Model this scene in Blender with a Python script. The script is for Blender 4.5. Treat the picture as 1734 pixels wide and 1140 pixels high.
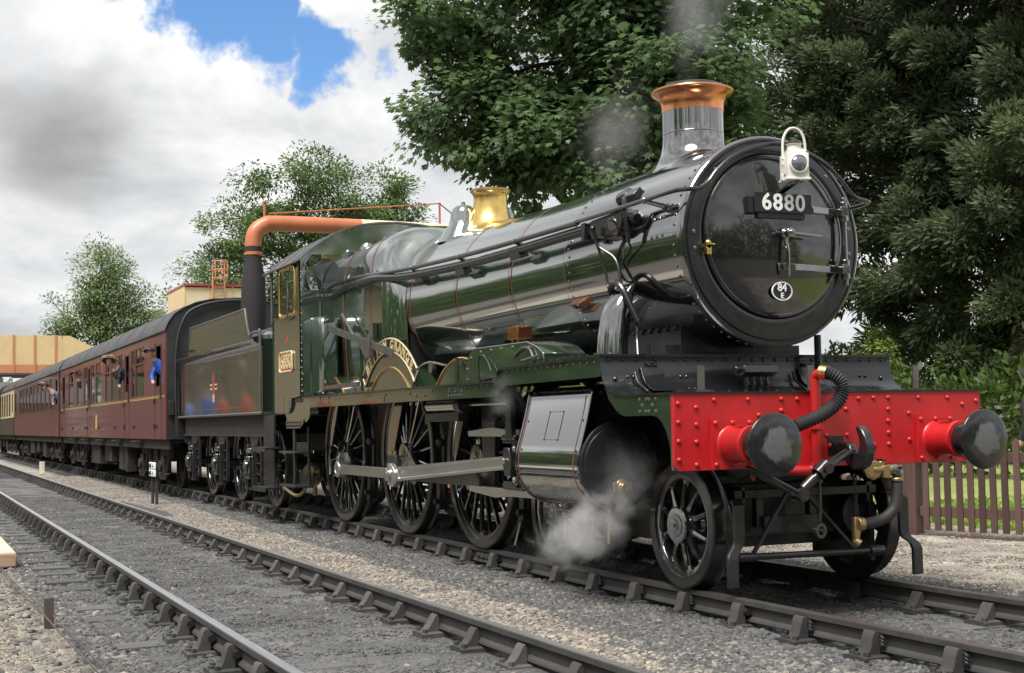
import bpy, bmesh, math, random
import numpy as np
from mathutils import Vector, Matrix, Euler
random.seed(7); RNG = np.random.default_rng(7)
PI = math.pi; rad = math.radians
for o in list(bpy.data.objects): bpy.data.objects.remove(o)
S = bpy.context.scene
COL = S.collection

# ------------------------------------------------------------------ camera
CAM_LOC = Vector((8.6582, -5.9949, 1.2343))
yaw, pit, rol = 2.7218, 0.0616, -0.0181
fw = Vector((math.cos(pit)*math.cos(yaw), math.cos(pit)*math.sin(yaw), math.sin(pit)))
rt = fw.cross(Vector((0, 0, 1))).normalized(); up = rt.cross(fw)
r2 = math.cos(rol)*rt + math.sin(rol)*up; u2 = -math.sin(rol)*rt + math.cos(rol)*up
cd = bpy.data.cameras.new('camera'); cam = bpy.data.objects.new('camera', cd); COL.objects.link(cam)
M3 = Matrix((r2, u2, -fw)).transposed()
cam.matrix_world = Matrix.Translation(CAM_LOC) @ M3.to_4x4()
cd.sensor_width = 36; cd.lens = 48.13; cd.clip_start = .1; cd.clip_end = 3000
S.camera = cam

# ------------------------------------------------------------------ sky, sun, exposure
SUN_EL, SUN_AZ = rad(60), rad(-55)          # azimuth of the sun in the xy plane
wd = bpy.data.worlds.new('World'); S.world = wd; wd.use_nodes = True
nt = wd.node_tree; nt.nodes.clear()
def N(t, **k):
    n = nt.nodes.new(t)
    for a, b in k.items():
        if a == 'i':
            for c, d in b.items(): n.inputs[c].default_value = d
        else: setattr(n, a, b)
    return n
def L(a, b): nt.links.new(a, b)
def math_(op, a, b=None, clamp=False):
    n = N('ShaderNodeMath', operation=op, use_clamp=clamp)
    for i, v in enumerate((a, b)):
        if v is None: continue
        if isinstance(v, (int, float)): n.inputs[i].default_value = v
        else: L(v, n.inputs[i])
    return n.outputs[0]
sky = N('ShaderNodeTexSky', sky_type='NISHITA', sun_disc=False, sun_elevation=SUN_EL, sun_rotation=rad(90)-SUN_AZ)
tc = N('ShaderNodeTexCoord'); sep = N('ShaderNodeSeparateXYZ'); L(tc.outputs['Generated'], sep.inputs[0])
zz = math_('ADD', math_('MAXIMUM', sep.outputs[2], 0.0), .42)
cb = N('ShaderNodeCombineXYZ'); L(math_('DIVIDE', sep.outputs[0], zz), cb.inputs[0]); L(math_('DIVIDE', sep.outputs[1], zz), cb.inputs[1])
n1 = N('ShaderNodeTexNoise', i={'Scale': 2.3, 'Detail': 10, 'Roughness': .55, 'Distortion': .2}); L(cb.outputs[0], n1.inputs['Vector'])
n2 = N('ShaderNodeTexNoise', i={'Scale': 2.7, 'Detail': 9, 'Roughness': .56, 'Distortion': .25})
off = N('ShaderNodeVectorMath', operation='ADD'); L(cb.outputs[0], off.inputs[0]); off.inputs[1].default_value = (5.3, 2.1, 0.7); L(off.outputs[0], n2.inputs['Vector'])
# broken cloud: a few torn gaps (one of them in view, others follow the noise)
wn = N('ShaderNodeTexNoise', i={'Scale': 9.0, 'Detail': 6, 'Roughness': .6}); L(tc.outputs['Generated'], wn.inputs['Vector'])
ws = N('ShaderNodeVectorMath', operation='SUBTRACT'); L(wn.outputs['Color'], ws.inputs[0]); ws.inputs[1].default_value = (.5, .5, .5)
wm = N('ShaderNodeVectorMath', operation='MULTIPLY_ADD'); L(ws.outputs[0], wm.inputs[0]); wm.inputs[1].default_value = (.16, .16, .16); L(tc.outputs['Generated'], wm.inputs[2])
wz = N('ShaderNodeVectorMath', operation='NORMALIZE'); L(wm.outputs[0], wz.inputs[0])
def lobe(d, w0, w1):
    d = Vector(d).normalized(); vm = N('ShaderNodeVectorMath', operation='DOT_PRODUCT'); L(wz.outputs[0], vm.inputs[0]); vm.inputs[1].default_value = d
    mr = N('ShaderNodeMapRange', i={'From Min': math.cos(w0), 'From Max': math.cos(w1)}); L(vm.outputs['Value'], mr.inputs[0]); return mr.outputs[0]
def pix(x, y): return fw + r2*((x-867)/2318.3) - u2*((y-570)/2318.3)
gap = math_('MAXIMUM', math_('MAXIMUM', lobe(pix(335, -20), rad(2.8), rad(.1)), lobe(pix(440, 38), rad(2.5), rad(.1))), lobe(pix(560, 86), rad(2.2), rad(.1)))
gap = math_('MAXIMUM', gap, lobe(pix(250, -90), rad(3.0), rad(.6)))
cov = math_('SUBTRACT', math_('ADD', n1.outputs[0], .20), math_('MULTIPLY', gap, .58))
covr = N('ShaderNodeMapRange', interpolation_type='SMOOTHSTEP', i={'From Min': .30, 'From Max': .64}); L(cov, covr.inputs[0])
shade = N('ShaderNodeValToRGB'); L(n2.outputs[0], shade.inputs[0])
e = shade.color_ramp.elements
e[0].position = .34; e[0].color = (3.2, 3.3, 3.45, 1); e[1].position = .64; e[1].color = (7.7, 7.6, 7.45, 1)
m = e.new(.48); m.color = (5.0, 5.1, 5.2, 1)
bl = N('ShaderNodeMix', data_type='RGBA', blend_type='MULTIPLY', i={0: 1.0}); L(sky.outputs[0], bl.inputs[6]); bl.inputs[7].default_value = (.62, .86, 1.12, 1)
mx = N('ShaderNodeMix', data_type='RGBA'); L(covr.outputs[0], mx.inputs[0]); L(bl.outputs[2], mx.inputs[6]); L(shade.outputs[0], mx.inputs[7])
bg = N('ShaderNodeBackground', i={'Strength': .105}); L(mx.outputs[2], bg.inputs[0])
wo = N('ShaderNodeOutputWorld'); L(bg.outputs[0], wo.inputs[0])
wd.cycles.sampling_method = 'MANUAL'; wd.cycles.sample_map_resolution = 1024
sl = bpy.data.lights.new('sun', 'SUN'); sl.energy = 3.9; sl.angle = rad(28); sl.color = (1, .97, .93)
sun = bpy.data.objects.new('sun', sl); COL.objects.link(sun)
sd = Vector((math.cos(SUN_EL)*math.cos(SUN_AZ), math.cos(SUN_EL)*math.sin(SUN_AZ), math.sin(SUN_EL)))
sun.rotation_euler = (-sd).to_track_quat('-Z', 'Y').to_euler(); sun.location = (0, -8, 20)
S.view_settings.view_transform = 'Standard'; S.view_settings.look = 'None'; S.view_settings.exposure = .62; S.view_settings.gamma = 1
S.view_settings.use_curve_mapping = False
S.render.engine = 'CYCLES'
S.cycles.max_bounces = 7; S.cycles.diffuse_bounces = 3; S.cycles.glossy_bounces = 4; S.cycles.transmission_bounces = 4; S.cycles.volume_bounces = 1
S.cycles.volume_step_rate = 1.5; S.cycles.volume_max_steps = 128; S.cycles.transparent_max_bounces = 8

# ------------------------------------------------------------------ materials
MT = {}
def pm(name, base, rough=.5, metal=0., coat=0., var=.15, scale=5., bump=0., bscale=60., rvar=.12, spec=.5, stretch=(1, 1, 1), dirt=None, dscale=1.5, damt=.5, trans=0., alpha=1., emit=None, orand=0.):
    m_ = bpy.data.materials.new(name); m_.use_nodes = True; MT[name] = m_
    t = m_.node_tree; b = t.nodes['Principled BSDF']
    def nn(ty, **k):
        n = t.nodes.new(ty)
        for a, c in k.items():
            if a == 'i':
                for q, d in c.items(): n.inputs[q].default_value = d
            else: setattr(n, a, c)
        return n
    b.inputs['Roughness'].default_value = rough; b.inputs['Metallic'].default_value = metal
    b.inputs['Coat Weight'].default_value = coat; b.inputs['Coat Roughness'].default_value = .05; b.inputs['Coat IOR'].default_value = {'green': 3.5, 'black_gloss': 2.8, 'green_side': 1.8, 'green_panel': 2.2, 'casing_paint': 4.2, 'door_paint': 1.65, 'wheel_black': 2.2}.get(name, 1.75) if coat >= .9 else 1.5
    b.inputs['Specular IOR Level'].default_value = spec
    if trans: b.inputs['Transmission Weight'].default_value = trans
    if alpha < 1: b.inputs['Alpha'].default_value = alpha
    tcn = nn('ShaderNodeTexCoord'); mp = nn('ShaderNodeMapping'); mp.inputs['Scale'].default_value = stretch; t.links.new(tcn.outputs['Object'], mp.inputs[0])
    nz = nn('ShaderNodeTexNoise', i={'Scale': scale, 'Detail': 6, 'Roughness': .6}); t.links.new(mp.outputs[0], nz.inputs['Vector'])
    mixc = nn('ShaderNodeMix', data_type='RGBA'); t.links.new(nz.outputs[0], mixc.inputs[0])
    mixc.inputs[6].default_value = tuple(min(1, c*(1-var*1.6)) for c in base)+(1,); mixc.inputs[7].default_value = tuple(min(1, c*(1+var*1.6)) for c in base)+(1,)
    out = mixc.outputs[2]
    if dirt:
        n3 = nn('ShaderNodeTexNoise', i={'Scale': dscale, 'Detail': 8, 'Roughness': .65}); t.links.new(mp.outputs[0], n3.inputs['Vector'])
        mr = nn('ShaderNodeMapRange', i={'From Min': .45, 'From Max': .7, 'To Max': damt}); t.links.new(n3.outputs[0], mr.inputs[0])
        mx2 = nn('ShaderNodeMix', data_type='RGBA'); t.links.new(mr.outputs[0], mx2.inputs[0]); t.links.new(out, mx2.inputs[6]); mx2.inputs[7].default_value = tuple(dirt)+(1,); out = mx2.outputs[2]
    if orand:
        oi = nn('ShaderNodeObjectInfo'); mo = nn('ShaderNodeMapRange', i={'To Min': 1-orand, 'To Max': 1+orand}); t.links.new(oi.outputs['Random'], mo.inputs[0]); mx3 = nn('ShaderNodeMix', data_type='RGBA', blend_type='MULTIPLY', i={0: 1.0}); t.links.new(out, mx3.inputs[6]); t.links.new(mo.outputs[0], mx3.inputs[7]); out = mx3.outputs[2]
    t.links.new(out, b.inputs['Base Color'])
    if rvar:
        rr = nn('ShaderNodeMapRange', i={'To Min': max(.02, rough-rvar), 'To Max': min(1, rough+rvar)}); t.links.new(nz.outputs[0], rr.inputs[0]); t.links.new(rr.outputs[0], b.inputs['Roughness'])
    if bump:
        nb = nn('ShaderNodeTexNoise', i={'Scale': bscale, 'Detail': 5, 'Roughness': .6}); t.links.new(mp.outputs[0], nb.inputs['Vector'])
        bp = nn('ShaderNodeBump', i={'Strength': bump, 'Distance': .02}); t.links.new(nb.outputs[0], bp.inputs['Height']); t.links.new(bp.outputs[0], b.inputs['Normal'])
    return m_
pm('green', (.017, .034, .020), .22, coat=1., var=.06, rvar=.03, bump=.012, bscale=3)
pm('green_side', (.019, .033, .020), .20, coat=1., var=.06, rvar=.04, bump=.012, bscale=2.2)
pm('green_panel', (.015, .032, .018), .2, coat=1., var=.06, rvar=.04, bump=.02, bscale=2.2)
pm('black_gloss', (.006, .0065, .0075), .16, coat=1., var=.1, rvar=.03, bump=.01, bscale=3)
pm('casing_paint', (.010, .011, .012), .2, coat=1., var=.1, rvar=.03, bump=.012, bscale=3)
pm('door_paint', (.006, .0062, .007), .2, coat=1., var=.1, rvar=.03, bump=.008, bscale=4)
pm('black_satin', (.012, .0125, .014), .27, coat=.35, var=.2, rvar=.06, bump=.02, bscale=12)
pm('black_frame', (.014, .0145, .016), .42, coat=.15, var=.3, rvar=.12, bump=.06, bscale=30, dirt=(.05, .042, .035), dscale=3, damt=.35)
pm('wheel_black', (.009, .0095, .010), .16, coat=1., var=.25, rvar=.07, dirt=(.02, .019, .018), dscale=4, damt=.3)
pm('tyre_black', (.012, .0125, .0135), .30, coat=.4, var=.25, rvar=.08)
pm('tread', (.11, .105, .10), .22, metal=.85, var=.25, rvar=.1)
pm('steel', (.60, .59, .58), .34, metal=1., var=.12, rvar=.08, bump=.02, bscale=40, stretch=(.4, 1, 3))
pm('steel_bright', (.66, .65, .62), .2, metal=1., var=.08, rvar=.06)
pm('steel_dull', (.17, .16, .15), .45, metal=.8, var=.25, rvar=.12, bump=.04)
pm('brown_frame', (.085, .06, .05), .5, var=.25, rvar=.12, bump=.05, bscale=25)
pm('beam_red', (.47, .011, .014), .42, coat=.15, var=.10, rvar=.1, bump=.05, bscale=10, dirt=(.20, .014, .014), dscale=4.5, damt=.55, stretch=(1, 1, .35))
pm('copper', (.80, .33, .15), .24, metal=1., var=.12, scale=9, rvar=.08, dirt=(.35, .14, .07), dscale=5, damt=.4)
pm('brass', (.83, .58, .20), .27, metal=1., var=.1, rvar=.07, dirt=(.5, .33, .1), dscale=4, damt=.35)
pm('plate_brass', (.86, .70, .40), .38, metal=.55, var=.08)
pm('brass_old', (.42, .30, .15), .4, metal=.9, var=.2, rvar=.1)
pm('lining', (.17, .065, .04), .35, var=.1)
pm('white_paint', (.74, .72, .66), .42, var=.08, dirt=(.5, .46, .38), dscale=9, damt=.4)
pm('white_plate', (.82, .82, .8), .4, var=.03)
pm('plate_black', (.012, .012, .013), .35, var=.2, bump=.05, bscale=80)
pm('rubber', (.026, .027, .029), .55, var=.2, rvar=.1, bump=.05, bscale=70)
pm('canvas_hose', (.030, .027, .025), .6, var=.25, bump=.1, bscale=120)
pm('lens_glass', (.10, .105, .12), .06, coat=1., var=.2)
pm('plate_red', (.30, .05, .045), .4, var=.1)
pm('maroon', (.125, .030, .037), .38, coat=.25, var=.12, rvar=.1, bump=.05, bscale=3.5, dirt=(.075, .05, .045), dscale=1.4, damt=.6, stretch=(1.6, 1, .35))
pm('maroon_dark', (.085, .024, .030), .38, coat=.25, var=.15, rvar=.08, dirt=(.06, .045, .04), dscale=1.4, damt=.6, stretch=(1.6, 1, .35))
pm('coach_cream', (.62, .52, .30), .4, var=.1, dirt=(.3, .25, .16), dscale=1.2, damt=.4)
pm('coach_brown', (.045, .03, .024), .4, var=.2)
pm('coach_black', (.022, .023, .026), .5, var=.3, dirt=(.05, .045, .042), dscale=2, damt=.5)
pm('roof_grey', (.06, .06, .063), .7, var=.25, bump=.1, bscale=25, dirt=(.12, .115, .11), dscale=2.5, damt=.5, stretch=(1, .4, 1))
pm('underframe', (.026, .022, .020), .75, var=.35, bump=.15, bscale=30, dirt=(.06, .048, .04), dscale=5, damt=.5)
pm('yellow_line', (.5, .36, .09), .5, var=.15)
pm('rubber_black', (.012, .012, .012), .7, var=.2)
pm('interior', (.05, .035, .025), .6, var=.3)
pm('window_frame', (.10, .05, .045), .4, var=.1)
pm('coal', (.012, .012, .013), .45, var=.3, bump=.3, bscale=40)
pm('rail_side', (.056, .054, .053), .62, metal=.2, var=.3, scale=8, rvar=.12, bump=.1, bscale=40, dirt=(.085, .072, .062), dscale=3, damt=.35)
pm('rail_top', (.62, .61, .59), .38, metal=1., var=.12, rvar=.08, stretch=(.3, 8, 1))
pm('rail_top_dull', (.22, .19, .165), .45, metal=.85, var=.25, rvar=.1, stretch=(.3, 6, 1), dirt=(.13, .08, .055), dscale=2.5, damt=.6)
pm('chair_iron', (.065, .063, .062), .62, orand=.3, metal=.2, var=.3, bump=.15, bscale=35, dirt=(.09, .07, .055), dscale=5, damt=.5)
pm('key_steel', (.022, .021, .02), .5, metal=.3, var=.3)
pm('sleeper', (.090, .089, .090), .75, orand=.3, var=.3, scale=9, bump=.3, bscale=30, stretch=(6, .6, 3), dirt=(.045, .042, .04), dscale=3, damt=.6)
pm('fence_wood', (.075, .042, .035), .6, orand=.35, var=.25, bump=.15, bscale=30, stretch=(4, 4, .4), dirt=(.12, .08, .065), dscale=3, damt=.4)
pm('concrete', (.52, .46, .37), .8, var=.15, bump=.15, bscale=25, dirt=(.3, .25, .19), dscale=4, damt=.5)
pm('old_timber', (.40, .27, .19), .8, var=.3, bump=.3, bscale=20, stretch=(1, 1, 6))
pm('crane_orange', (.50, .165, .07), .42, coat=.1, var=.12, dirt=(.36, .13, .07), dscale=3, damt=.5)
pm('cream_paint', (.72, .54, .29), .55, var=.06, dirt=(.5, .36, .2), dscale=1.2, damt=.35)
pm('cream_pale', (.70, .60, .42), .55, var=.06, dirt=(.5, .40, .27), dscale=1.2, damt=.35)
pm('salmon_paint', (.56, .24, .12), .55, var=.08, dirt=(.4, .17, .09), dscale=1.5, damt=.4)
pm('slate', (.075, .075, .08), .7, var=.25, bump=.1)
pm('stone_wall', (.36, .285, .18), .85, var=.2, scale=3, bump=.25, bscale=14, dirt=(.25, .19, .115), dscale=2, damt=.5)
pm('dark_window', (.02, .022, .025), .08, coat=1., var=.1)
pm('bark', (.055, .043, .034), .85, var=.35, bump=.5, bscale=14, stretch=(3, 3, .5))
pm('skin', (.52, .30, .22), .5, var=.06)
pm('hair_dark', (.022, .017, .014), .55, var=.3, bump=.3, bscale=60)
pm('hair_fair', (.20, .14, .095), .6, var=.3, bump=.4, bscale=50)
pm('cloth_blue', (.025, .13, .55), .8, var=.15)
pm('cloth_navy', (.018, .022, .045), .8, var=.2)
pm('cloth_grey', (.22, .23, .26), .85, var=.2)
pm('cloth_dark', (.022, .02, .022), .85, var=.2)
pm('cloth_red', (.55, .07, .03), .8, var=.15)
pm('cloth_sky', (.16, .30, .62), .85, var=.15)
pm('cloth_tan', (.4, .30, .2), .85, var=.15)
def glass(name, tint, alpha):
    m_ = bpy.data.materials.new(name); m_.use_nodes = True; MT[name] = m_; t = m_.node_tree; t.nodes.clear()
    o_ = t.nodes.new('ShaderNodeOutputMaterial'); mix = t.nodes.new('ShaderNodeMixShader'); tr = t.nodes.new('ShaderNodeBsdfTransparent'); gl = t.nodes.new('ShaderNodeBsdfPrincipled')
    tr.inputs[0].default_value = tuple(tint)+(1,); gl.inputs['Base Color'].default_value = (.02, .025, .025, 1); gl.inputs['Roughness'].default_value = .03; gl.inputs['Coat Weight'].default_value = .6
    mix.inputs[0].default_value = alpha; t.links.new(tr.outputs[0], mix.inputs[1]); t.links.new(gl.outputs[0], mix.inputs[2]); t.links.new(mix.outputs[0], o_.inputs[0])
glass('cab_glass', (.85, .9, .88), .35); glass('coach_glass', (.5, .55, .55), .78)
def leafmat(name, c0, c1, rough=.45, trans=.35):
    m_ = bpy.data.materials.new(name); m_.use_nodes = True; MT[name] = m_; t = m_.node_tree; b = t.nodes['Principled BSDF']
    at_ = t.nodes.new('ShaderNodeAttribute'); at_.attribute_name = 'tint'; mix = t.nodes.new('ShaderNodeMix'); mix.data_type = 'RGBA'
    t.links.new(at_.outputs['Fac'], mix.inputs[0]); mix.inputs[6].default_value = tuple(c0)+(1,); mix.inputs[7].default_value = tuple(c1)+(1,)
    t.links.new(mix.outputs[2], b.inputs['Base Color']); b.inputs['Roughness'].default_value = rough; b.inputs['Specular IOR Level'].default_value = .4
    tl = t.nodes.new('ShaderNodeBsdfTranslucent'); t.links.new(mix.outputs[2], tl.inputs[0]); ms = t.nodes.new('ShaderNodeMixShader'); ms.inputs[0].default_value = trans
    t.links.new(b.outputs[0], ms.inputs[1]); t.links.new(tl.outputs[0], ms.inputs[2]); t.links.new(ms.outputs[0], t.nodes['Material Output'].inputs[0])
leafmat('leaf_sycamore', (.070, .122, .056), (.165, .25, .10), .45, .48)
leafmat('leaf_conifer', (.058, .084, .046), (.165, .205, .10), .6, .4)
leafmat('leaf_mid', (.065, .12, .038), (.17, .25, .075))
leafmat('leaf_ash', (.10, .155, .055), (.21, .28, .105))
leafmat('leaf_bright', (.16, .25, .05), (.32, .42, .10))
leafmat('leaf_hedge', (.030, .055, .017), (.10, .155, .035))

# ------------------------------------------------------------------ mesh helpers
OFF = {}
class MB:
    def __init__(s): s.v = []; s.f = []
    def add(s, vs, fs):
        o = len(s.v); s.v += [tuple(p) for p in vs]; s.f += [tuple(i+o for i in f) for f in fs]; return s
    def bx(s, x0, x1, y0, y1, z0, z1):
        return s.add([(x0,y0,z0),(x1,y0,z0),(x1,y1,z0),(x0,y1,z0),(x0,y0,z1),(x1,y0,z1),(x1,y1,z1),(x0,y1,z1)],
                     [(0,3,2,1),(4,5,6,7),(0,1,5,4),(1,2,6,5),(2,3,7,6),(3,0,4,7)])
    def obx(s, c, sz, rot=(0,0,0)):
        R = Euler(rot).to_matrix(); h = Vector(sz)/2; c = Vector(c)
        vs = [c + R @ Vector((a*h.x, b*h.y, d*h.z)) for d in (-1,1) for a, b in ((-1,-1),(1,-1),(1,1),(-1,1))]
        return s.add(vs, [(0,3,2,1),(4,5,6,7),(0,1,5,4),(1,2,6,5),(2,3,7,6),(3,0,4,7)])
    def beam(s, p, q, w, h, upv=(0,0,1)):
        p = Vector(p); q = Vector(q); d = (q-p).normalized(); r = d.cross(Vector(upv))
        if r.length < 1e-5: r = d.cross(Vector((1,0,0)))
        r.normalize(); u = r.cross(d); vs = []
        for e_ in (p, q):
            for a, b in ((-1,-1),(1,-1),(1,1),(-1,1)): vs.append(e_ + r*a*w/2 + u*b*h/2)
        return s.add(vs, [(0,3,2,1),(4,5,6,7),(0,1,5,4),(1,2,6,5),(2,3,7,6),(3,0,4,7)])
    def prism(s, poly, ax, a, b):
        n = len(poly)
        def P(t, k):
            return {'x': (k, t[0], t[1]), 'y': (t[0], k, t[1]), 'z': (t[0], t[1], k)}[ax]
        vs = [P(t, a) for t in poly]+[P(t, b) for t in poly]
        return s.add(vs, [tuple(range(n))[::-1], tuple(range(n, 2*n))]+[(i, (i+1) % n, n+(i+1) % n, n+i) for i in range(n)])
    def strip(s, poly, ax, a, b, closed=False):
        n = len(poly)
        def P(t, k):
            return {'x': (k, t[0], t[1]), 'y': (t[0], k, t[1]), 'z': (t[0], t[1], k)}[ax]
        return s.add([P(t, a) for t in poly]+[P(t, b) for t in poly], [(i, (i+1) % n, n+(i+1) % n, n+i) for i in range(n if closed else n-1)])
    def sheet(s, poly, th, ax, a, b):          # thin bent plate: polyline offset by th
        pts = [Vector((p[0], p[1])) for p in poly]; nrm = []
        for i in range(len(pts)):
            d = (pts[min(i+1, len(pts)-1)]-pts[max(i-1, 0)]).normalized(); nrm.append(Vector((-d.y, d.x)))
        return s.prism([tuple(p) for p in pts]+[tuple(p+n_*th) for p, n_ in list(zip(pts, nrm))[::-1]], ax, a, b) if False else s._sheet(pts, nrm, th, ax, a, b)
    def _sheet(s, pts, nrm, th, ax, a, b):
        n = len(pts); ring = pts+[p+q*th for p, q in zip(pts, nrm)][::-1]
        def P(t, k):
            return {'x': (k, t[0], t[1]), 'y': (t[0], k, t[1]), 'z': (t[0], t[1], k)}[ax]
        m_ = 2*n; vs = [P(t, a) for t in ring]+[P(t, b) for t in ring]
        fs = [(i, (i+1) % m_, m_+(i+1) % m_, m_+i) for i in range(m_)]
        for i in range(n-1):
            j = m_-1-i; fs.append((i, i+1, j-1, j)); fs.append((m_+i, m_+j, m_+j-1, m_+i+1))
        return s.add(vs, fs)
    def cyl(s, p, q, r0, r1=None, n=16, caps=True):
        r1 = r0 if r1 is None else r1; p = Vector(p); q = Vector(q); d = (q-p).normalized()
        a = d.orthogonal().normalized(); b = d.cross(a); vs = []
        for e_, r in ((p, r0), (q, r1)):
            for i in range(n): t = 2*PI*i/n; vs.append(e_+a*math.cos(t)*r+b*math.sin(t)*r)
        fs = [(i, (i+1) % n, n+(i+1) % n, n+i) for i in range(n)]
        if caps: fs += [tuple(range(n))[::-1], tuple(range(n, 2*n))]
        return s.add(vs, fs)
    def tube(s, pts, r, n=8, caps=True, closed=False, smooth=0):
        pts = [Vector(p) for p in pts]
        if smooth: pts = crom(pts, smooth)
        k = len(pts); rr = r if isinstance(r, (list, tuple)) else [r]*k
        if len(rr) != k: rr = [rr[0]+(rr[-1]-rr[0])*i/(k-1) for i in range(k)]
        t0 = (pts[1]-pts[0]).normalized(); a = t0.orthogonal().normalized(); vs = []
        for i, p in enumerate(pts):
            t = ((pts[(i+1) % k] if closed else pts[min(i+1, k-1)])-(pts[i-1] if (closed or i) else pts[0])).normalized()
            a = (a-t*a.dot(t)).normalized(); b = t.cross(a)
            for j in range(n): q = 2*PI*j/n; vs.append(p+(a*math.cos(q)+b*math.sin(q))*rr[i])
        fs = []
        for i in range(k if closed else k-1):
            o = i*n; o2 = ((i+1) % k)*n
            for j in range(n): fs.append((o+j, o+(j+1) % n, o2+(j+1) % n, o2+j))
        if caps and not closed: fs += [tuple(range(n))[::-1], tuple(range((k-1)*n, k*n))]
        return s.add(vs, fs)
    def lathe(s, c, ax, prof, n=32, closed=False, a0=0., a1=2*PI):
        c = Vector(c); ax = Vector(ax).normalized(); a = Vector((0,0,1)) if abs(ax.z) < .9 else Vector((1,0,0)); a = (a-ax*a.dot(ax)).normalized(); b = ax.cross(a)
        full = abs(a1-a0-2*PI) < 1e-6; m_ = n if full else n+1; vs = []; k = len(prof)
        for i in range(m_):
            t = a0+(a1-a0)*i/n; d = a*math.cos(t)+b*math.sin(t)
            for r, h in prof: vs.append(c+d*r+ax*h)
        fs = []
        for i in range(n):
            j = (i+1) % m_
            for q in range(k if closed else k-1):
                w = (q+1) % k
                f = []
                for idx in (i*k+q, i*k+w, j*k+w, j*k+q): f.append(idx)
                fs.append(tuple(f))
        return s.add(vs, fs)
    def dome(s, p, nrm, r, h=None, n=8):
        h = r*.75 if h is None else h; p = Vector(p); d = Vector(nrm).normalized(); a = d.orthogonal().normalized(); b = d.cross(a); vs = []
        for k_, (cr, ch) in enumerate(((1, -.15), (.9, .45), (.5, .87))):
            for i in range(n): t = 2*PI*i/n; vs.append(p+(a*math.cos(t)+b*math.sin(t))*r*cr+d*h*ch)
        vs.append(p+d*h); fs = []
        for k_ in range(2):
            for i in range(n): fs.append((k_*n+i, k_*n+(i+1) % n, (k_+1)*n+(i+1) % n, (k_+1)*n+i))
        fs += [(2*n+i, 2*n+(i+1) % n, 3*n) for i in range(n)]
        return s.add(vs, fs)
    def loft(s, rings, closed=True, caps=False):
        n = len(rings[0]); vs = [p for r in rings for p in r]; fs = []
        for i in range(len(rings)-1):
            for j in range(n if closed else n-1): fs.append((i*n+j, i*n+(j+1) % n, (i+1)*n+(j+1) % n, (i+1)*n+j))
        if caps: fs += [tuple(range(n))[::-1], tuple(range((len(rings)-1)*n, len(rings)*n))]
        return s.add(vs, fs)
    def sphere(s, c, r, nu=12, nv=8, sc=(1,1,1)):
        vs = []; fs = []
        for i in range(nv+1):
            ph = PI*i/nv
            for j in range(nu): t = 2*PI*j/nu; vs.append((c[0]+r*sc[0]*math.sin(ph)*math.cos(t), c[1]+r*sc[1]*math.sin(ph)*math.sin(t), c[2]+r*sc[2]*math.cos(ph)))
        for i in range(nv):
            for j in range(nu): fs.append((i*nu+j, i*nu+(j+1) % nu, (i+1)*nu+(j+1) % nu, (i+1)*nu+j))
        return s.add(vs, fs)
    def mesh(s, name, mat, off=(0,0,0), smooth=35, recalc=True):
        me = bpy.data.meshes.new(name); me.from_pydata([(v[0]-off[0], v[1]-off[1], v[2]-off[2]) for v in s.v], [], s.f)
        if recalc:
            bm = bmesh.new(); bm.from_mesh(me); bmesh.ops.remove_doubles(bm, verts=bm.verts, dist=1e-6); bmesh.ops.recalc_face_normals(bm, faces=bm.faces); bm.to_mesh(me); bm.free()
        if smooth:
            me.polygons.foreach_set('use_smooth', [True]*len(me.polygons)); me.set_sharp_from_angle(angle=rad(smooth))
        for q in (mat if isinstance(mat, (list, tuple)) else [mat]): me.materials.append(MT[q])
        me.update(); return me
    def build(s, name, mat, parent=None, smooth=35, bevel=0, kind=None, label=None):
        off_ = OFF.get(parent.name, (0,0,0)) if parent else (0,0,0)
        o = bpy.data.objects.new(name, s.mesh(name, mat, off_, smooth)); COL.objects.link(o)
        if parent: o.parent = parent; OFF[o.name] = off_
        if bevel:
            b = o.modifiers.new('bevel', 'BEVEL'); b.width = bevel; b.segments = 2; b.limit_method = 'ANGLE'; b.angle_limit = rad(40); b.harden_normals = False
        if kind: o['kind'] = kind
        if label: o['label'] = label
        return o
def crom(pts, k):
    out = []; P = [pts[0]*2-pts[1]]+pts+[pts[-1]*2-pts[-2]]
    for i in range(1, len(P)-2):
        for j in range(k):
            t = j/k; a, b, c, d = P[i-1], P[i], P[i+1], P[i+2]
            out.append(.5*((2*b)+(c-a)*t+(2*a-5*b+4*c-d)*t*t+(3*b-a-3*c+d)*t**3))
    out.append(pts[-1]); return out
def arc(cx, cy, r, a0, a1, n, ry=None):
    ry = r if ry is None else ry
    return [(cx+r*math.cos(rad(a0+(a1-a0)*i/n)), cy+ry*math.sin(rad(a0+(a1-a0)*i/n))) for i in range(n+1)]
def tag(o, label, cat, group=None):
    o['label'] = label; o['category'] = cat
    if group: o['group'] = group
    return o
def thing(name, label, cat, loc=(0,0,0), rz=0, group=None):
    o = bpy.data.objects.new(name, None); COL.objects.link(o); o.location = loc; o.rotation_euler = (0,0,rz); o.empty_display_size = .2
    OFF[o.name] = tuple(loc); return tag(o, label, cat, group)
def struct(o): o['kind'] = 'structure'; return o
def inst(name, me, parent, loc, rot=(0,0,0), scale=None):
    o = bpy.data.objects.new(name, me); COL.objects.link(o); o.parent = parent; off_ = OFF.get(parent.name, (0,0,0))
    o.location = Vector(loc)-Vector(off_); o.rotation_euler = rot; OFF[o.name] = tuple(loc)
    if scale: o.scale = scale
    return o
def copy_tree(o, parent=None):
    c = o.copy(); COL.objects.link(c); OFF[c.name] = OFF.get(o.name, (0,0,0))
    if parent: c.parent = parent
    for ch in o.children: copy_tree(ch, c)
    return c
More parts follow.
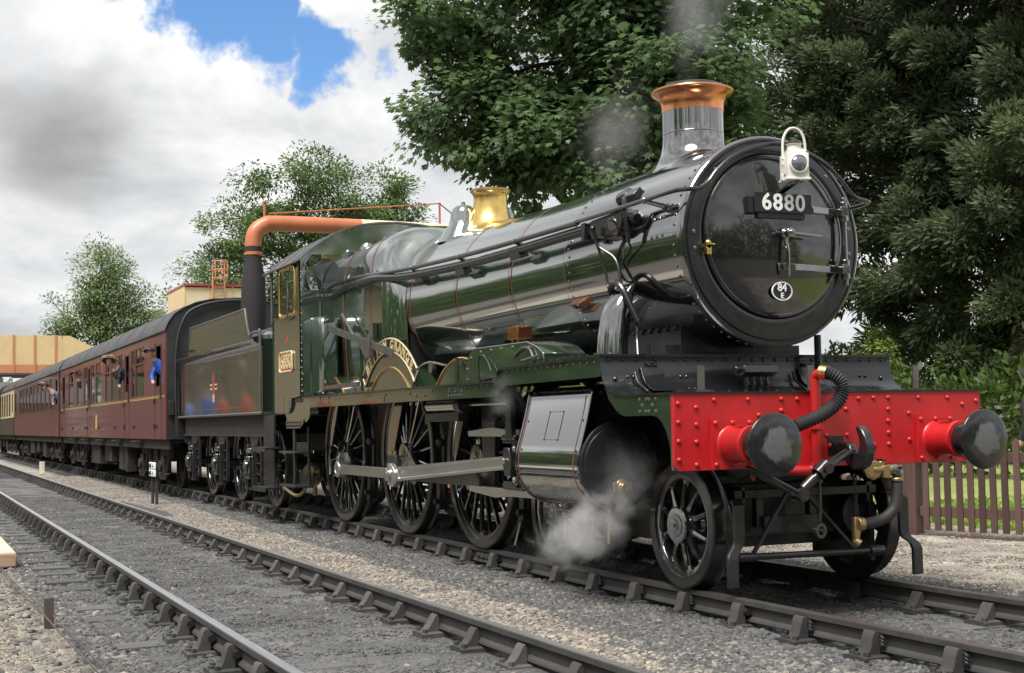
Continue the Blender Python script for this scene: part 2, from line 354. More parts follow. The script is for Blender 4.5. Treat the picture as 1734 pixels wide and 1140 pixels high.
def rz_to(n):      # euler turning +z to n
    return Vector((0,0,1)).rotation_difference(Vector(n).normalized()).to_euler()
def text_mb(body, size, extrude=0.004, bold=0., spacing=1.):
    cu = bpy.data.curves.new('t', 'FONT'); cu.body = body; cu.size = size; cu.extrude = extrude; cu.align_x = 'CENTER'; cu.align_y = 'CENTER'; cu.offset = bold; cu.space_character = spacing; cu.resolution_u = 8
    o = bpy.data.objects.new('t', cu); COL.objects.link(o); dg = bpy.context.evaluated_depsgraph_get(); me = o.evaluated_get(dg).to_mesh()
    vs = [v.co.copy() for v in me.vertices]; fs = [tuple(p.vertices) for p in me.polygons]; o.evaluated_get(dg).to_mesh_clear(); bpy.data.objects.remove(o); bpy.data.curves.remove(cu)
    return vs, fs
def put_text(mb, body, size, c, xdir, ydir, **k):
    vs, fs = text_mb(body, size, **k); X = Vector(xdir).normalized(); Y = Vector(ydir).normalized(); Z = X.cross(Y); c = Vector(c)
    mb.add([c+X*v.x+Y*v.y+Z*v.z for v in vs], fs); return mb
# ================================================================== LOCOMOTIVE
loco = thing('steam_locomotive', 'dark green steam locomotive with copper-capped chimney and red buffer beam', 'locomotive', (-4.5, 0, 0))
CZ = 2.554
def rivet_mesh(nm, mat, r, h=None, n=10): return MB().dome((0,0,0), (0,0,1), r, h, n).mesh(nm, mat, smooth=60)

# ---- wheels -------------------------------------------------------
def wheel_meshes(R, nsp, hubR, sw, key, weight=None, crank=None):
    t = MB()   # tyre: closed section
    t.lathe((0,0,0), (0,1,0), [(R-.085,-.068),(R-.012,-.070),(R,-.060),(R+.002,.03),(R+.012,.042),(R+.028,.05),(R+.03,.058),(R+.022,.068),(R-.085,.07)], 72, True)
    tread = MB().lathe((0,0,0), (0,1,0), [(R+.0015,-.058),(R+.0035,.0),(R+.004,.03)], 72)
    tread.lathe((0,0,0), (0,1,0), [(R+.0285,.0485),(R+.0315,.052),(R+.0315,.059),(R+.029,.0625)], 72); tyre = t.mesh(key+'_tyre', 'tyre_black'); trd = tread.mesh(key+'_tread', 'tread')
    b = MB()
    b.lathe((0,0,0), (0,1,0), [(R-.13,-.035),(R-.12,-.05),(R-.084,-.054),(R-.084,.055),(R-.13,.045)], 64, True)
    for k in range(nsp):
        a = 2*PI*(k+.5)/nsp; d = Vector((math.cos(a),0,math.sin(a))); tn = Vector((-math.sin(a),0,math.cos(a))); rings = []
        for q, (r, w, th, yy) in enumerate(((hubR*.7, sw*1.5, .085, -.03), (hubR+.05, sw*1.05, .066, -.025), ((hubR+R)/2, sw*.85, .052, -.012), (R-.17, sw*.85, .05, -.006), (R-.11, sw*1.6, .06, -.004))):
            rings.append([d*r+tn*w*.5*math.cos(2*PI*j/8)+Vector((0, yy+th*.5*math.sin(2*PI*j/8), 0)) for j in range(8)])
        b.loft(rings)
    b.lathe((0,0,0), (0,1,0), [(0,-.105),(hubR*.93,-.105),(hubR,-.095),(hubR,-.06),(hubR*1.12,-.03),(hubR*1.12,.1),(0,.1)], 32)
    if weight:
        for (a0, a1, r0) in weight:
            pts = [(math.cos(rad(a0+(a1-a0)*i/20))*(R-.10), math.sin(rad(a0+(a1-a0)*i/20))*(R-.10)) for i in range(21)]
            b.prism(pts, 'y', -.045, .04)
    if crank is not None:
        cx, cz = .381*math.cos(crank), .381*math.sin(crank); d = Vector((cx,0,cz)).normalized(); tn = Vector((-d.z,0,d.x))
        out = [tuple((Vector((0,0,0))+d*hubR*math.cos(a)+tn*hubR*math.sin(a)).xz) for a in [rad(90+180*i/10) for i in range(11)]]
        out += [tuple((Vector((cx,0,cz))+d*.12*math.cos(a)+tn*.12*math.sin(a)).xz) for a in [rad(-90+180*i/10) for i in range(11)]]
        b.prism(out, 'y', -.10, -.02)
    body = b.mesh(key+'_body', 'wheel_black', smooth=40)
    cap = MB()
    cap.lathe((0,0,0), (0,1,0), [(0,-.118),(hubR*.30,-.118),(hubR*.32,-.112),(hubR*.60,-.110),(hubR*.62,-.1045),(hubR*.9,-.1045)], 28).cyl((0,-.13,0),(0,-.11,0),.014,n=8)
    return body, tyre, trd, cap.mesh(key+'_cap', 'wheel_black', smooth=40)
def add_wheel(root, nm, meshes, x, y, R, flip=False):
    o = inst(nm, meshes[0], root, (x, y, R), (0, 0, PI if flip else 0))
    for n_, m_ in zip(('tyre', 'tread', 'hub_cap'), meshes[1:]):
        c = bpy.data.objects.new(n_, m_); COL.objects.link(c); c.parent = o
    return o
WB = wheel_meshes(.457, 10, .135, .05, 'bogie')
for x in (0, -2.134):
    add_wheel(loco, 'bogie_wheel', WB, x, -.75, .457); add_wheel(loco, 'bogie_wheel', WB, x, .75, .457, True)
CR = rad(-30)
WD = wheel_meshes(.864, 20, .15, .042, 'driving', [(110, 190, 0)], CR)
WD2 = wheel_meshes(.864, 20, .15, .042, 'main_driving', [(95, 205, 0)], CR)
DX = (-3.785, -5.918, -8.28)
for x, w in zip(DX, (WD, WD2, WD)):
    add_wheel(loco, 'driving_wheel', w, x, -.75, .864); add_wheel(loco, 'driving_wheel', w, x, .75, .864, True)
for x, r_, z in ((0,.07,.457),(-2.134,.07,.457),(-3.785,.1,.864),(-5.918,.1,.864),(-8.28,.1,.864)): MB().cyl((x,-.7,z),(x,.7,z),r_,n=14).build('axle', 'black_frame', loco)

# ---- rods ---------------------------------------------------------
cp = [(x+.381*math.cos(CR), .864+.381*math.sin(CR)) for x in DX]
def rod(p, q, y0, y1, h0, h1, flute=True):
    m_ = MB(); a = Vector((p[0],0,p[1])); b = Vector((q[0],0,q[1])); d = (b-a).normalized(); u = Vector((-d.z,0,d.x))
    def ring(y, s): return [a+u*h0*s+Vector((0,y,0)), b+u*h1*s+Vector((0,y,0)), b-u*h1*s+Vector((0,y,0)), a-u*h0*s+Vector((0,y,0))]
    o = ring(y0, 1); i0 = ring(y0, .62) if flute else None
    e1 = a+d*.22; 
    vs = ring(y0,1)+ring(y1,1); m_.add(vs, [(4,5,6,7),(0,1,5,4),(1,2,6,5),(2,3,7,6),(3,0,4,7)])
    if flute:
        i0 = ring(y0, .60); i1 = ring(y0+.02, .55); sh = d*.13
        i0 = [i0[0]+sh, i0[1]-sh, i0[2]-sh, i0[3]+sh]; i1 = [i1[0]+sh*1.05, i1[1]-sh*1.05, i1[2]-sh*1.05, i1[3]+sh*1.05]
        m_.add(ring(y0,1)+i0+i1, [(0,1,5,4),(1,2,6,5),(2,3,7,6),(3,0,4,7),(4,5,9,8),(5,6,10,9),(6,7,11,10),(7,4,8,11),(8,9,10,11)])
    else: m_.add(ring(y0,1), [(0,1,2,3)])
    return m_
YC0, YC1 = -1.005, -.935
cr = MB()
r1 = rod(cp[2], cp[1], YC0, YC1, .058, .058, False); cr.add(r1.v, r1.f)
cr.lathe((cp[2][0],YC0-.012,cp[2][1]), (0,1,0), [(0,0),(.055,0),(.055,-.008),(.09,-.008),(.105,.004),(.105,.095),(0,.095)], 28)
cr.prism([(cp[2][0]-.055,cp[2][1]+.08),(cp[2][0]+.055,cp[2][1]+.08),(cp[2][0]+.035,cp[2][1]+.165),(cp[2][0]-.035,cp[2][1]+.165)], 'y', YC0, YC1)
cr.cyl((cp[2][0],(YC0+YC1)/2,cp[2][1]+.16),(cp[2][0],(YC0+YC1)/2,cp[2][1]+.20),.014,n=8)
cr.build('coupling_rod', 'steel', loco, bevel=.004)
cr = MB(); r1 = rod(cp[1], cp[0], YC0, YC1, .058, .058, False); cr.add(r1.v, r1.f)
cr.lathe((cp[0][0],YC0,cp[0][1]), (0,1,0), [(0,-.012),(.09,-.012),(.105,.0),(.105,.09),(0,.09)], 24)
cr.build('coupling_rod', 'steel_dull', loco, bevel=.004)
XH = (-2.36, .872)
con = rod((cp[1][0]+.10,cp[1][1]+.005), (XH[0]-.02,XH[1]), -1.115, -1.045, .078, .058)
con.lathe((cp[1][0],-1.13,cp[1][1]), (0,1,0), [(.07,0),(.105,0),(.125,.012),(.125,.09),(.07,.09)], 32)
con.prism([(cp[1][0]-.115,cp[1][1]-.11),(cp[1][0]+.04,cp[1][1]-.135),(cp[1][0]+.16,cp[1][1]-.085),(cp[1][0]+.16,cp[1][1]+.10),(cp[1][0]+.10,cp[1][1]+.125),(cp[1][0]-.115,cp[1][1]+.125)], 'y', -1.118, -1.05)
con.lathe((XH[0],-1.12,XH[1]), (0,1,0), [(0,0),(.085,0),(.09,.01),(.09,.08),(0,.08)], 24)
con.build('connecting_rod', 'steel', loco, bevel=.004)
pn = MB()
pn.lathe((cp[1][0],-1.175,cp[1][1]), (0,1,0), [(0,-.004),(.03,-.004),(.034,0),(.062,.0),(.07,.008),(.07,.06),(.0,.06)], 24)
pn.lathe((cp[1][0],-1.165,cp[1][1]), (0,1,0), [(.07,.03),(.088,.03),(.088,.05),(.07,.05)], 6, True)
pn.build('crank_pin', 'steel_bright', loco)
ob = MB(); ob.bx(cp[1][0]-.11, cp[1][0]+.10, -1.11, -1.05, cp[1][1]+.125, cp[1][1]+.215)
ob.prism([(cp[1][0]+.1,cp[1][1]+.1),(cp[1][0]+.19,cp[1][1]+.1),(cp[1][0]+.15,cp[1][1]+.21),(cp[1][0]+.1,cp[1][1]+.21)], 'y', -1.11, -1.05)
oo = ob.build('oil_box', 'black_frame', loco, bevel=.006)
for dx in (-.06, .02, .07): MB().cyl((cp[1][0]+dx,-1.08,cp[1][1]+.215),(cp[1][0]+dx,-1.08,cp[1][1]+.26),.012,n=8).build('oil_cap', 'brass', oo)
# crosshead and slide bars
x0, zc = XH
ch = MB()
ch.prism([(x0-.16,zc+.14),(x0-.10,zc+.24),(x0+.15,zc+.24),(x0+.2,zc+.14),(x0+.2,zc-.14),(x0+.15,zc-.235),(x0-.10,zc-.235),(x0-.16,zc-.14)], 'y', -1.03, -.93)
ch.prism([(x0-.09,zc+.02),(x0-.06,zc+.13),(x0+.05,zc+.13),(x0+.1,zc+.02),(x0+.08,zc-.12),(x0-.05,zc-.12)], 'y', -1.155, -1.02)
ch.bx(x0-.2,x0+.22,-1.10,-.9,zc+.165,zc+.235); ch.bx(x0-.2,x0+.22,-1.10,-.9,zc-.245,zc-.17)
ch.prism([(x0-.03,zc+.2),(x0+.11,zc+.2),(x0+.085,zc+.56),(x0-.005,zc+.56)], 'y', -1.15, -1.10)
ch.cyl((x0-.13,-1.12,zc+.215),(x0+.16,-1.12,zc+.215),.028,n=10); ch.cyl((x0-.13,-1.12,zc-.2),(x0+.16,-1.12,zc-.2),.022,n=10)
cho = ch.build('crosshead', 'black_satin', loco, bevel=.006)
for q in ((x0-.02,-1.16,zc+.015),(x0+.14,-1.13,zc+.12),(x0+.13,-1.13,zc-.15)): MB().dome(q,(0,-1,0),.03,.025,10).build('oil_cap', 'steel_bright', cho)
for nm, zz_, sgn in (('slide_bar', 1.125, 1), ('slide_bar', .60, -1)):
    b = MB(); zt = zz_+.026*sgn
    b.prism([(-3.47,zz_-.03*1),(-1.78,zz_-.03),(-1.78,zz_+.03),(-2.5,zz_+.03),(-2.9,zz_+.055) if sgn > 0 else (-2.9,zz_+.03),(-3.47,zz_+.02)] if sgn > 0 else
            [(-3.47,zz_+.03),(-1.78,zz_+.03),(-1.78,zz_-.03),(-2.5,zz_-.035),(-2.85,zz_-.06),(-3.47,zz_-.02)], 'y', -1.06, -.94)
    sb_ = b.build(nm, 'steel', loco, bevel=.004)
sp = MB(); sp.obx((-2.95,-1.0,1.19),(.2,.1,.1)); sp.cyl((-2.9,-1.0,1.21),(-2.9,-1.0,1.27),.03,n=10); sp.cyl((-2.97,-1.0,1.22),(-2.97,-1.0,1.25),.02,n=8)
sp.build('slide_bar_oiler', 'black_frame', loco, bevel=.01)
mb = MB(); mb.prism([(-3.45,1.48),(-3.15,1.48),(-3.12,1.1),(-3.16,.6),(-3.3,.56),(-3.42,.7)], 'y', -.93, -.88); mb.build('motion_bracket', 'black_frame', loco)
pr_ = MB(); pr_.cyl((-2.3,-1.0,zc),(-1.6,-1.0,zc),.045,n=16); pr_.build('piston_rod', 'steel_bright', loco)
vp = MB(); vp.cyl((-4.34,-1.12,1.395),(-3.5,-1.12,1.395),.062,n=20); vo = vp.build('vacuum_pump', 'steel_bright', loco)
v2 = MB(); v2.cyl((-3.5,-1.12,1.395),(-3.36,-1.12,1.395),.085,n=18); v2.bx(-4.38,-3.46,-1.16,-1.05,1.24,1.325); v2.cyl((-4.38,-1.12,1.395),(-4.34,-1.12,1.395),.075,n=16); v2.build('pump_flange', 'black_frame', vo, bevel=.006)
v3 = MB(); v3.cyl((-3.36,-1.12,1.395),(-2.36,-1.12,1.395),.017,n=10); v3.cyl((-2.42,-1.12,1.395),(-2.33,-1.12,1.395),.03,n=10); v3.build('pump_rod', 'steel_bright', vo)

# ---- cylinders ----------------------------------------------------
CY, CZc, CRd = 1.0, .885, .335
def casing_profile(s):
    p = [(-.98,1.49),(-1.10,1.497),(-1.155,1.488),(-1.19,1.462),(-1.208,1.42)]
    n_ = 12
    for i in range(1, n_): t = i/n_; p.append((-1.208-(1.331-1.208)*t**1.15, 1.42-(1.42-.96)*t))
    p += arc(-CY, CZc, CRd, 170, 300, 22)
    return [(q[0]*s, q[1]) for q in p]
for s in (1, -1):
    c = MB(); prof = casing_profile(s)
    c._sheet([Vector(q) for q in prof], [Vector((-s*.0,0))]*len(prof), 0, 'x', -1.74, -.60) if False else c.strip(prof, 'x', -1.74, -.60)
    c.strip([(q[0]*.985, q[1]-.004) for q in prof], 'x', -1.738, -.602)
    co = c.build('cylinder', 'casing_paint', loco, smooth=50)
    for x in (-1.74, -.60): MB().tube([(x, q[0], q[1]) for q in prof], .011, 6).build('casing_edge', 'black_gloss', co)
    for x in (-1.70, -.69): MB().tube([(x, q[0]*1.001, q[1]) for q in prof[4:]], .0035, 5).build('casing_lining', 'lining', co)
    f_ = MB()
    f_.lathe((-.6,-CY*s,CZc), (1,0,0), [(.335,-.02),(.335,.012),(.325,.02),(.30,.022),(.295,.03),(.24,.045),(.10,.06),(0,.06)], 48)
    f_.lathe((-1.74,-CY*s,CZc), (-1,0,0), [(.335,-.02),(.33,.015),(.26,.02),(.24,.05),(.09,.06),(.08,.12),(0,.12)], 40)
    f_.bx(-1.70,-.64,-.98*s-.12,-.98*s+.16,.6,1.44)
    f_.build('cylinder_cover', 'black_satin', co, smooth=40)
    bz = MB(); bz.lathe((-.545,-CY*s,.72), (1,0,0), [(.05,-.02),(.06,.0),(.06,.02),(.035,.03),(.03,.055),(.018,.06),(.018,.03)], 20); bz.obx((-.53,-CY*s,.72),(.02,.16,.07)); bz.build('release_valve', 'brass_old', co, bevel=.006)
    rv = MB()
    for x in (-1.66,-.66):
        for i in (3, 9, 15, 19, 24): rv.dome((x, prof[i][0], prof[i][1]), (0,-s,.1), .011)
    hp = [(-1.05+.0,), ]
    rv.build('rivets', 'black_satin', co, kind='stuff')
    # inspection plate outlined on the casing side
    pl = MB(); yv = lambda z: -s*(1.208+(1.331-1.208)*((1.42-z)/.46)**1.15+.003)
    q = [(-1.28,1.30),(-1.03,1.30),(-1.03,1.08),(-1.28,1.08)]
    pl.tube([(x, yv(z)+.003*s, z) for x, z in q], .003, 5, closed=True)
    for x, z in q: pl.dome((x, yv(z)+.002*s, z), (0,-s,0), .008)
    pl.build('inspection_plate', 'plate_black', co)
    # drain cocks
    for x in (-1.5, -1.02, -.74):
        d = MB(); d.cyl((x,-s*CY,.56),(x,-s*CY,.44),.022,n=10); d.cyl((x-.05,-s*CY,.48),(x+.05,-s*CY,.48),.02,n=8); d.sphere((x,-s*CY,.46),.035,10,6); d.tube([(x,-s*CY,.44),(x+.01,-s*(CY+.02),.36),(x+.03,-s*(CY+.03),.28)], .012, 8); d.build('drain_cock', 'brass_old', co)
    dr = MB(); dr.tube([(-1.75,-s*(CY+.03),.50),(-.65,-s*(CY+.03),.50)], .012, 6); dr.build('drain_rod', 'steel_dull', co)

# ---- frames -------------------------------------------------------
for s in (1, -1):
    f_ = MB(); f_.prism([(-9.7,.75),(-9.7,1.36),(-9.2,1.45),(.70,1.38),(.745,1.2),(.72,.9),(.45,.78),(-.2,.95),(-.5,1.02),(-1.2,1.02),(-1.6,.62),(-1.8,.55),(-3.1,.6),(-3.5,.8),(-4.2,.8),(-4.7,.62),(-5.2,.62),(-5.6,.8),(-6.3,.8),(-6.8,.62),(-7.6,.62),(-7.95,.8),(-8.65,.8),(-9.0,.66)], 'y', -s*.58, -s*.61)
    f_.build('main_frame', 'black_frame', loco)
    for x1, x2 in ((-5.30,-4.42),(-7.46,-6.56)):
        MB().prism([(x1,.80),(x1,1.48),(x2,1.48),(x2-.02,.95),(x2-.2,.80)], 'y', -s*.615, -s*.635).build('frame_plate', 'brown_frame', loco)
bg_ = MB()
bg_.bx(-.1,.35,-.58,.58,1.0,1.3); bg_.bx(-9.5,-.5,-.55,.55,1.12,1.2)
bg_.build('frame_stretcher', 'black_frame', loco)
ap = MB()   # ashpan, springs, brake gear
ap.prism([(-8.4,1.3),(-8.4,.75),(-7.9,.6),(-6.6,.55),(-6.2,.8),(-6.2,1.3)], 'y', -.5, .5); ap.build('ashpan', 'black_frame', loco)
for x in DX:
    for s in (1,-1):
        b = MB(); b.beam((x+1.02,-s*.75,1.1),(x+.98,-s*.75,.42),.03,.07,(1,0,0)); b.prism([(x+.90,.62),(x+.95,.63),(x+1.0,.5),(x+.97,.32),(x+.86,.30),(x+.89,.45)], 'y', -s*.80, -s*.70); b.cyl((x+.98,-s*.86,.40),(x+.98,-s*.5,.40),.03,n=10); b.sphere((x+1.02,-s*.8,1.02),.05,8,6)
        b.build('brake_hanger', 'black_frame', loco, bevel=.005)
bp_ = MB(); bp_.tube([(-9.2,-.5,.36),(-2.9,-.5,.36)],.025,8); bp_.tube([(-9.2,.5,.36),(-2.9,.5,.36)],.025,8); bp_.build('brake_rod', 'black_frame', loco)
for p in (((-9.02,-.78,1.2),(-9.0,-.80,.62),(-8.93,-.79,.52),(-8.62,-.77,.08)),((-2.86,-.70,.62),(-2.88,-.74,.5),(-3.06,-.77,.08))):
    b = MB(); b.tube(p, .013, 8, smooth=4); b.build('sand_pipe', 'steel_bright', loco)
# leaf springs under the driving axles
for x in DX:
    b = MB()
    for k in range(5): b.tube([(x-.42+.05*k,-.66,.50-.018*k),(x,-.66,.44-.018*k),(x+.42-.05*k,-.66,.50-.018*k)],.009,6,smooth=3)
    b.bx(x-.05,x+.05,-.71,-.61,.34,.52); b.build('leaf_spring', 'black_frame', loco)
# bogie frame, with added dark blocking for the shade behind it
bf = MB()
for s in (1,-1):
    bf.prism([(-2.72,.62),(-2.72,.74),(.42,.74),(.42,.60),(.28,.56),(.22,.36),(.13,.36),(.13,.52),(-.13,.52),(-.13,.36),(-.22,.36),(-.3,.50),(-1.85,.50),(-1.92,.36),(-2.0,.36),(-2.0,.52),(-2.27,.52),(-2.27,.36),(-2.36,.36),(-2.42,.58)], 'y', -s*.56, -s*.53)
bf.bx(.38,.42,-.62,.62,.655,.715); bf.bx(.36,.40,-.36,.10,.40,.52); bf.bx(-.9,-.55,-.53,.53,.5,.66); bf.cyl((-1.0,0,.45),(-1.0,0,1.15),.22,n=20)
bf.bx(-2.3,-.0,-.50,.50,.27,.80); bf.bx(.10,.14,-.52,.52,.36,.74); bf.bx(-.62,-.58,-.52,.52,.30,.74); bf.cyl((-.3,.56,.50),(.3,.56,.50),.16,n=14); bf.bx(-.36,.36,.60,.64,.15,.74); bf.bx(-.30,.30,-.64,-.60,.20,.74); bf.bx(.30,.36,-.40,-.34,.44,.70); bf.bx(.30,.36,.06,.12,.44,.70)  # solid block and oversized wheel plates added to stand for deep shade
bf.build('bogie_frame_shade_blocks', 'black_frame', loco, bevel=.004)
# ---- running plate and valance -----------------------------------
ZT = 1.587
top = [(-8.42,ZT),(-2.30,ZT),(-2.22,ZT+.004),(-2.15,ZT+.02),(-2.12,ZT+.05),(-2.115,ZT+.085),(-2.10,ZT+.098),(-2.05,ZT+.100),(-.215,1.712)]
rp = MB(); rp._sheet([Vector(p) for p in top], [Vector((0,-1))]*len(top), .018, 'y', -1.335, 1.335)
rp.build('running_plate', 'black_satin', loco, smooth=30)
# curved apron at the front
apc = [(-.215,1.714),(-.236,1.70),(-.234,1.647),(-.218,1.572),(-.181,1.503),(-.121,1.45),(-.029,1.414),(.06,1.408),(.3,1.407),(.79,1.407)]
apv = crom([Vector((p[0],0,p[1])) for p in apc[1:7]], 4)
apl = [Vector((p.x,p.z)) for p in apv]+[Vector(p) for p in apc[7:]]
am = MB(); nr = []
for i in range(len(apl)):
    d = (apl[min(i+1,len(apl)-1)]-apl[max(i-1,0)]).normalized(); nr.append(Vector((d.y,-d.x)))
am._sheet(apl, nr, .012, 'y', -1.325, 1.325); apo = am.build('front_apron', 'black_satin', loco, smooth=50)
rv = MB()
for y in (-1.25,-1.13,-1.03,-.86,-.69,-.595,-.48,-.355,-.235,-.115,.0,.10,.21,.33,.44,.56,.70,.80,.90,1.03,1.13,1.24): rv.dome((-.237,y,1.672), (1,0,.1), .017)
for y in (-1.22, 1.20): rv.dome((-.19,y,1.53), (1,0,.6), .018)
for y0_ in (-1.11,-.66,.62,1.0):
    for dy in (0,.05): rv.dome((-.20,y0_+dy,1.545),(1,0,.5),.013); rv.dome((-.115,y0_+dy+.02,1.452),(.6,0,1),.012)
for i in range(26): rv.dome((.02,-1.26+i*.1,1.412),(0,0,1),.013)
for i in range(20): rv.dome((.74,-1.24+i*.13,1.41),(0,0,1),.012)
rv.build('rivets', 'black_satin', apo, kind='stuff')
for y in (-.90, .50):     # small hinged flaps on the apron
    h = MB(); fl = [Vector((p[0]+.012, p[1]+.010)) for p in ((-.226,1.60),(-.205,1.545),(-.165,1.49),(-.105,1.448),(-.03,1.424))]
    h._sheet(fl, [Vector((.5,.5))]*5, .010, 'y', y-.10, y+.09); h.obx((-.22,y-.0,1.63),(.02,.09,.035)); h.tube([(-.19,y-.16,1.58),(-.14,y-.16,1.50),(-.03,y-.14,1.43)],.010,6,smooth=3)
    for dy in (-.025,.025): h.dome((-.208,y+dy,1.63),(1,0,0),.011)
    h.build('access_flap', 'black_satin', apo, bevel=.003)
lb = MB(); lb.prism([(.0,1.595),(.05,1.625),(.13,1.615),(.15,1.56),(.08,1.53),(.0,1.54)], 'y', -.315, -.03); lb.cyl((.06,-.36,1.585),(.06,-.315,1.585),.03,n=10)
for y in (-.26,-.20,-.14,-.08): lb.cyl((.07,y,1.42),(.07,y,1.54),.014,n=8); lb.cyl((.07,y,1.465),(.07,y,1.50),.022,n=6)
lb.build('lubricator', 'black_satin', loco, bevel=.006)
for y, x in ((-.89,.45),(.04,.45),(1.0,.45)):
    li = MB(); li.prism([(x-.006,1.413),(x-.006,1.60),(x+.006,1.60),(x+.006,1.425),(x+.09,1.425),(x+.09,1.413)], 'y', y-.026, y+.026); li.bx(x+.01,x+.05,y-.05,y-.026,1.413,1.43); li.build('lamp_iron', 'steel_dull', loco)
MB().cyl((-.15,-.95,1.70),(-.15,-.95,1.78),.03,n=12).build('vent_pipe', 'black_satin', loco); MB().cyl((-.10,.52,1.56),(-.10,.52,1.86),.028,n=12).build('vent_pipe', 'black_satin', loco)
# valance
vb = [(-8.10,1.448),(-2.28,1.448),(-2.18,1.462),(-2.08,1.50),(-2.0,1.535),(-.30,1.545),(-.245,1.553),(-.213,1.535),(-.17,1.436),(-.134,1.376),(-.028,1.298),(.04,1.266),(.106,1.253),(.497,1.253),(.56,1.243),(.62,1.206),(.671,1.15),(.705,1.085),(.722,1.02),(.728,.93),(.735,.885),(.765,.885),(.765,1.396)]
vt = [(-.03,1.396),(-.121,1.434),(-.181,1.487),(-.218,1.556),(-.234,1.64),(-.236,1.69)]+[(p[0],p[1]-.020) for p in top[::-1][:-1]]+[(-8.10,ZT-.02)]
for s in (1,-1):
    v = MB(); v.prism(vb+vt, 'y', -s*1.298, -s*1.312); vo_ = v.build('valance', 'green_side', loco, smooth=20)
    rv = MB()
    for x in (-7.62,-7.25): 
        for z in (1.50,1.535,1.56): rv.dome((x,-s*1.312,z),(0,-s,0),.013)
    for x, z in ((-5.2,1.475),(-5.2,1.505),(-5.15,1.535),(-4.38,1.53),(-4.2,1.50),(-3.95,1.50),(-3.75,1.535)): rv.dome((x,-s*1.312,z),(0,-s,0),.018)
    for i, x in enumerate((-3.30,-3.22,-3.14,-3.06,-2.98)):
        rv.dome((x,-s*1.312,1.475),(0,-s,0),.017); rv.dome((x,-s*1.312,1.55),(0,-s,0),.014)
        if i % 2 == 0: rv.dome((x,-s*1.312,1.512),(0,-s,0),.017)
    for i in range(15): rv.dome((-1.95+i*.115,-s*1.312,1.655),(0,-s,0),.013)
    for i in range(5): rv.dome((-2.9+i*.13,-s*1.312,1.552),(0,-s,0),.013)
    for x, z in ((.33,1.28),(.41,1.28),(.455,1.28),(.55,1.28),(.36,1.325),(.50,1.325),(.33,1.365),(.42,1.365),(.455,1.365),(.55,1.365)): rv.dome((x,-s*1.312,z),(0,-s,0),.0165)
    rv.build('rivets', 'black_satin' if False else 'green_side', vo_, kind='stuff')
    rt_ = MB()
    for i in range(52): rt_.dome((-8.2+i*.115,-s*1.322,ZT),(0,0,1),.009,n=6)
    for i in range(14): rt_.dome((-1.95+i*.125,-s*1.318,1.69+.0013*i*1.5),(0,0,1),.011,n=6)
    rt_.build('plate_rivets', 'black_satin', loco, kind='stuff')

# ---- buffer beam --------------------------------------------------
bm_ = MB(); bm_.prism([(-1.315,1.402)]+[(-1.315+.045-.045*math.cos(rad(a)),.879+.045-.045*math.sin(rad(a))) for a in (0,22,45,68,90)]+[(1.315-.045+.045*math.sin(rad(a)),.879+.045-.045*math.cos(rad(a))) for a in (0,22,45,68,90)]+[(1.315,1.402)], 'x', .742, .778)
beam = bm_.build('buffer_beam', 'beam_red', loco, bevel=.004)
RM = rivet_mesh('beam_rivet', 'beam_red', .019, .016)
RV = [(-1.279,1.329),(-1.279,1.204),(-1.28,1.078),(-1.28,.954),(-1.139,1.301),(-1.14,1.186),(-1.142,1.071),(-1.144,.918),(-.998,1.351),(-.727,1.351),(-.453,1.352),(-.322,1.351),(-.641,1.243),(-.455,1.273),(.075,1.351),(.203,1.350),(.335,1.353),(.466,1.354),(.092,1.275),(.463,1.270),(.461,1.187),(.460,1.103),(.459,1.021),(.329,1.020),(-.084,1.094),(-.059,1.024),(.094,1.093),(.738,1.351),(1.006,1.349),(1.145,1.299),(1.277,1.323),(.648,1.239),(.646,1.05),(1.28,1.078),(1.28,.954),(1.144,.918)]
for y, z in RV: inst('rivet', RM, beam, (.778, y, z), (0, PI/2, 0))
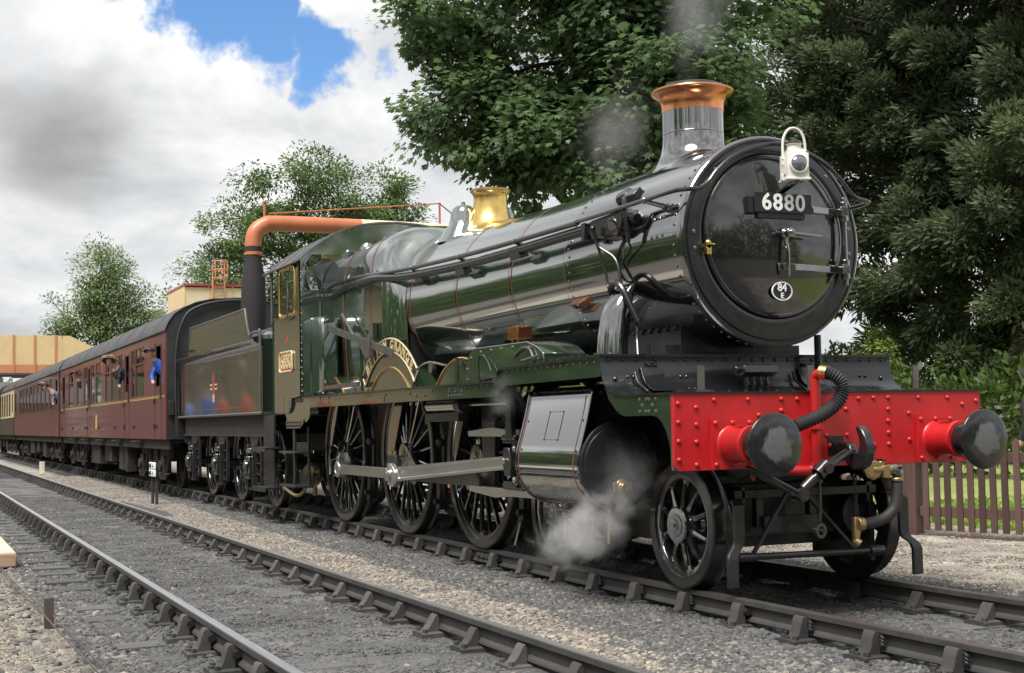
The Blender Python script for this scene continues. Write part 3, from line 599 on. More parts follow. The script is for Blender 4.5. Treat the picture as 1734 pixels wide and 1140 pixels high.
# worn buffer face: scuffed bare patch with ragged edge
def buffer_mat():
    m_ = pm('buffer_face', (.010, .0105, .0115), .22, coat=.4, var=.15); t = m_.node_tree; b = t.nodes['Principled BSDF']
    tcn = t.nodes.new('ShaderNodeTexCoord'); nz = t.nodes.new('ShaderNodeTexNoise'); nz.inputs['Scale'].default_value = 16; nz.inputs['Detail'].default_value = 10; t.links.new(tcn.outputs['Object'], nz.inputs['Vector'])
    ln = t.nodes.new('ShaderNodeVectorMath'); ln.operation = 'LENGTH'; t.links.new(tcn.outputs['Object'], ln.inputs[0])
    ma = t.nodes.new('ShaderNodeMath'); ma.operation = 'MULTIPLY_ADD'; t.links.new(nz.outputs[0], ma.inputs[0]); ma.inputs[1].default_value = .11; t.links.new(ln.outputs['Value'], ma.inputs[2])
    mr = t.nodes.new('ShaderNodeMapRange'); mr.inputs[1].default_value = .175; mr.inputs[2].default_value = .152; t.links.new(ma.outputs[0], mr.inputs[0])
    mx = t.nodes.new('ShaderNodeMix'); mx.data_type = 'RGBA'; t.links.new(mr.outputs[0], mx.inputs[0]); old = b.inputs['Base Color'].links[0].from_socket; t.links.new(old, mx.inputs[6])
    n2_ = t.nodes.new('ShaderNodeTexNoise'); n2_.inputs['Scale'].default_value = 40; t.links.new(tcn.outputs['Object'], n2_.inputs['Vector']); cr_ = t.nodes.new('ShaderNodeMix'); cr_.data_type = 'RGBA'; t.links.new(n2_.outputs[0], cr_.inputs[0]); cr_.inputs[6].default_value = (.06,.062,.064,1); cr_.inputs[7].default_value = (.13,.13,.13,1)
    t.links.new(cr_.outputs[2], mx.inputs[7]); t.links.new(mx.outputs[2], b.inputs['Base Color'])
    m2 = t.nodes.new('ShaderNodeMapRange'); m2.inputs[3].default_value = .2; m2.inputs[4].default_value = .55; t.links.new(mr.outputs[0], m2.inputs[0]); t.links.new(m2.outputs[0], b.inputs['Roughness'])
    cw = t.nodes.new('ShaderNodeMapRange'); cw.inputs[3].default_value = .4; cw.inputs[4].default_value = 0; t.links.new(mr.outputs[0], cw.inputs[0]); t.links.new(cw.outputs[0], b.inputs['Coat Weight'])
buffer_mat()
HM = MB().lathe((0,0,0), (1,0,0), [(.045,-.09),(.05,-.05),(.10,-.035),(.192,-.028),(.203,-.024),(.207,-.018),(.208,-.011),(.205,-.006),(.200,-.003),(.14,.012),(.07,.02),(0,.022)], 96).mesh('buffer_head', 'buffer_face', smooth=40)
for s in (-1, 1):
    b = MB(); y = s*.87
    b.prism([(y-.165,.885),(y+.165,.885),(y+.165,1.225),(y-.165,1.225)], 'x', .78, .803)
    b.lathe((.80,y,1.05), (1,0,0), [(.134,0),(.128,.005),(.1215,.014),(.119,.03),(.119,.15),(.119,.222),(.1195,.226),(.128,.227),(.130,.23),(.130,.262),(.128,.266),(.10,.267)], 64)
    b.obx((.93,y,1.195),(.12,.10,.012))
    bo = b.build('buffer', 'beam_red', loco, smooth=32)
    for dy in (-.135,-.0,.135):
        for dz in (-.14,.14):
            inst('bolt', RM, bo, (.803, y+dy, 1.055+dz), (0, PI/2, 0))
    r_ = MB(); r_.lathe((1.08,y,1.05), (1,0,0), [(.10,-.01),(.112,.0),(.114,.03),(.112,.11),(.10,.14),(.08,.15),(.06,.22)], 40); r_.build('buffer_ram', 'black_satin', bo)
    h = inst('buffer_head', HM, bo, (1.30, y, 1.05))
# draw hook
hk = MB(); hp = [(.775,1.05),(.93,1.045),(.965,1.02),(.985,.985),(1.02,.975),(1.055,.99),(1.072,1.03),(1.066,1.08),(1.04,1.13),(1.035,1.155),(1.055,1.162),(1.105,1.13),(1.145,1.07),(1.16,1.0),(1.145,.93),(1.10,.88),(1.04,.855),(.98,.86),(.93,.89),(.89,.94),(.775,.96)]
hk.prism(hp, 'y', -.036, .036); hk.build('draw_hook', 'black_satin', loco, bevel=.012)
hk2 = MB(); hk2.bx(.778,.786,-.075,.06,.95,1.09); hk2.build('hook_slot', 'plate_black', beam, bevel=.002)
# screw coupling
sc = MB()
A = Vector((.96,-.03,.985)); T1 = Vector((.99,-.275,.875)); T2 = Vector((.97,-.475,.705)); E_ = Vector((.92,-.79,.87))
for dx in (-.035,.035): sc.tube([A+Vector((dx,0,0)), T1+Vector((dx,0,0))], .019, 10)
sc.tube([A+Vector((-.035,0,0)),A+Vector((0,.03,.02)),A+Vector((.035,0,0))],.019,10,smooth=4)
sc.tube([T1, T2], .022, 12); sc.cyl(T1+Vector((0,.03,.025)), T1+Vector((0,-.05,-.04)), .05, n=14); sc.cyl(T1+Vector((-.07,0,0)),T1+Vector((.07,0,0)),.035,n=12)
sc.cyl(T1+(T2-T1)*.38, T1+(T2-T1)*.80, .036, n=14); sc.cyl(T2+Vector((-.075,0,0)),T2+Vector((.075,0,0)),.036,n=12)
sc.build('screw_coupling', 'black_satin', loco)
lk = MB()
for dx in (-.055,.055): lk.tube([T2+Vector((dx,0,0)), E_+Vector((dx*.9,0,0))], .016, 10); lk.lathe(T2+Vector((dx,0,0)),(1,0,0),[(.02,-.014),(.046,-.014),(.046,.014),(.02,.014)],18,True)
lk.tube([E_+Vector((-.05,0,0)),E_+Vector((-.02,-.04,.02)),E_+Vector((.02,-.04,.02)),E_+Vector((.05,0,0))],.016,10,smooth=4)
lk.build('coupling_link', 'black_satin', loco)
lv = MB(); lv.tube([(.97,-.30,.80),(.98,-.305,.62),(.975,-.31,.51)],.011,8); lv.cyl((.96,-.305,.78),(.96,-.305,.82),.035,n=10); lv.lathe((.975,-.308,.455),(1,.2,0),[(.030,-.014),(.052,-.014),(.052,.014),(.030,.014)],24,True); lv.tube([(.975,-.34,.46),(.975,-.28,.46)],.008,6)
lv.build('coupling_tommy_bar', 'black_satin', loco)
rh = MB(); rh.tube([(.78,-.74,.92),(.84,-.76,.88),(.86,-.76,.83),(.84,-.74,.81),(.81,-.72,.83)],.012,8,smooth=4); rh.build('coupling_hook', 'beam_red', beam)
# vacuum pipe + hose
vpipe = MB(); vpipe.tube([(.83,-.205,.86),(.83,-.205,1.47),(.84,-.203,1.505),(.87,-.195,1.525),(.91,-.185,1.53)], .036, 14, smooth=4)
vpipe.tube([(.74,-.45,.86),(.80,-.25,.855),(.83,-.205,.90)],.036,12,smooth=4)
vpo = vpipe.build('vacuum_pipe', 'beam_red', loco)
cl_ = MB(); cl_.bx(.80,.87,-.255,-.155,1.14,1.16); cl_.build('pipe_clip', 'beam_red', vpo)
hp_ = crom([Vector(p) for p in ((.91,-.19,1.53),(.955,-.15,1.515),(.985,-.10,1.46),(.99,-.095,1.39),(.985,-.15,1.31),(.975,-.25,1.245),(.96,-.36,1.20),(.945,-.46,1.165))], 9)
hose = MB(); rr = [.042+.007*(1 if (i % 2 == 0) else -.6) for i in range(len(hp_))]; hose.tube(hp_, rr, 16); hose.build('vacuum_hose', 'rubber', loco, smooth=50)
hc = MB(); hc.cyl((.885,-.198,1.535),(.93,-.172,1.525),.05,n=16); hc.build('hose_clip', 'brass', vpo)
# steam heating hose
sh_ = MB(); sh_.cyl((.80,.27,.845),(.86,.26,.845),.062,n=16); sh_.cyl((.83,.26,.845),(.86,.42,.845),.036,n=14); sh_.lathe((.84,.26,.845),(1,-.1,0),[(.02,-.01),(.075,-.01),(.075,.012),(.02,.012)],8,True); sh_.cyl((.84,.33,.85),(.84,.33,.905),.03,n=10); sh_.obx((.85,.35,.83),(.07,.06,.09)); sh_.cyl((.86,.452,.76),(.86,.452,.785),.048,n=16)
sho = sh_.build('steam_heat_cock', 'brass_old', loco, bevel=.006)
s2_ = MB(); s2_.tube([(.855,.40,.845),(.86,.445,.845),(.86,.462,.81),(.86,.457,.765)],.041,14,smooth=4); s2_.cyl((.83,.34,.905),(.83,.34,.92),.045,n=10); s2_.build('elbow', 'black_gloss', sho)
s3 = MB(); s3.tube([(.86,.454,.76),(.86,.448,.66),(.855,.42,.565),(.84,.34,.50),(.83,.24,.475),(.82,.15,.468)],.040,16,smooth=7); s3.build('steam_heat_hose', 'canvas_hose', loco)
s4 = MB(); s4.cyl((.82,.17,.47),(.82,.12,.468),.05,n=14); s4.prism([(.09,.52),(.14,.52),(.145,.44),(.125,.35),(.09,.33),(.085,.42)],'x',.80,.84); s4.cyl((.81,.10,.36),(.84,.13,.33),.03,n=10); s4.build('hose_end_fitting', 'brass_old', loco, bevel=.006)
ch_ = MB()
for i in range(9):
    z = .80-.034*i; c = Vector((.80,.13+.001*i,z)); q = Vector((1,0,0)) if i % 2 else Vector((0,1,0))
    ch_.tube([c+Vector((0,0,.02))+q*.0, c+q*.011+Vector((0,0,.008)), c+q*.011-Vector((0,0,.008)), c-Vector((0,0,.02)), c-q*.011-Vector((0,0,.008)), c-q*.011+Vector((0,0,.008))], .0045, 5, closed=True)
ch_.build('hose_chain', 'black_frame', loco, kind='stuff')
# guard irons, cross bar, V brace
for s in (-1,1):
    g = MB(); pl = [(.655,.66),(.70,.655),(.712,.62),(.712,.38),(.73,.34),(.785,.29),(.795,.25),(.795,.065)]
    cen = [Vector((.60+.0*i, s*p[0], p[1])) for i, p in enumerate(pl)]
    hw = .042
    for i in range(len(cen)-1):
        pass
    prof = [Vector((s*p[0], p[1])) for p in pl]; nr = []
    xs = [.45,.55,.60,.60,.60,.63,.64,.64]
    ring = []
    for i, p in enumerate(pl):
        ring.append([Vector((xs[i]-.015, s*(p[0]-hw), p[1])), Vector((xs[i]+.015, s*(p[0]-hw), p[1])), Vector((xs[i]+.015, s*(p[0]+hw), p[1])), Vector((xs[i]-.015, s*(p[0]+hw), p[1]))])
    g.loft(ring, True, True); g.build('guard_iron', 'black_frame', loco, bevel=.005)
cbr = MB(); cbr.tube([(.62,-.74,.268),(.62,.50,.255)],.024,12); cbr.cyl((.62,.38,.256),(.62,.50,.255),.038,n=14); cbr.cyl((.62,-.74,.268),(.62,-.60,.267),.032,n=12); cbr.build('stay_bar', 'black_satin', loco)
vbr = MB(); vbr.beam((.60,-.31,.69),(.60,-.61,.27),.02,.032,(1,0,0)); vbr.beam((.60,-.15,.69),(.60,.27,.27),.02,.032,(1,0,0)); vbr.build('brace', 'black_frame', loco)

# ---- smokebox, boiler, firebox -----------------------------------
sb = MB(); sb.lathe((0,0,CZ), (1,0,0), [(.77,-1.845),(.793,-1.845),(.793,-1.80),(.793,-.05),(.793,.02),(.803,.022),(.803,.062),(.798,.075),(.785,.084)], 96)
smoke = sb.build('smokebox', 'black_gloss', loco, smooth=40)
rg = MB(); n_ = 96; rings = []
for (r_, x, c) in ((.785,.084,CZ),(.768,.086,CZ),(.764,.078,CZ),(.752,.078,CZ),(.747,.092,CZ),(.66,.100,2.585),(.640,.100,2.588),(.628,.094,2.59),(.622,.06,2.59)):
    rings.append([Vector((x, r_*math.sin(2*PI*i/n_), c+r_*math.cos(2*PI*i/n_))) for i in range(n_)])
rg.loft(rings); ring = rg.build('smokebox_ring', 'black_satin', smoke, smooth=40)
dr_ = MB(); prof = [(.622,.065),(.622,.098),(.614,.114),(.598,.120),(.590,.116)]+[(.585*(1-i/16), .118+.095*(1-(1-i/16)**2)) for i in range(17)]
dr_.lathe((0,0,2.59), (1,0,0), prof, 96); door = dr_.build('smokebox_door', 'door_paint', loco, smooth=40)
rv = MB()
for i in range(64):
    a = 2*PI*i/64+.04; rv.dome((-.035,.793*math.sin(a),CZ+.793*math.cos(a)),(0,math.sin(a),math.cos(a)),.0135)
for i in range(72):
    a = 2*PI*i/72; x = -1.80+(.03 if i % 2 else -.0); rv.dome((x,.793*math.sin(a),CZ+.793*math.cos(a)),(0,math.sin(a),math.cos(a)),.0135)
for dz in (.14,.0):
    for dx in (-.36,-.28,-.20): 
        z = 2.555+dz+.05; y = -math.sqrt(.793**2-(z-CZ)**2); rv.dome((dx,y,z),(0,y,z-CZ),.0155)
for a in (262,272,82,98,-45,45):
    rv.dome((.094,.70*math.sin(rad(a)),2.575+.70*math.cos(rad(a))),(1,0,0),.018)
rv.build('rivets', 'black_gloss', smoke, kind='stuff')
# boiler barrel
bl_ = MB(); bl_.lathe((0,0,CZ), (1,0,0), [(.50,-1.845),(.776,-1.845),(.776,-1.90),(.78,-3.05),(.815,-4.35),(.860,-5.85),(.862,-5.9),(.50,-5.9)], 96); boil = bl_.build('boiler', 'green', loco, smooth=40)
def boiler_r(x): return np.interp(-x, [1.84,3.05,4.35,5.9], [.776,.78,.815,.862])
for x in (-1.875,-3.05,-4.35,-5.66):
    r_ = float(boiler_r(x)); b = MB(); b.lathe((x,0,CZ), (1,0,0), [(float(boiler_r(x-.03))-.003,-.03),(float(boiler_r(x-.03))+.004,-.027),(float(boiler_r(x+.03))+.004,.027),(float(boiler_r(x+.03))-.003,.03)], 96); bo = b.build('boiler_band', 'black_gloss' if x != -1.875 else 'green', boil, smooth=30)
    for dx in (-.030,.030):
        rr_ = float(boiler_r(x+dx))+.003; MB().lathe((x+dx,0,CZ), (1,0,0), [(rr_-.005,-.006),(rr_+.001,-.004),(rr_+.001,.004),(rr_-.005,.006)], 96).build('band_lining', 'lining', bo)
# Belpaire firebox
def bel(x, a, b, n, zb=1.60, k=56):
    pts = [Vector((x,-a*.93,zb)), Vector((x,-a*.97,2.0))]
    for i in range(k+1):
        t = PI-PI*i/k; c, s = math.cos(t), math.sin(t)
        pts.append(Vector((x, a*math.copysign(abs(c)**(2/n), c), CZ-.05+ (b+.05)*abs(s)**(2/n))))
    return pts+[Vector((x,a*.97,2.0)), Vector((x,a*.93,zb))]
fb = MB(); secs = [(-5.75,.85,.85,2.0),(-5.752,.870,.870,2.0),(-5.86,.872,.876,2.05),(-5.93,.885,.89,2.25),(-6.02,.915,.925,2.7),(-6.11,.938,.955,3.2),(-6.2,.952,.975,3.7),(-6.32,.957,.982,4.1),(-6.6,.955,.98,4.3),(-7.5,.93,.955,4.3),(-8.42,.905,.93,4.3)]
fb.loft([bel(*s) for s in secs], True, False); MB().bx(-5.80,-5.77,-.80,.80,1.6,2.6).build('throat_plate', 'black_frame', loco); fbo = fb.build('firebox', 'green', loco, smooth=50)
for x, a, b, n in ((-6.72,.958,.983,4.3),(-7.9,.928,.952,4.3)):
    bd = MB(); bd.loft([bel(x-.028,a-.01,b-.01,n), bel(x-.027,a,b,n), bel(x+.027,a,b,n), bel(x+.028,a-.01,b-.01,n)], True); bo = bd.build('firebox_band', 'black_gloss', fbo, smooth=50)
    for dx in (-.03,.03): MB().tube(bel(x+dx,a-.004,b-.004,n), .0055, 5).build('band_lining', 'lining', bo)
wf = MB()   # washout plugs, small fittings on the firebox side
for x in (-6.5,-7.1,-7.6): wf.lathe((x,-.955,2.95),(0,-1,0),[(.05,-.03),(.05,.012),(.035,.02),(.035,.035),(0,.04)],12)
wf.tube([(-6.35,-.97,2.1),(-6.6,-1.0,2.15),(-7.2,-1.0,2.3),(-7.7,-1.0,2.6)],.016,8,smooth=4); wf.tube([(-7.0,-.98,1.62),(-7.0,-.99,2.2)],.014,8); wf.tube([(-6.85,-1.02,1.62),(-6.85,-1.02,2.05)],.013,8); wf.obx((-6.55,-.985,2.30),(.16,.05,.2))
wf.build('firebox_fittings', 'green_side', loco, smooth=40)
# chimney (flared base follows the smokebox curve)
CX = -1.0
def saddle(r, t, blend): # returns point on flare
    x = CX+r*math.cos(t); y = r*math.sin(t); return x, y
cm = MB(); rings = []; n_ = 64; rs = .795
prof_c = [(.43,0,1.0),(.39,.008,1.0),(.35,.022,1.),(.315,.045,.95),(.288,.078,.8),(.270,.115,.5),(.260,.155,.2),(.2555,.20,0),(.2545,.30,0),(.254,.455,0)]
for r_, h, bl_w in prof_c:
    rg_ = []
    for i in range(n_):
        t = 2*PI*i/n_; x, y = saddle(r_, t, 0); zs = CZ+math.sqrt(max(rs*rs-y*y, .01)); zf = CZ+rs
        rg_.append(Vector((x, y, (zs*bl_w+zf*(1-bl_w)) + h - .006)))
    rings.append(rg_)
cm.loft(rings); cm.lathe((CX,0,CZ+rs), (0,0,1), [(.254,.22),(.257,.223),(.257,.232),(.254,.235)], 64)
chim = cm.build('chimney', 'black_gloss', loco, smooth=50)
zb = CZ+rs+.42
cc = MB(); cc.lathe((CX,0,zb), (0,0,1), [(.250,-.01),(.2575,-.008),(.2575,.03),(.260,.06),(.268,.09),(.285,.118),(.312,.140),(.336,.152),(.343,.160),(.341,.170),(.325,.178),(.29,.188),(.262,.195),(.24,.2)], 72); cc.build('chimney_cap', 'copper', chim, smooth=60)
ci = MB(); ci.lathe((CX,0,zb), (0,0,1), [(.262,.190),(.255,.205),(.235,.222),(.215,.228),(.20,.22),(.195,.0)], 48); ci.build('chimney_liner', 'plate_black', chim)
# safety-valve bonnet
sv = MB(); rings = []; SX = -5.30; rs2 = .845
for r_, h, w in ((.34,0,1.),(.30,.012,1.),(.265,.04,.85),(.235,.085,.6),(.212,.14,.3),(.198,.20,.1),(.190,.26,0),(.188,.32,0),(.192,.36,0),(.208,.385,0),(.222,.395,0)):
    rg_ = []
    for i in range(n_):
        t = 2*PI*i/n_; x = SX+r_*math.cos(t); y = r_*math.sin(t); rg_.append(Vector((x, y, (CZ+math.sqrt(rs2*rs2-y*y))*w+(CZ+rs2)*(1-w)+h-.004)))
    rings.append(rg_)
sv.loft(rings); svo = sv.build('safety_valve_bonnet', 'brass', loco, smooth=60)
sr = MB(); sr.lathe((SX,0,CZ+rs2), (0,0,1), [(.222,.390),(.226,.395),(.226,.412),(.215,.418),(.17,.41),(.16,.3)], 56); sr.build('bonnet_rim', 'brass_old', svo)
# top feed covers either side of the bonnet
for s in (-1,1):
    tf = MB(); rr_ = []
    for (r_, dz, dy) in ((.30,-.12,.0),(.24,.0,.02),(.20,.08,.05),(.178,.16,.06),(.172,.22,.06),(.15,.27,.06),(.10,.30,.06),(.03,.315,.06),(.025,.35,.06),(.004,.352,.06)):
        rr_.append([Vector((SX-.22+r_*.9*math.cos(2*PI*i/32), s*(.30-dy)+r_*.8*math.sin(2*PI*i/32), CZ+.80+dz-.0)) for i in range(32)])
    tf.loft(rr_); tf.build('top_feed_cover', 'green', loco, smooth=60)
# handrails
hr = MB(); r_side = .0165
path = [(-8.75,-.93,2.94),(-8.3,-.965,3.0),(-7.5,-.985,2.995),(-6.8,-1.0,2.98),(-5.5,-.955,2.92),(-3.5,-.93,2.87),(-1.6,-.92,2.855),(-1.35,-.915,2.86)]
hr.tube(path, .024, 10, smooth=4)
hr.tube([(-1.38,-.92,2.865),(-1.1,-.915,2.865),(-.25,-.90,2.875),(.10,-.875,2.885),(.19,-.81,2.89),(.20,-.70,2.905),(.20,-.62,2.96),(.20,-.555,3.036),(.20,-.407,3.152),(.20,-.196,3.237),(.20,0,3.275),(.20,.2,3.237),(.20,.41,3.152),(.20,.555,3.036),(.20,.64,2.945),(.20,.71,2.895),(.19,.81,2.88),(.10,.875,2.88),(-.25,.90,2.875),(-1.5,.92,2.86),(-5.5,.95,2.9)], .017, 10, smooth=5)
hro = hr.build('handrail', 'black_satin', loco)
for x, z, y in ((-.27,2.875,-.90),(-2.6,2.86,-.925),(-3.95,2.875,-.94),(-5.3,2.915,-.955)):
    hs = MB(); R_ = .793 if x > -1.8 else float(boiler_r(x)); a = math.atan2(z-CZ-.02, y); hs.cyl((x,y,z),(x+.15 if x > -1 else x, math.cos(a)*R_, CZ+math.sin(a)*R_),.02,.03,n=10); hs.sphere((x,y,z),.028,10,6)
    hs.lathe((x+(.12 if x > -1 else 0),math.cos(a)*(R_+.03),CZ+math.sin(a)*(R_+.03)),(0,math.cos(a),math.sin(a)),[(.0,-.03),(.04,-.03),(.035,.02),(0,.02)],10); hs.build('handrail_stanchion', 'black_gloss', hro)
ej = MB(); ej.tube([(-8.45,-.90,2.88),(-7.6,-.965,2.93),(-6.5,-.99,2.92),(-5.5,-.925,2.845),(-3.5,-.885,2.79),(-1.5,-.875,2.79),(-1.25,-.86,2.79)],.045,12,smooth=5); 
for x in (-2.65,-4.0,-5.2): ej.obx((x,-.87,2.76 if x > -4.5 else 2.81),(.22,.09,.10),(.3,0,0))
ej.build('ejector_pipe', 'black_satin', loco, smooth=50, bevel=.008)
# regulator valve lubricator cover on the smokebox side
lc = MB()
lc.prism([(-1.26,2.745),(-1.26,2.83),(-1.15,2.85),(-.88,2.86),(-.66,2.87),(-.64,2.82),(-.68,2.73),(-.82,2.70),(-1.12,2.70)], 'y', -.885, -.70)
lc.lathe((-.80,-.80,2.78),(0,-.75,-.35),[(0,.10),(.07,.10),(.085,.085),(.085,-.1),(0,-.1)],24); lc.lathe((-1.05,-.60,3.00),(0,-.6,.8),[(0,.10),(.07,.09),(.09,.06),(.09,-.08)],20)
lc.obx((-.93,-.64,3.02),(.26,.10,.08),(.75,0,0)); lc.cyl((-.62,-.88,2.95),(-.60,-.86,2.60),.02,n=8); lc.obx((-1.27,-.88,2.77),(.06,.07,.14)); lc.cyl((-.68,-.84,2.84),(-.54,-.81,2.78),.055,.045,n=16)
lc.build('lubricator_cover', 'black_satin', loco, bevel=.01)
th = MB()
th.tube([(-1.05,-.93,2.76),(-1.06,-.915,2.70),(-1.02,-.85,2.45),(-.99,-.84,2.30),(-.93,-.85,2.26)],.012,8,smooth=5); th.tube([(-1.03,-.93,2.74),(-1.02,-.90,2.62),(-.90,-.83,2.52),(-.84,-.815,2.40),(-.80,-.81,2.25),(-.62,-.80,1.98),(-.50,-.86,1.85),(-.42,-.9,1.71)],.012,8,smooth=5)
th.tube([(-.60,-.87,2.62),(-.62,-.83,2.55),(-.74,-.82,2.49),(-.80,-.815,2.44)],.009,8,smooth=4); th.sphere((-1.05,-.935,2.765),.025,8,6)
th.build('oil_pipe', 'black_satin', loco)
cn = MB(); cn.tube([(-.60,-.83,2.70),(-.45,-.80,2.71),(-.40,-.775,2.78),(-.33,-.765,2.80),(-.02,-.77,2.80)],.010,8,smooth=4); cn.build('conduit', 'black_satin', loco)
# outside steam pipe
so = MB()
rings = []
for p, rx, ry in (((-.80,-.62,2.36),.10,.10),((-.80,-.76,2.30),.115,.11),((-.795,-.84,2.20),.125,.115),((-.79,-.885,2.05),.128,.115),((-.785,-.915,1.88),.132,.118),((-.78,-.93,1.69),.135,.12)):
    rings.append([Vector((p[0]+rx*math.cos(2*PI*i/28), p[1]+ry*math.sin(2*PI*i/28), p[2]+(.06*math.sin(2*PI*i/28) if p[2] > 2.15 else 0))) for i in range(28)])
so.loft(rings); spo = so.build('steam_pipe', 'black_gloss', loco, smooth=60)
s5 = MB(); s5.tube([(-.93,-.79,2.14),(-.92,-.85,2.25),(-.80,-.885,2.305),(-.70,-.88,2.26),(-.62,-.84,2.10),(-.58,-.80,1.98)],.028,10,smooth=5)
for dx in (-.12,.12): MB().tube([(-.79+dx,-1.03,1.70),(-.79+dx,-1.0,1.745)],.014,8).build('bolt', 'black_gloss', spo)
s5.build('pipe_flange', 'black_satin', spo)
sd_ = MB(); sd_.prism([(-.60,1.2),(.60,1.2),(.56,1.55),(.50,1.75),(.50,1.98),(.60,2.35),(-.60,2.35),(-.50,1.98),(-.50,1.75),(-.56,1.55)], 'x', -1.62, -.45); sd_.bx(-1.6,-.48,-.62,.62,1.70,1.80)
for i in range(7): sd_.dome((-1.3+i*.13,-.505,1.93),(0,-1,0),.022)
sd_.build('smokebox_saddle', 'black_frame', loco)
# lamp bracket, hinges, dart, plates
hg = MB()
for z, l_ in ((2.79,.26),(2.345,.60)):
    y1 = .555; pts = []
    for i in range(9):
        y = y1-l_*i/8; r_ = math.hypot(y, z-2.59); x = .118+.095*(1-(min(r_,.585)/.585)**2) if r_ < .585 else .118
        pts.append((x, y))
    poly = [Vector((p[0], p[1])) for p in pts]; hg._sheet(poly, [Vector((1,0))]*9, .022, 'z', z-.026+.0, z+.026)
    hg.obx((.155,.585,z),(.10,.07,.07)); hg.cyl((.17,.60,z-.075),(.17,.60,z+.075),.034,n=14)
hg.cyl((.17,.60,2.22),(.17,.60,2.90),.02,n=12); hg.build('door_hinge', 'black_gloss', door, bevel=.005)
dt = MB(); xd = .212; dt.lathe((xd-.03,0,2.59),(1,0,0),[(.11,0),(.11,.012),(.095,.02),(.03,.024),(.03,.05),(.042,.055),(.042,.085),(.030,.09),(.030,.12),(.036,.122),(.036,.145),(.018,.15),(.018,.165),(0,.17)],24)
dt.tube([(xd+.035,0,2.59),(xd+.05,.01,2.45),(xd+.045,.012,2.27)],[.017,.014],8); dt.tube([(xd+.085,.02,2.588),(xd+.09,.15,2.578),(xd+.09,.29,2.572)],[.017,.012],8); dt.tube([(xd+.04,-.0,2.59),(xd+.04,.09,2.565)],.012,8); dt.build('door_dart', 'black_gloss', door, bevel=.003)
np_ = MB(); np_.bx(.225,.237,-.255,.255,2.745,2.893); npo = np_.build('number_plate', 'plate_black', door, bevel=.003)
nb = MB(); nb.bx(.16,.2245,-.30,-.18,2.74,2.86); nb.bx(.14,.2245,-.22,.2,2.705,2.743); nb.build('plate_bracket', 'plate_black', door)
tx = MB(); put_text(tx, '6880', .172, (.2385,0,2.818), (0,1,0), (0,0,1), extrude=.004, bold=.0035, spacing=1.16); tx.build('plate_number', 'white_plate', npo, smooth=0)
spl = MB(); spl.lathe((0,0,0),(1,0,0),[(0,.0),(.094,0),(.094,.012),(0,.012)],40); vs = [(v[0]+.172, v[1], v[2]*.76+2.165) for v in spl.v]; q = MB(); q.add(vs, spl.f); sho_ = q.build('shed_plate', 'plate_black', door)
q = MB(); q.lathe((0,0,0),(1,0,0),[(.083,.0),(.093,.0),(.093,.010),(.083,.010)],40,True); q.v = [(v[0]+.180, v[1], v[2]*.76+2.165) for v in q.v]
put_text(q, '84', .082, (.1895,0,2.190), (0,1,0), (0,0,1), extrude=.003, bold=.001); put_text(q, 'E', .058, (.1895,0,2.130), (0,1,0), (0,0,1), extrude=.003, bold=.001); q.build('plate_lettering', 'white_plate', sho_, smooth=0)
tp = MB(); tp.cyl((.09,-.615,2.49),(.17,-.615,2.49),.02,n=10); tp.obx((.15,-.615,2.47),(.04,.04,.09)); tp.sphere((.155,-.615,2.51),.025,10,6); tp.tube([(.15,-.62,2.505),(.16,-.56,2.50)],.007,6); tp.build('blower_cock', 'brass', loco)
# head lamp
lamp = thing('head_lamp', 'white head lamp with hoop handle and bullseye lens above the number plate', 'lamp', (.36, .02, 2.975))
l0 = Vector((.36,.02,2.975)); A_ = rad(-14)
def lp(x, y, z): return (l0.x+x*math.cos(A_)-y*math.sin(A_), l0.y+x*math.sin(A_)+y*math.cos(A_), l0.z+z)
def turn(m_): m_.v = [lp(v[0]*.92, v[1]*.92, v[2]*.92) for v in m_.v]; return m_
b = MB(); b.bx(-.085,.085,-.09,.09,.0,.205); b.bx(-.095,.095,-.10,.10,-.012,.006); b.prism([(-.085,.205),(.085,.205),(.06,.24),(-.06,.24)],'y',-.065,.065); b.obx((0,-.094,.10),(.10,.006,.13)); b.obx((-.02,-.10,.02),(.05,.012,.05)); b.obx((.0,-.10,.17),(.03,.012,.02))
turn(b).build('lamp_body', 'white_paint', lamp, bevel=.006)
b = MB(); b.lathe((0,0,.235),(0,0,1),[(.058,0),(.058,.045),(.07,.05),(.07,.062),(.05,.075),(0,.08)],20); turn(b).build('lamp_top', 'white_paint', lamp)
b = MB(); b.lathe((0,0,.235),(0,0,1),[(.0705,.052),(.0725,.06),(.055,.078),(0,.084)],20); turn(b).build('lamp_cowl', 'black_satin', lamp)
b = MB(); b.lathe((.085,0,.115),(1,0,0),[(.078,0),(.078,.022),(.070,.026),(.064,.02)],32); turn(b).build('lens_ring', 'white_paint', lamp)
b = MB(); b.lathe((.085,0,.115),(1,0,0),[(.066,.018),(.05,.032),(.025,.042),(0,.045)],28); turn(b).build('lens', 'lens_glass', lamp)
b = MB(); b.tube([(0,-.095,.12),(0,-.095,.26),(0,-.085,.34),(0,-.05,.40),(0,0,.42),(0,.05,.40),(0,.085,.34),(0,.095,.26),(0,.095,.12)],.011,8,smooth=4); turn(b).build('handle', 'white_paint', lamp)
lbk = MB(); lbk.prism([(.10,2.88),(.10,2.905),(.34,2.965),(.46,2.962),(.46,2.945),(.34,2.945)],'y',-.005,.05); lbk.obx((.13,-.17,2.90),(.03,.05,.17)); lbk.obx((.13,.04,2.90),(.03,.05,.17)); lbk.build('lamp_bracket', 'black_gloss', door, bevel=.004)
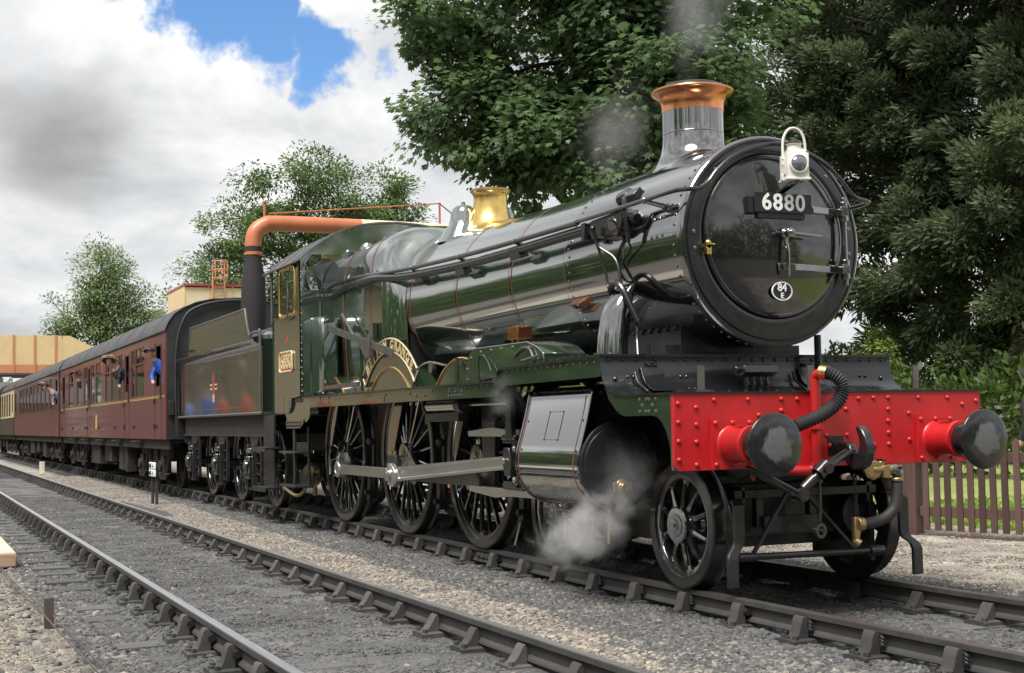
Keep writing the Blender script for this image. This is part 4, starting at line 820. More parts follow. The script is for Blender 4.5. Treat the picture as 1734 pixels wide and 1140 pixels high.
# ---- splashers and nameplate --------------------------------------
for k, x in enumerate(DX):
    for s in (1,-1):
        r_ = .995; a0 = math.degrees(math.asin((ZT-.864)/r_)); pts = arc(x, .864, r_, a0, 180-a0, 28)
        m_ = MB(); m_.prism(pts, 'y', -s*.985, -s*1.0); m_.strip(pts, 'y', -s*.66, -s*1.0); so_ = m_.build('splasher', 'green_side', loco, smooth=30)
        b = MB(); b.tube([(p[0],-s*1.003,p[1]) for p in pts],.011,6); b.build('splasher_beading', 'brass', so_)
        b = MB(); b.tube([(x+(p[0]-x)*.965,-s*1.0005,.864+(p[1]-.864)*.965) for p in pts],.0045,5); b.build('splasher_lining', 'lining', so_)
x = DX[1]
for s in (1,-1):
    def band(r0, r1, a0, a1, n=32): return arc(x,.864,r1,a0,a1,n)+arc(x,.864,r0,a1,a0,n)
    m_ = MB(); m_.prism(band(1.0,1.16,46,134), 'y', -s*.985, -s*.997); m_.build('nameplate_back', 'green_side', loco)
    m_ = MB(); m_.prism(band(1.165,1.32,44,136), 'y', -s*.99, -s*1.008); npl = m_.build('nameplate', 'plate_black', loco)
    e_ = MB(); bb = band(1.168,1.317,44,136); e_.tube([(p[0],-s*1.010,p[1]) for p in bb],.010,6,closed=True)
    txt = 'BETTON GRANGE'; adv = {'N': 1.05, 'O': 1.1, 'G': 1.08, ' ': .8}; ws = [adv.get(c, .95) for c in txt]; tot = sum(ws); acc = 0; a_s, a_e = 130, 50
    for c, w in zip(txt, ws):
        am_ = a_s+(a_e-a_s)*(acc+w/2)/tot; acc += w
        if c == ' ': continue
        if s > 0: a = rad(am_); pos = (x+1.24*math.cos(a), -1.010, .864+1.24*math.sin(a)); xd_ = (math.sin(a),0,-math.cos(a)); yd = (math.cos(a),0,math.sin(a))
        else: a = rad(180-am_); pos = (x+1.24*math.cos(a), 1.010, .864+1.24*math.sin(a)); xd_ = (-math.sin(a),0,math.cos(a)); yd = (math.cos(a),0,math.sin(a))
        put_text(e_, c, .160, pos, xd_, yd, extrude=.004, bold=.006)
    e_.build('nameplate_lettering', 'plate_brass', npl, smooth=0)
# housing over the valve gear, sight feed box, reversing rod
gh = MB(); gp = [(-3.43,ZT)]+arc(-3.15,1.64,.28,180,90,10)+[(-2.0,1.915),(-1.80,1.86),(-1.68,1.80),(-1.66,1.70)]
gh.prism(gp, 'y', -1.10, -.70); gho = gh.build('valve_gear_cover', 'green', loco, bevel=.006, smooth=30)
rv = MB()
for x_, z_ in ((-3.36,1.63),(-3.36,1.73),(-3.26,1.83),(-3.02,1.875),(-2.78,1.88),(-2.30,1.88),(-1.95,1.86),(-2.55,1.88)): rv.dome((x_,-1.10,z_),(0,-1,0),.016)
rv.build('rivets', 'steel_dull', gho, kind='stuff')
pp = MB(); pp.tube([(-3.08,-1.105,1.60),(-3.08,-1.107,1.82),(-2.95,-1.11,1.84),(-2.82,-1.12,1.78),(-2.72,-1.13,1.69)],.007,6,smooth=4); pp.build('lubricator_pipe', 'green_side', loco); pp = MB(); pp.tube([(-2.25,-1.11,1.80),(-2.05,-1.12,1.86),(-1.9,-1.12,1.84),(-1.82,-1.12,1.75)],.010,6,smooth=4); pp.tube([(-2.0,-1.15,1.745),(-1.66,-1.15,1.775)],.012,6); pp.build('copper_pipe', 'steel_dull', loco)
cbx = MB(); cbx.bx(-2.50,-2.27,-1.06,-.92,1.955,2.05); cbx.bx(-2.51,-2.26,-1.07,-.91,2.05,2.065); cbx.cyl((-2.45,-1.03,1.90),(-2.45,-1.03,1.96),.012,n=8); cbx.cyl((-2.33,-1.03,1.90),(-2.33,-1.03,1.96),.012,n=8); cbx.cyl((-2.56,-1.0,1.98),(-2.5,-1.0,1.98),.02,n=8); cbx.build('oil_feed_box', 'copper', loco, bevel=.003)
rr_ = MB(); rr_.beam((-8.0,-1.08,2.44),(-5.55,-1.08,2.00),.022,.085); rr_.obx((-6.35,-1.085,2.12),(.09,.05,.26)); rr_.prism([(-6.75,2.15),(-6.35,2.20),(-6.3,2.02),(-6.5,1.98)],'y',-1.09,-1.07); rr_.build('reversing_rod', 'steel_dull', loco, bevel=.003)
tb = MB(); tb.beam((-8.0,-1.15,1.69),(-6.75,-1.10,1.70),.04,.05); tb.build('tie_bar', 'brown_frame', loco)
pl_ = MB(); pl_.tube([(-5.0,-1.02,1.80),(-4.7,-.98,1.86),(-4.2,-.95,1.80),(-3.5,-1.05,1.80)],.012,6,smooth=4); pl_.cyl((-3.75,-1.05,1.60),(-3.75,-1.05,1.86),.02,n=8); pl_.cyl((-3.60,-1.05,1.76),(-3.60,-1.05,1.85),.015,n=8); pl_.lathe((-4.65,-.97,1.80),(0,-1,0),[(0,.02),(.06,.02),(.06,-.02),(0,-.02)],12); pl_.build('lubricator_pipe', 'green_side', loco)
# injector, cab steps
ij = MB(); ij.cyl((-9.15,-.98,.62),(-9.0,-1.08,.62),.075,n=16); ij.cyl((-9.05,-.95,.52),(-8.85,-1.08,.47),.07,n=16); ij.sphere((-9.2,-1.0,.66),.07,12,8); ij.tube([(-9.2,-1.0,.62),(-9.35,-1.05,.35),(-9.6,-1.1,.28),(-10.2,-1.1,.36)],.022,8,smooth=4); ij.cyl((-9.0,-1.0,.5),(-9.0,-1.0,.3),.03,n=10); ij.lathe((-9.0,-1.08,.62),(.8,-.6,0),[(.0,.02),(.085,.02),(.085,-.02),(0,-.02)],10); ij.build('injector', 'brass_old', loco, smooth=40)
# ---- cab ----------------------------------------------------------
CW = 1.345
def cz_(y): return float(np.interp(abs(y), [0,.285,.5,.69,.9,1.05,1.2,1.30,1.345], [3.872,3.858,3.825,3.775,3.68,3.585,3.475,3.395,3.35]))
arcY = [i/40*2*CW-CW for i in range(41)]
def roofpts(y0, y1): 
    ys = [y0]+[y for y in arcY if y0 < y < y1]+[y1]; return [(y, cz_(y)-.0) for y in ys]
xf0, xf1 = -8.432, -8.42
cf = MB()
W0, W1, Z0, Z1 = 1.285, 1.05, 2.955, 3.43
cf.prism([(-CW,1.60),(CW,1.60),(CW,Z0),(-CW,Z0)], 'x', xf0, xf1)
for s in (-1,1):
    def sp_(pts): return [(s*p[0], p[1]) for p in pts]
    cf.prism(sp_([(W0,Z0),(CW,Z0),(CW,cz_(CW)),(1.30,cz_(1.30)),(W0,cz_(W0))]), 'x', xf0, xf1)
    rc = arc(W0-.07, Z1-.12, .07, 0, 90, 5, .05)
    cf.prism(sp_([(W1,Z1)]+[(W0-.09,Z1),(W0-.02,Z1-.08),(W0,Z1-.13)]+[(W0,cz_(W0)),(1.2,cz_(1.2)),(W1,cz_(W1))]), 'x', xf0, xf1)
cf.prism([(-W1,Z0),(W1,Z0)]+roofpts(-W1,W1)[::-1], 'x', xf0, xf1)
cabf = cf.build('cab_front', 'green', loco, smooth=20)
rv = MB()
for i in range(22): rv.dome((xf1,-1.325,1.66+i*.077),(1,0,0),.009)
for i in range(14): y = -1.28+i*.1; rv.dome((xf1,y,cz_(y)-.03),(1,0,0),.009)
for i in range(10): rv.dome((xf1,-1.10+i*.05,2.90),(1,0,0),.007)
rv.build('rivets', 'green', cabf, kind='stuff')
for s in (-1,1):
    g = MB(); g.bx(xf0+.004,xf1-.004,min(s*W0,s*W1),max(s*W0,s*W1),Z0,Z1); g.build('front_window_pane', 'cab_glass', cabf)
    g = MB(); g.tube([(xf1+.004,s*W0,Z0),(xf1+.004,s*W0,Z1-.13),(xf1+.004,s*(W0-.09),Z1),(xf1+.004,s*W1,Z1),(xf1+.004,s*W1,Z0)],.012,6,closed=True); g.build('front_window_frame', 'green', cabf)
    g = MB(); g.lathe((xf1+.004,s*.98,3.22),(1,0,0),[(.0,0),(.16,0),(.16,.006),(0,.006)],24); g.build('spectacle_pane', 'dark_window', cabf)
    c = MB(); y0, y1 = -s*CW, -s*(CW-.012)
    c.prism([(-9.80,1.40),(-9.55,1.385),(-9.1,1.385),(-8.98,1.41),(-8.90,1.48),(-8.86,1.58),(-8.42,1.60),(-8.42,2.67),(-9.80,2.67)], 'y', y0, y1)
    c.prism([(-8.62,2.67),(-8.42,2.67),(-8.42,3.35),(-8.62,3.35)], 'y', y0, y1)
    c.prism([(-9.50,2.67),(-9.40,2.67),(-9.40,3.35),(-9.50,3.35)], 'y', y0, y1)
    c.prism([(-9.40,3.31),(-8.62,3.31),(-8.62,3.35),(-9.40,3.35)], 'y', y0, y1)
    cs = c.build('cab_side', 'green_panel', loco)
    wfm = MB(); fr = []
    for cx_, cz__, a0 in ((-8.69,3.24,0),(-9.33,3.24,90),(-9.33,2.74,180),(-8.69,2.74,270)): fr += arc(cx_, cz__, .07, a0, a0+90, 5)
    wfm.tube([(p[0],y0-s*.006,p[1]) for p in fr],.022,8,closed=True); wfm.build('cab_window_frame', 'brass', cs)
    g = MB(); g.bx(-9.40,-8.62,min(y0,y1)+.003,max(y0,y1)-.003,2.67,3.31); g.build('cab_window_pane', 'cab_glass', cs)
    bd = MB(); bd.tube([(-9.80,y0,1.40),(-9.80,y0,2.66),(-9.66,y0,2.68),(-9.52,y0,2.72),(-9.505,y0,2.85),(-9.50,y0,3.35)],.014,6); bd.build('cab_beading', 'green_side', cs)
    h = MB(); h.tube([(-9.86,y0,2.62),(-9.86,y0,3.38)],.020,8); h.tube([(-9.86,y0,2.64),(-9.70,y0,2.68)],.012,6); h.build('cab_pillar', 'steel_dull', cs); h = MB(); h.tube([(-9.0,y0-s*.03,2.62),(-8.85,y0-s*.05,2.66),(-8.80,y0-s*.05,2.9),(-8.80,y0-s*.05,3.08),(-8.66,y0-s*.02,3.10)],.012,6,smooth=4); h.build('cab_handrail', 'steel_dull', cs)
    p_ = MB(); pq = []
    for cx_, cz__, a0 in ((-8.80,2.15,0),(-9.36,2.15,90),(-9.36,1.985,180),(-8.80,1.985,270)): pq += arc(cx_, cz__, .045, a0, a0+90, 4)
    p_.prism(pq, 'y', y0, y0-s*.012); cpo = p_.build('cab_number_plate', 'plate_red', cs)
    q = MB(); q.tube([(p[0],y0-s*.014,p[1]) for p in pq],.014,6,closed=True); put_text(q, '6880', .285, (-9.08,y0-s*.014,2.066), (s,0,0), (0,0,1), extrude=.004, bold=.007, spacing=1.0); q.build('cab_number', 'plate_brass', cpo, smooth=0)
    rv = MB()
    for x_ in (-9.25,-8.98):
        for i in range(4): rv.dome((x_,y0,1.45+i*.045),(0,-s,0),.010)
    for i in range(8): rv.dome((-9.75+i*.08,y0,1.40),(0,-s,0),.008)
    rv.build('rivets', 'plate_black', cs, kind='stuff')
    dt_ = MB(); dt_.lathe((-9.08,y0,2.34),(0,-s,0),[(0,.003),(.06,.003),(.06,0)],20); dt_.build('route_disc', 'cloth_red' if False else 'plate_red', cs)
    # sandbox ahead of the cab, and curved footplate end with rivetted bracket
    e_ = MB(); e_.prism([(-8.42,1.60),(-8.0,1.60),(-8.0,2.50),(-8.02,2.56),(-8.08,2.60),(-8.42,2.62)], 'y', -s*1.20, -s*.95); e_.build('sandbox', 'green', loco, bevel=.05, smooth=60)
    vcur = MB(); vcur.prism([(-9.30,1.385),(-9.22,1.30),(-9.10,1.27),(-8.60,1.27),(-8.25,1.27),(-8.14,1.32),(-8.10,1.40),(-8.10,1.57),(-8.86,1.57),(-8.90,1.48),(-8.98,1.41),(-9.1,1.385)], 'y', -s*1.30, -s*1.312); vcur.build('drop_plate', 'green', loco)
    bk = MB(); bk.prism([(-9.22,1.27),(-9.22,1.19),(-8.55,1.19),(-8.45,1.21),(-8.38,1.26),(-8.36,1.30),(-9.22,1.30)], 'y', -s*1.315, -s*1.325); bko = bk.build('step_bracket', 'cream_pale' if False else 'green_side', loco)
    rv = MB()
    for i in range(7): rv.dome((-9.15+i*.11,-s*1.326,1.225),(0,-s,0),.02); rv.dome((-9.15+i*.11,-s*1.326,1.268),(0,-s,0),.017)
    rv.build('rivets', 'plate_black', bko, kind='stuff')
    stp = MB(); stp.bx(-8.98,-8.90,min(-s*1.27,-s*1.30),max(-s*1.27,-s*1.30),.42,1.2); stp.bx(-9.48,-8.72,min(-s*1.36,-s*1.1),max(-s*1.36,-s*1.1),.86,.89); stp.bx(-9.48,-8.72,min(-s*1.12,-s*1.1),max(-s*1.12,-s*1.1),.86,1.0); stp.bx(-9.48,-8.72,min(-s*1.36,-s*1.1),max(-s*1.36,-s*1.1),.42,.45); stp.bx(-9.48,-8.72,min(-s*1.12,-s*1.1),max(-s*1.12,-s*1.1),.42,.6); stp.beam((-9.42,-s*1.14,.9),(-9.42,-s*1.14,.43),.03,.06); stp.beam((-8.78,-s*1.14,1.2),(-8.78,-s*1.14,.43),.03,.06)
    stp.build('cab_step', 'black_frame', loco, bevel=.006)
rf = MB(); ys = arcY; out = [Vector((y, cz_(y)+.0)) for y in ys]
out = [Vector((-1.40,3.31))]+out+[Vector((1.40,3.31))]
rf._sheet(out, [Vector((0,1))]*len(out), .022, 'x', -10.15, -8.38); ro = rf.build('cab_roof', 'slate', loco, smooth=40)
rr2 = MB()
for x_ in (-8.6,-9.2,-9.8): rr2.tube([(x_,p.x,p.y+.024) for p in out],.010,5)
rr2.tube([(-10.12,-1.405,3.32),(-8.38,-1.405,3.32)],.014,6); rr2.tube([(-10.12,1.405,3.32),(-8.38,1.405,3.32)],.014,6); rr2.build('roof_rib', 'slate', ro)
bh = MB(); bh.bx(-8.60,-8.44,-.85,.85,1.6,3.2); bh.bx(-9.8,-8.44,-1.32,1.32,1.52,1.58); bh.bx(-9.1,-8.5,-1.25,-.95,1.58,2.3); bh.build('backhead', 'black_frame', loco)
MB().cyl((-7.9,.0,3.5),(-7.9,0,3.62),.05,n=12).build('whistle', 'brass_old', loco); MB().cyl((-8.2,-.25,3.48),(-8.2,-.25,3.66),.045,n=12).build('whistle', 'brass_old', loco); MB().lathe((-8.05,-.55,3.42),(0,0,1),[(.10,0),(.10,.06),(.06,.12),(0,.13)],16).build('whistle_shield', 'green', loco)
# ================================================================== TENDER
tend = thing('locomotive_tender', 'dark green lined tender with sloping coal fender behind the cab', 'tender', (-14.2, 0, 0))
TX0, TX1 = -17.37, -11.06
for s in (1, -1):
    p = [(-s*1.20,1.435),(-s*1.20,2.33),(-s*1.215,2.385),(-s*1.255,2.43),(-s*1.30,2.455),(-s*1.315,2.47),(-s*1.31,2.485),(-s*1.19,2.49)]
    t = MB(); t.strip(p, 'x', TX0, TX1); ts = t.build('tank_side', 'green_panel', tend, smooth=50)
    b = MB(); b.tube([(TX0,-s*1.205,2.35),(TX1,-s*1.205,2.35)],.010,6); b.tube([(TX0,-s*1.315,2.475),(TX1,-s*1.315,2.475)],.012,6); b.build('tank_beading', 'green_side', ts)
    l = MB()
    xs0, xs1, z0, z1 = -17.25, -11.2, 1.52, 2.27
    for q in (((xs0,z0),(xs1,z0)),((xs1,z0),(xs1,z1)),((xs1,z1),(xs0,z1)),((xs0,z1),(xs0,z0))): l.beam((q[0][0],-s*1.201,q[0][1]),(q[1][0],-s*1.201,q[1][1]),.004,.009,(0,-1,0) if q[0][0] == q[1][0] else (0,0,1))
    l.build('tank_lining', 'lining', ts)
    f = MB(); fp = [(-16.72,2.49),(-16.60,2.72),(-16.5,3.02),(-12.12,3.02),(-12.05,2.88),(-11.96,2.72),(-11.82,2.58),(-11.62,2.49)]
    f.prism(fp, 'y', -s*1.185, -s*1.197); fo = f.build('coal_fender', 'green_panel', tend)
    b = MB(); b.tube([(q[0],-s*1.195,q[1]) for q in fp[1:]],.017,6); b.build('fender_beading', 'steel_dull', fo)
    rv = MB()
    for x in (-15.9,-14.9,-13.9,-12.9,-12.35):
        for k in range(5): rv.dome((x,-s*1.197,2.56+.09*k),(0,-s,0),.014)
    for k in range(9): rv.dome((-16.4+k*.5,-s*1.197,2.53),(0,-s,0),.012)
    rv.build('rivets', 'green_side', fo, kind='stuff')
    h = MB(); h.tube([(-11.6,-s*1.24,2.50),(-11.55,-s*1.24,2.60),(-11.10,-s*1.24,2.60),(-11.0,-s*1.24,2.52),(-11.0,-s*1.24,1.46)],.022,8,smooth=4); h.build('handrail', 'steel_dull', tend)
    sp = MB(); sp.bx(TX0-.08,-10.9,min(-s*1.235,-s*.4),max(-s*1.235,-s*.4),1.39,1.435); sp.tube([(TX0-.08,-s*1.236,1.412),(-10.9,-s*1.236,1.412)],.022,6); sp.build('sole_plate', 'steel_dull', tend)
    fr = MB(); fr.bx(-17.3,-11.0,min(-s*1.14,-s*1.11),max(-s*1.14,-s*1.11),1.09,1.39); fr.bx(-17.3,-11.0,min(-s*1.17,-s*1.10),max(-s*1.17,-s*1.10),1.07,1.09); fr.build('tender_frame', 'brown_frame' if False else 'underframe', tend)
    for x in (-11.8,-14.086,-16.372):
        a = MB(); y = -s*1.12
        a.prism([(x-.32,1.08),(x+.32,1.08),(x+.08,.80),(x+.06,.70),(x-.06,.70),(x-.08,.80)], 'y', y, y-s*.03)
        a.bx(x-.20,x-.14,min(y,y-s*.10),max(y,y-s*.10),.30,.95); a.bx(x+.14,x+.20,min(y,y-s*.10),max(y,y-s*.10),.30,.95); a.bx(x-.2,x+.2,min(y,y-s*.06),max(y,y-s*.06),.27,.32)
        for zz in (.82,.66,.50,.36): a.bx(x+.16,x+.50,min(y,y-s*.05),max(y,y-s*.05),zz,zz+.022)
        a.bx(x+.46,x+.50,min(y,y-s*.05),max(y,y-s*.05),.34,1.08)
        ao = a.build('horn_guide', 'black_frame', tend, bevel=.006)
        q = MB(); q.bx(x-.13,x+.13,min(y,y-s*.14),max(y,y-s*.14),.44,.78); q.cyl((x,y-s*.14,.62),(x,y-s*.18,.62),.10,n=18); q.bx(x-.15,x+.15,min(y,y-s*.12),max(y,y-s*.12),.82,.90); qo = q.build('axle_box', 'black_gloss', tend, bevel=.012)
        w = MB(); w.sphere((x,y-s*.17,.63),.05,10,6,(1,.5,1.4)); w.build('axle_box_cover', 'steel_dull', qo)
        g = MB()
        for k in range(6): g.tube([(x-.46+.05*k,y+s*.03,1.0-.02*k),(x,y+s*.03,.93-.02*k),(x+.46-.05*k,y+s*.03,1.0-.02*k)],.011,6,smooth=3)
        g.build('leaf_spring', 'black_frame', tend)
    st = MB(); st.bx(-11.02,-10.42,min(-s*1.19,-s*1.16),max(-s*1.19,-s*1.16),.32,1.38)
    for z in (.90,.34): st.bx(-11.05,-10.32,min(-s*1.34,-s*1.12),max(-s*1.34,-s*1.12),z,z+.03); st.bx(-11.05,-10.32,min(-s*1.345,-s*1.33),max(-s*1.345,-s*1.33),z-.04,z+.03)
    for k in range(8): st.dome((-10.5,-s*1.19,.45+k*.11),(0,-s,0),.014); st.dome((-10.95,-s*1.19,.45+k*.11),(0,-s,0),.014)
    st.build('tender_step', 'black_frame', tend, bevel=.006)
    # crest: gilt wheel band with red shield and lion, shown as simple shapes
    em = MB(); cx, cz = -14.45, 1.92; y = -s*1.2015
    em.lathe((cx,y,cz-.02),(0,-s,0),[(.0,.001),(.085,.001)],20)
    em2 = MB(); em2.prism([(cx-.28,cz-.07),(cx-.1,cz-.07),(cx-.1,cz-.045),(cx-.28,cz-.045)],'y',y,y-s*.002); em2.prism([(cx+.1,cz-.07),(cx+.28,cz-.07),(cx+.28,cz-.045),(cx+.1,cz-.045)],'y',y,y-s*.002)
    em2.prism([(cx-.28,cz+.0),(cx-.1,cz+.0),(cx-.1,cz+.025),(cx-.28,cz+.025)],'y',y,y-s*.002); em2.prism([(cx+.1,cz+.0),(cx+.28,cz+.0),(cx+.28,cz+.025),(cx+.1,cz+.025)],'y',y,y-s*.002)
    em2.prism([(cx-.06,cz-.28),(cx+.06,cz-.28),(cx+.08,cz-.15),(cx-.08,cz-.15)],'y',y,y-s*.002)
    em = MB(); em.prism([(cx-.09,cz-.14),(cx+.09,cz-.14),(cx+.11,cz),(cx+.085,cz+.15),(cx+.03,cz+.23),(cx-.03,cz+.23),(cx-.085,cz+.15),(cx-.11,cz)],'y',y,y-s*.001)
    eo = em.build('crest', 'plate_red', ts); em2.build('crest_gilt', 'coach_cream', eo)
tb = MB(); tb.bx(TX0,TX1,-1.19,1.19,1.44,2.40); tb.bx(-11.10,-11.02,-1.2,1.2,1.44,2.5); tb.build('tank', 'green', tend)
tk = MB(); tk.prism([(-1.05,2.40),(1.05,2.40),(1.05,2.6),(.6,2.8),(-.6,2.8),(-1.05,2.6)],'x',-15.6,-11.6); tk.build('coal_load', 'coal', tend)
MB().lathe((-16.5,0,2.40),(0,0,1),[(.28,0),(.28,.3),(.2,.36),(0,.38)],24).build('filler_cap', 'green', tend); td = MB(); td.lathe((-11.15,-.95,2.50),(0,0,1),[(.20,0),(.21,.06),(.16,.11),(0,.13)],20); td.build('locker_dome', 'green', tend)
rb = MB(); rb.bx(TX0-.10,TX0-.04,-1.25,1.25,1.0,1.42); rb.tube([(TX0-.1,-1.2,1.1),(TX0-.16,-1.22,1.6),(TX0-.14,-1.22,2.15)],.018,8); rb.build('rear_beam', 'black_frame', tend)
for s in (-1,1):
    q = MB(); q.lathe((TX0-.1,s*.87,1.05),(-1,0,0),[(.13,0),(.12,.2),(.06,.2),(.06,.32),(.2,.32),(.2,.35),(0,.36)],20); q.build('buffer', 'black_frame', tend)
WT = wheel_meshes(.628, 12, .13, .045, 'tender')
for x in (-11.8,-14.086,-16.372):
    add_wheel(tend, 'tender_wheel', WT, x, -.75, .628); add_wheel(tend, 'tender_wheel', WT, x, .75, .628, True)
q = MB()
for x in (-11.8,-14.086,-16.372): q.cyl((x,-1.1,.628),(x,1.1,.628),.07,n=12)
q.bx(-17.2,-11.1,-.5,.5,.85,1.1); q.build('axles', 'black_frame', tend)
q = MB(); q.bx(-10.45,-9.72,-.75,.75,1.43,1.47); q.build('fall_plate', 'black_frame', tend)

# ================================================================== COACHES
def coach(xf, xr, label, upper, lower, wins, doors, bx_line=True, detail=True, name='railway_coach'):
    c = thing(name, label, 'coach', ((xf+xr)/2, 0, 0), group='coaches of the train')
    ZB, ZW0, ZW1, ZC = 1.0, 1.88, 2.92, 3.08; HW = 1.385
    ops = sorted([(a, b, ZW0, ZW1) for a, b in wins]+[(a, b, 2.02, 2.86) for a, b in doors])
    for s in (1,-1):
        y0, y1 = -s*HW, -s*(HW-.03)
        lo = MB(); lo.prism([(xr,ZB),(xf,ZB),(xf,1.80),(xr,1.80)], 'y', y0, y1); lo.build('lower_panel', lower, c)
        u = MB(); u.prism([(xr,1.80),(xf,1.80),(xf,ZW0),(xr,ZW0)], 'y', y0, y1); u.prism([(xr,ZW1),(xf,ZW1),(xf,ZC),(xr,ZC)], 'y', y0, y1)
        cur = xr
        for a, b, z0, z1 in ops:
            if a > cur: u.prism([(cur,ZW0),(a,ZW0),(a,ZW1),(cur,ZW1)], 'y', y0, y1)
            if z0 > ZW0: u.prism([(a,ZW0),(b,ZW0),(b,z0),(a,z0)], 'y', y0, y1); u.prism([(a,z1),(b,z1),(b,ZW1),(a,ZW1)], 'y', y0, y1)
            cur = b
        u.prism([(cur,ZW0),(xf,ZW0),(xf,ZW1),(cur,ZW1)], 'y', y0, y1)
        u.build('upper_panel', upper, c)
        for i, (a, b, z0, z1) in enumerate(ops):
            isd = z0 > ZW0; ym = -s*(HW-.022)
            f = MB()
            for q in ((a,b,z0,z0+.025),(a,b,z1-.025,z1),(a,a+.03,z0,z1),(b-.03,b,z0,z1)): f.bx(q[0],q[1],min(y0+s*.006,ym),max(y0+s*.006,ym),q[2],q[3])
            if not isd: f.bx(a,b,min(y0+s*.004,ym),max(y0+s*.004,ym),2.57,2.605); f.bx((a+b)/2-.012,(a+b)/2+.012,min(y0+s*.006,ym),max(y0+s*.006,ym),2.6,z1)
            w = f.build('window', 'window_frame', c)
            g = MB()
            if isd: g.bx(a,b,min(ym,ym+s*.006),max(ym,ym+s*.006),z0,z0+.02)
            else:
                g.bx(a,b,min(ym,ym+s*.006),max(ym,ym+s*.006),z0,2.58)
                if i % 3 != 1: g.bx(a,b,min(ym,ym+s*.006),max(ym,ym+s*.006),2.58,z1)
                else: g.bx(a,(a+b)/2,min(ym,ym+s*.006),max(ym,ym+s*.006),2.58,z1)
            g.build('pane', 'coach_glass', w)
        if bx_line and s > 0:
            l = MB(); l.bx(xr+.2,xf-.1,min(y0,y0-s*.003),max(y0,y0-s*.003),1.815,1.83); l.bx(xr+.2,xf-.1,min(y0,y0-s*.003),max(y0,y0-s*.003),1.845,1.855); l.build('lining', 'yellow_line', c)
        if s > 0 and detail:
            for a, b in doors:
                d = MB()
                for xx in (a-.06,b+.06): d.bx(xx-.008,xx+.008,y0-.004,y0+.004,ZB,2.9)
                for z in (1.25,1.75,2.5): d.obx((a-.06,y0-.01,z),(.07,.035,.10))
                d.obx((b+.02,y0-.015,1.82),(.10,.03,.04)); d.tube([(b+.16,y0-.04,1.8),(b+.16,y0-.04,2.2)],.014,6); d.build('door_fittings', 'rubber_black', c)
            for k in range(7): MB().obx((xf-1.0-k*2.9,y0-.01,1.25),(.12,.03,.06)).build('vent_louvre', 'rubber_black', c)
            for i, a in enumerate(np.arange(xf-3.4, xr+1, -3.0)):
                q = MB(); q.bx(a-.35,a+.35,y0-.10,y0+.05,.93,.96); q.build('footboard', 'underframe', c)
    rp = [(-1.40,3.06),(-1.385,3.12),(-1.33,3.25),(-1.22,3.40),(-1.05,3.52),(-.8,3.63),(-.5,3.70),(0,3.73)]; rp = rp+[(-a, b) for a, b in rp[:-1]][::-1]
    r = MB(); r._sheet([Vector(p) for p in rp], [Vector((0,1))]*len(rp), .02, 'x', xr-.02, xf+.02); ro = r.build('roof', 'roof_grey', c, smooth=40)
    g = MB(); g.tube([(xf,-1.405,3.09),(xr,-1.405,3.09)],.018,6)
    for x in np.arange(xr+1.5, xf-1, 2.4): g.lathe((x,0,3.74),(0,0,1),[(.14,-.01),(.14,.05),(.09,.08),(0,.09)],12)
    for x in np.arange(xr+.8, xf, 1.9): g.tube([(x,p[0],p[1]+.022) for p in rp],.008,5)
    g.build('roof_fittings', 'roof_grey', ro)
    for xe, dd in ((xf,1),(xr,-1)):
        e = MB(); e.prism([(-1.375,ZB),(1.375,ZB)]+[(a*.985, b-.004) for a, b in rp[::-1]], 'x', xe-.06*dd, xe-.005*dd); eo = e.build('end_wall', 'coach_black', c)
        if dd > 0:
            t = MB(); t.tube([(xe+.05,-1.18,1.05),(xe+.05,-1.20,2.6),(xe+.05,-1.05,3.3),(xe+.05,-.75,3.56),(xe+.05,-.2,3.68),(xe+.05,.4,3.68)],.030,8,smooth=4)
            t.bx(xe-.01,xe+.04,-.5,.5,1.0,3.1); t.bx(xe,xe+.18,-.45,-.38,1.05,3.05); t.bx(xe,xe+.18,.38,.45,1.05,3.05); t.bx(xe,xe+.18,-.45,.45,3.0,3.08)
            for z in (1.35,1.75,2.15): t.bx(xe,xe+.10,-1.0,-.7,z,z+.03)
            t.obx((xe+.03,-1.28,1.6),(.08,.10,.28)); t.build('end_pipe', 'coach_black', eo, bevel=.005)
            for yy in (-.87,.87):
                bfr = MB(); bfr.lathe((xe,yy,1.05),(1,0,0),[(.13,0),(.12,.15),(.06,.15),(.06,.2),(.2,.2),(.2,.23),(0,.24)],16); bfr.build('buffer', 'coach_black', c)
    i_ = MB(); i_.bx(xr+.1,xf-.1,-1.30,1.30,1.12,1.2)
    for x in np.arange(xr+1.0, xf-.8, 1.9):
        for y in (-.85,.85): i_.bx(x,x+.5,y-.45,y+.45,1.2,1.65); i_.bx(x+.2,x+.3,y-.45,y+.45,1.65,2.25)
    i_.bx(xf-2.1,xf-2.05,-1.3,1.3,1.2,3.0); i_.bx(xr+2.05,xr+2.1,-1.3,1.3,1.2,3.0); i_.build('interior', 'interior', c)
    uf = MB(); uf.bx(xr+.1,xf-.1,-1.30,-1.24,.80,1.0); uf.bx(xr+.1,xf-.1,1.24,1.30,.80,1.0); uf.bx(xr+.1,xf-.1,-1.24,1.24,.93,.98)
    xm = (xf+xr)/2
    for a, b, d0, d1 in ((xm+2.1,xm+3.4,.25,.93),(xm-.4,xm+.8,.4,.93),(xm-3.2,xm-1.4,.3,.93)): uf.bx(a,b,-1.2,-.75,d0,d1); uf.bx(a-.2,b-.3,.7,1.15,d0,d1)
    uf.bx(xm+3.35,xm+3.55,-1.23,-1.0,.22,.93); uf.tube([(xf-4.6,-.9,.42),(xm-6,-.9,.42)],.03,6); uf.cyl((xm-.9,-.6,.6),(xm+.2,-.6,.6),.22,n=14); uf.build('underframe', 'underframe', c, bevel=.01)
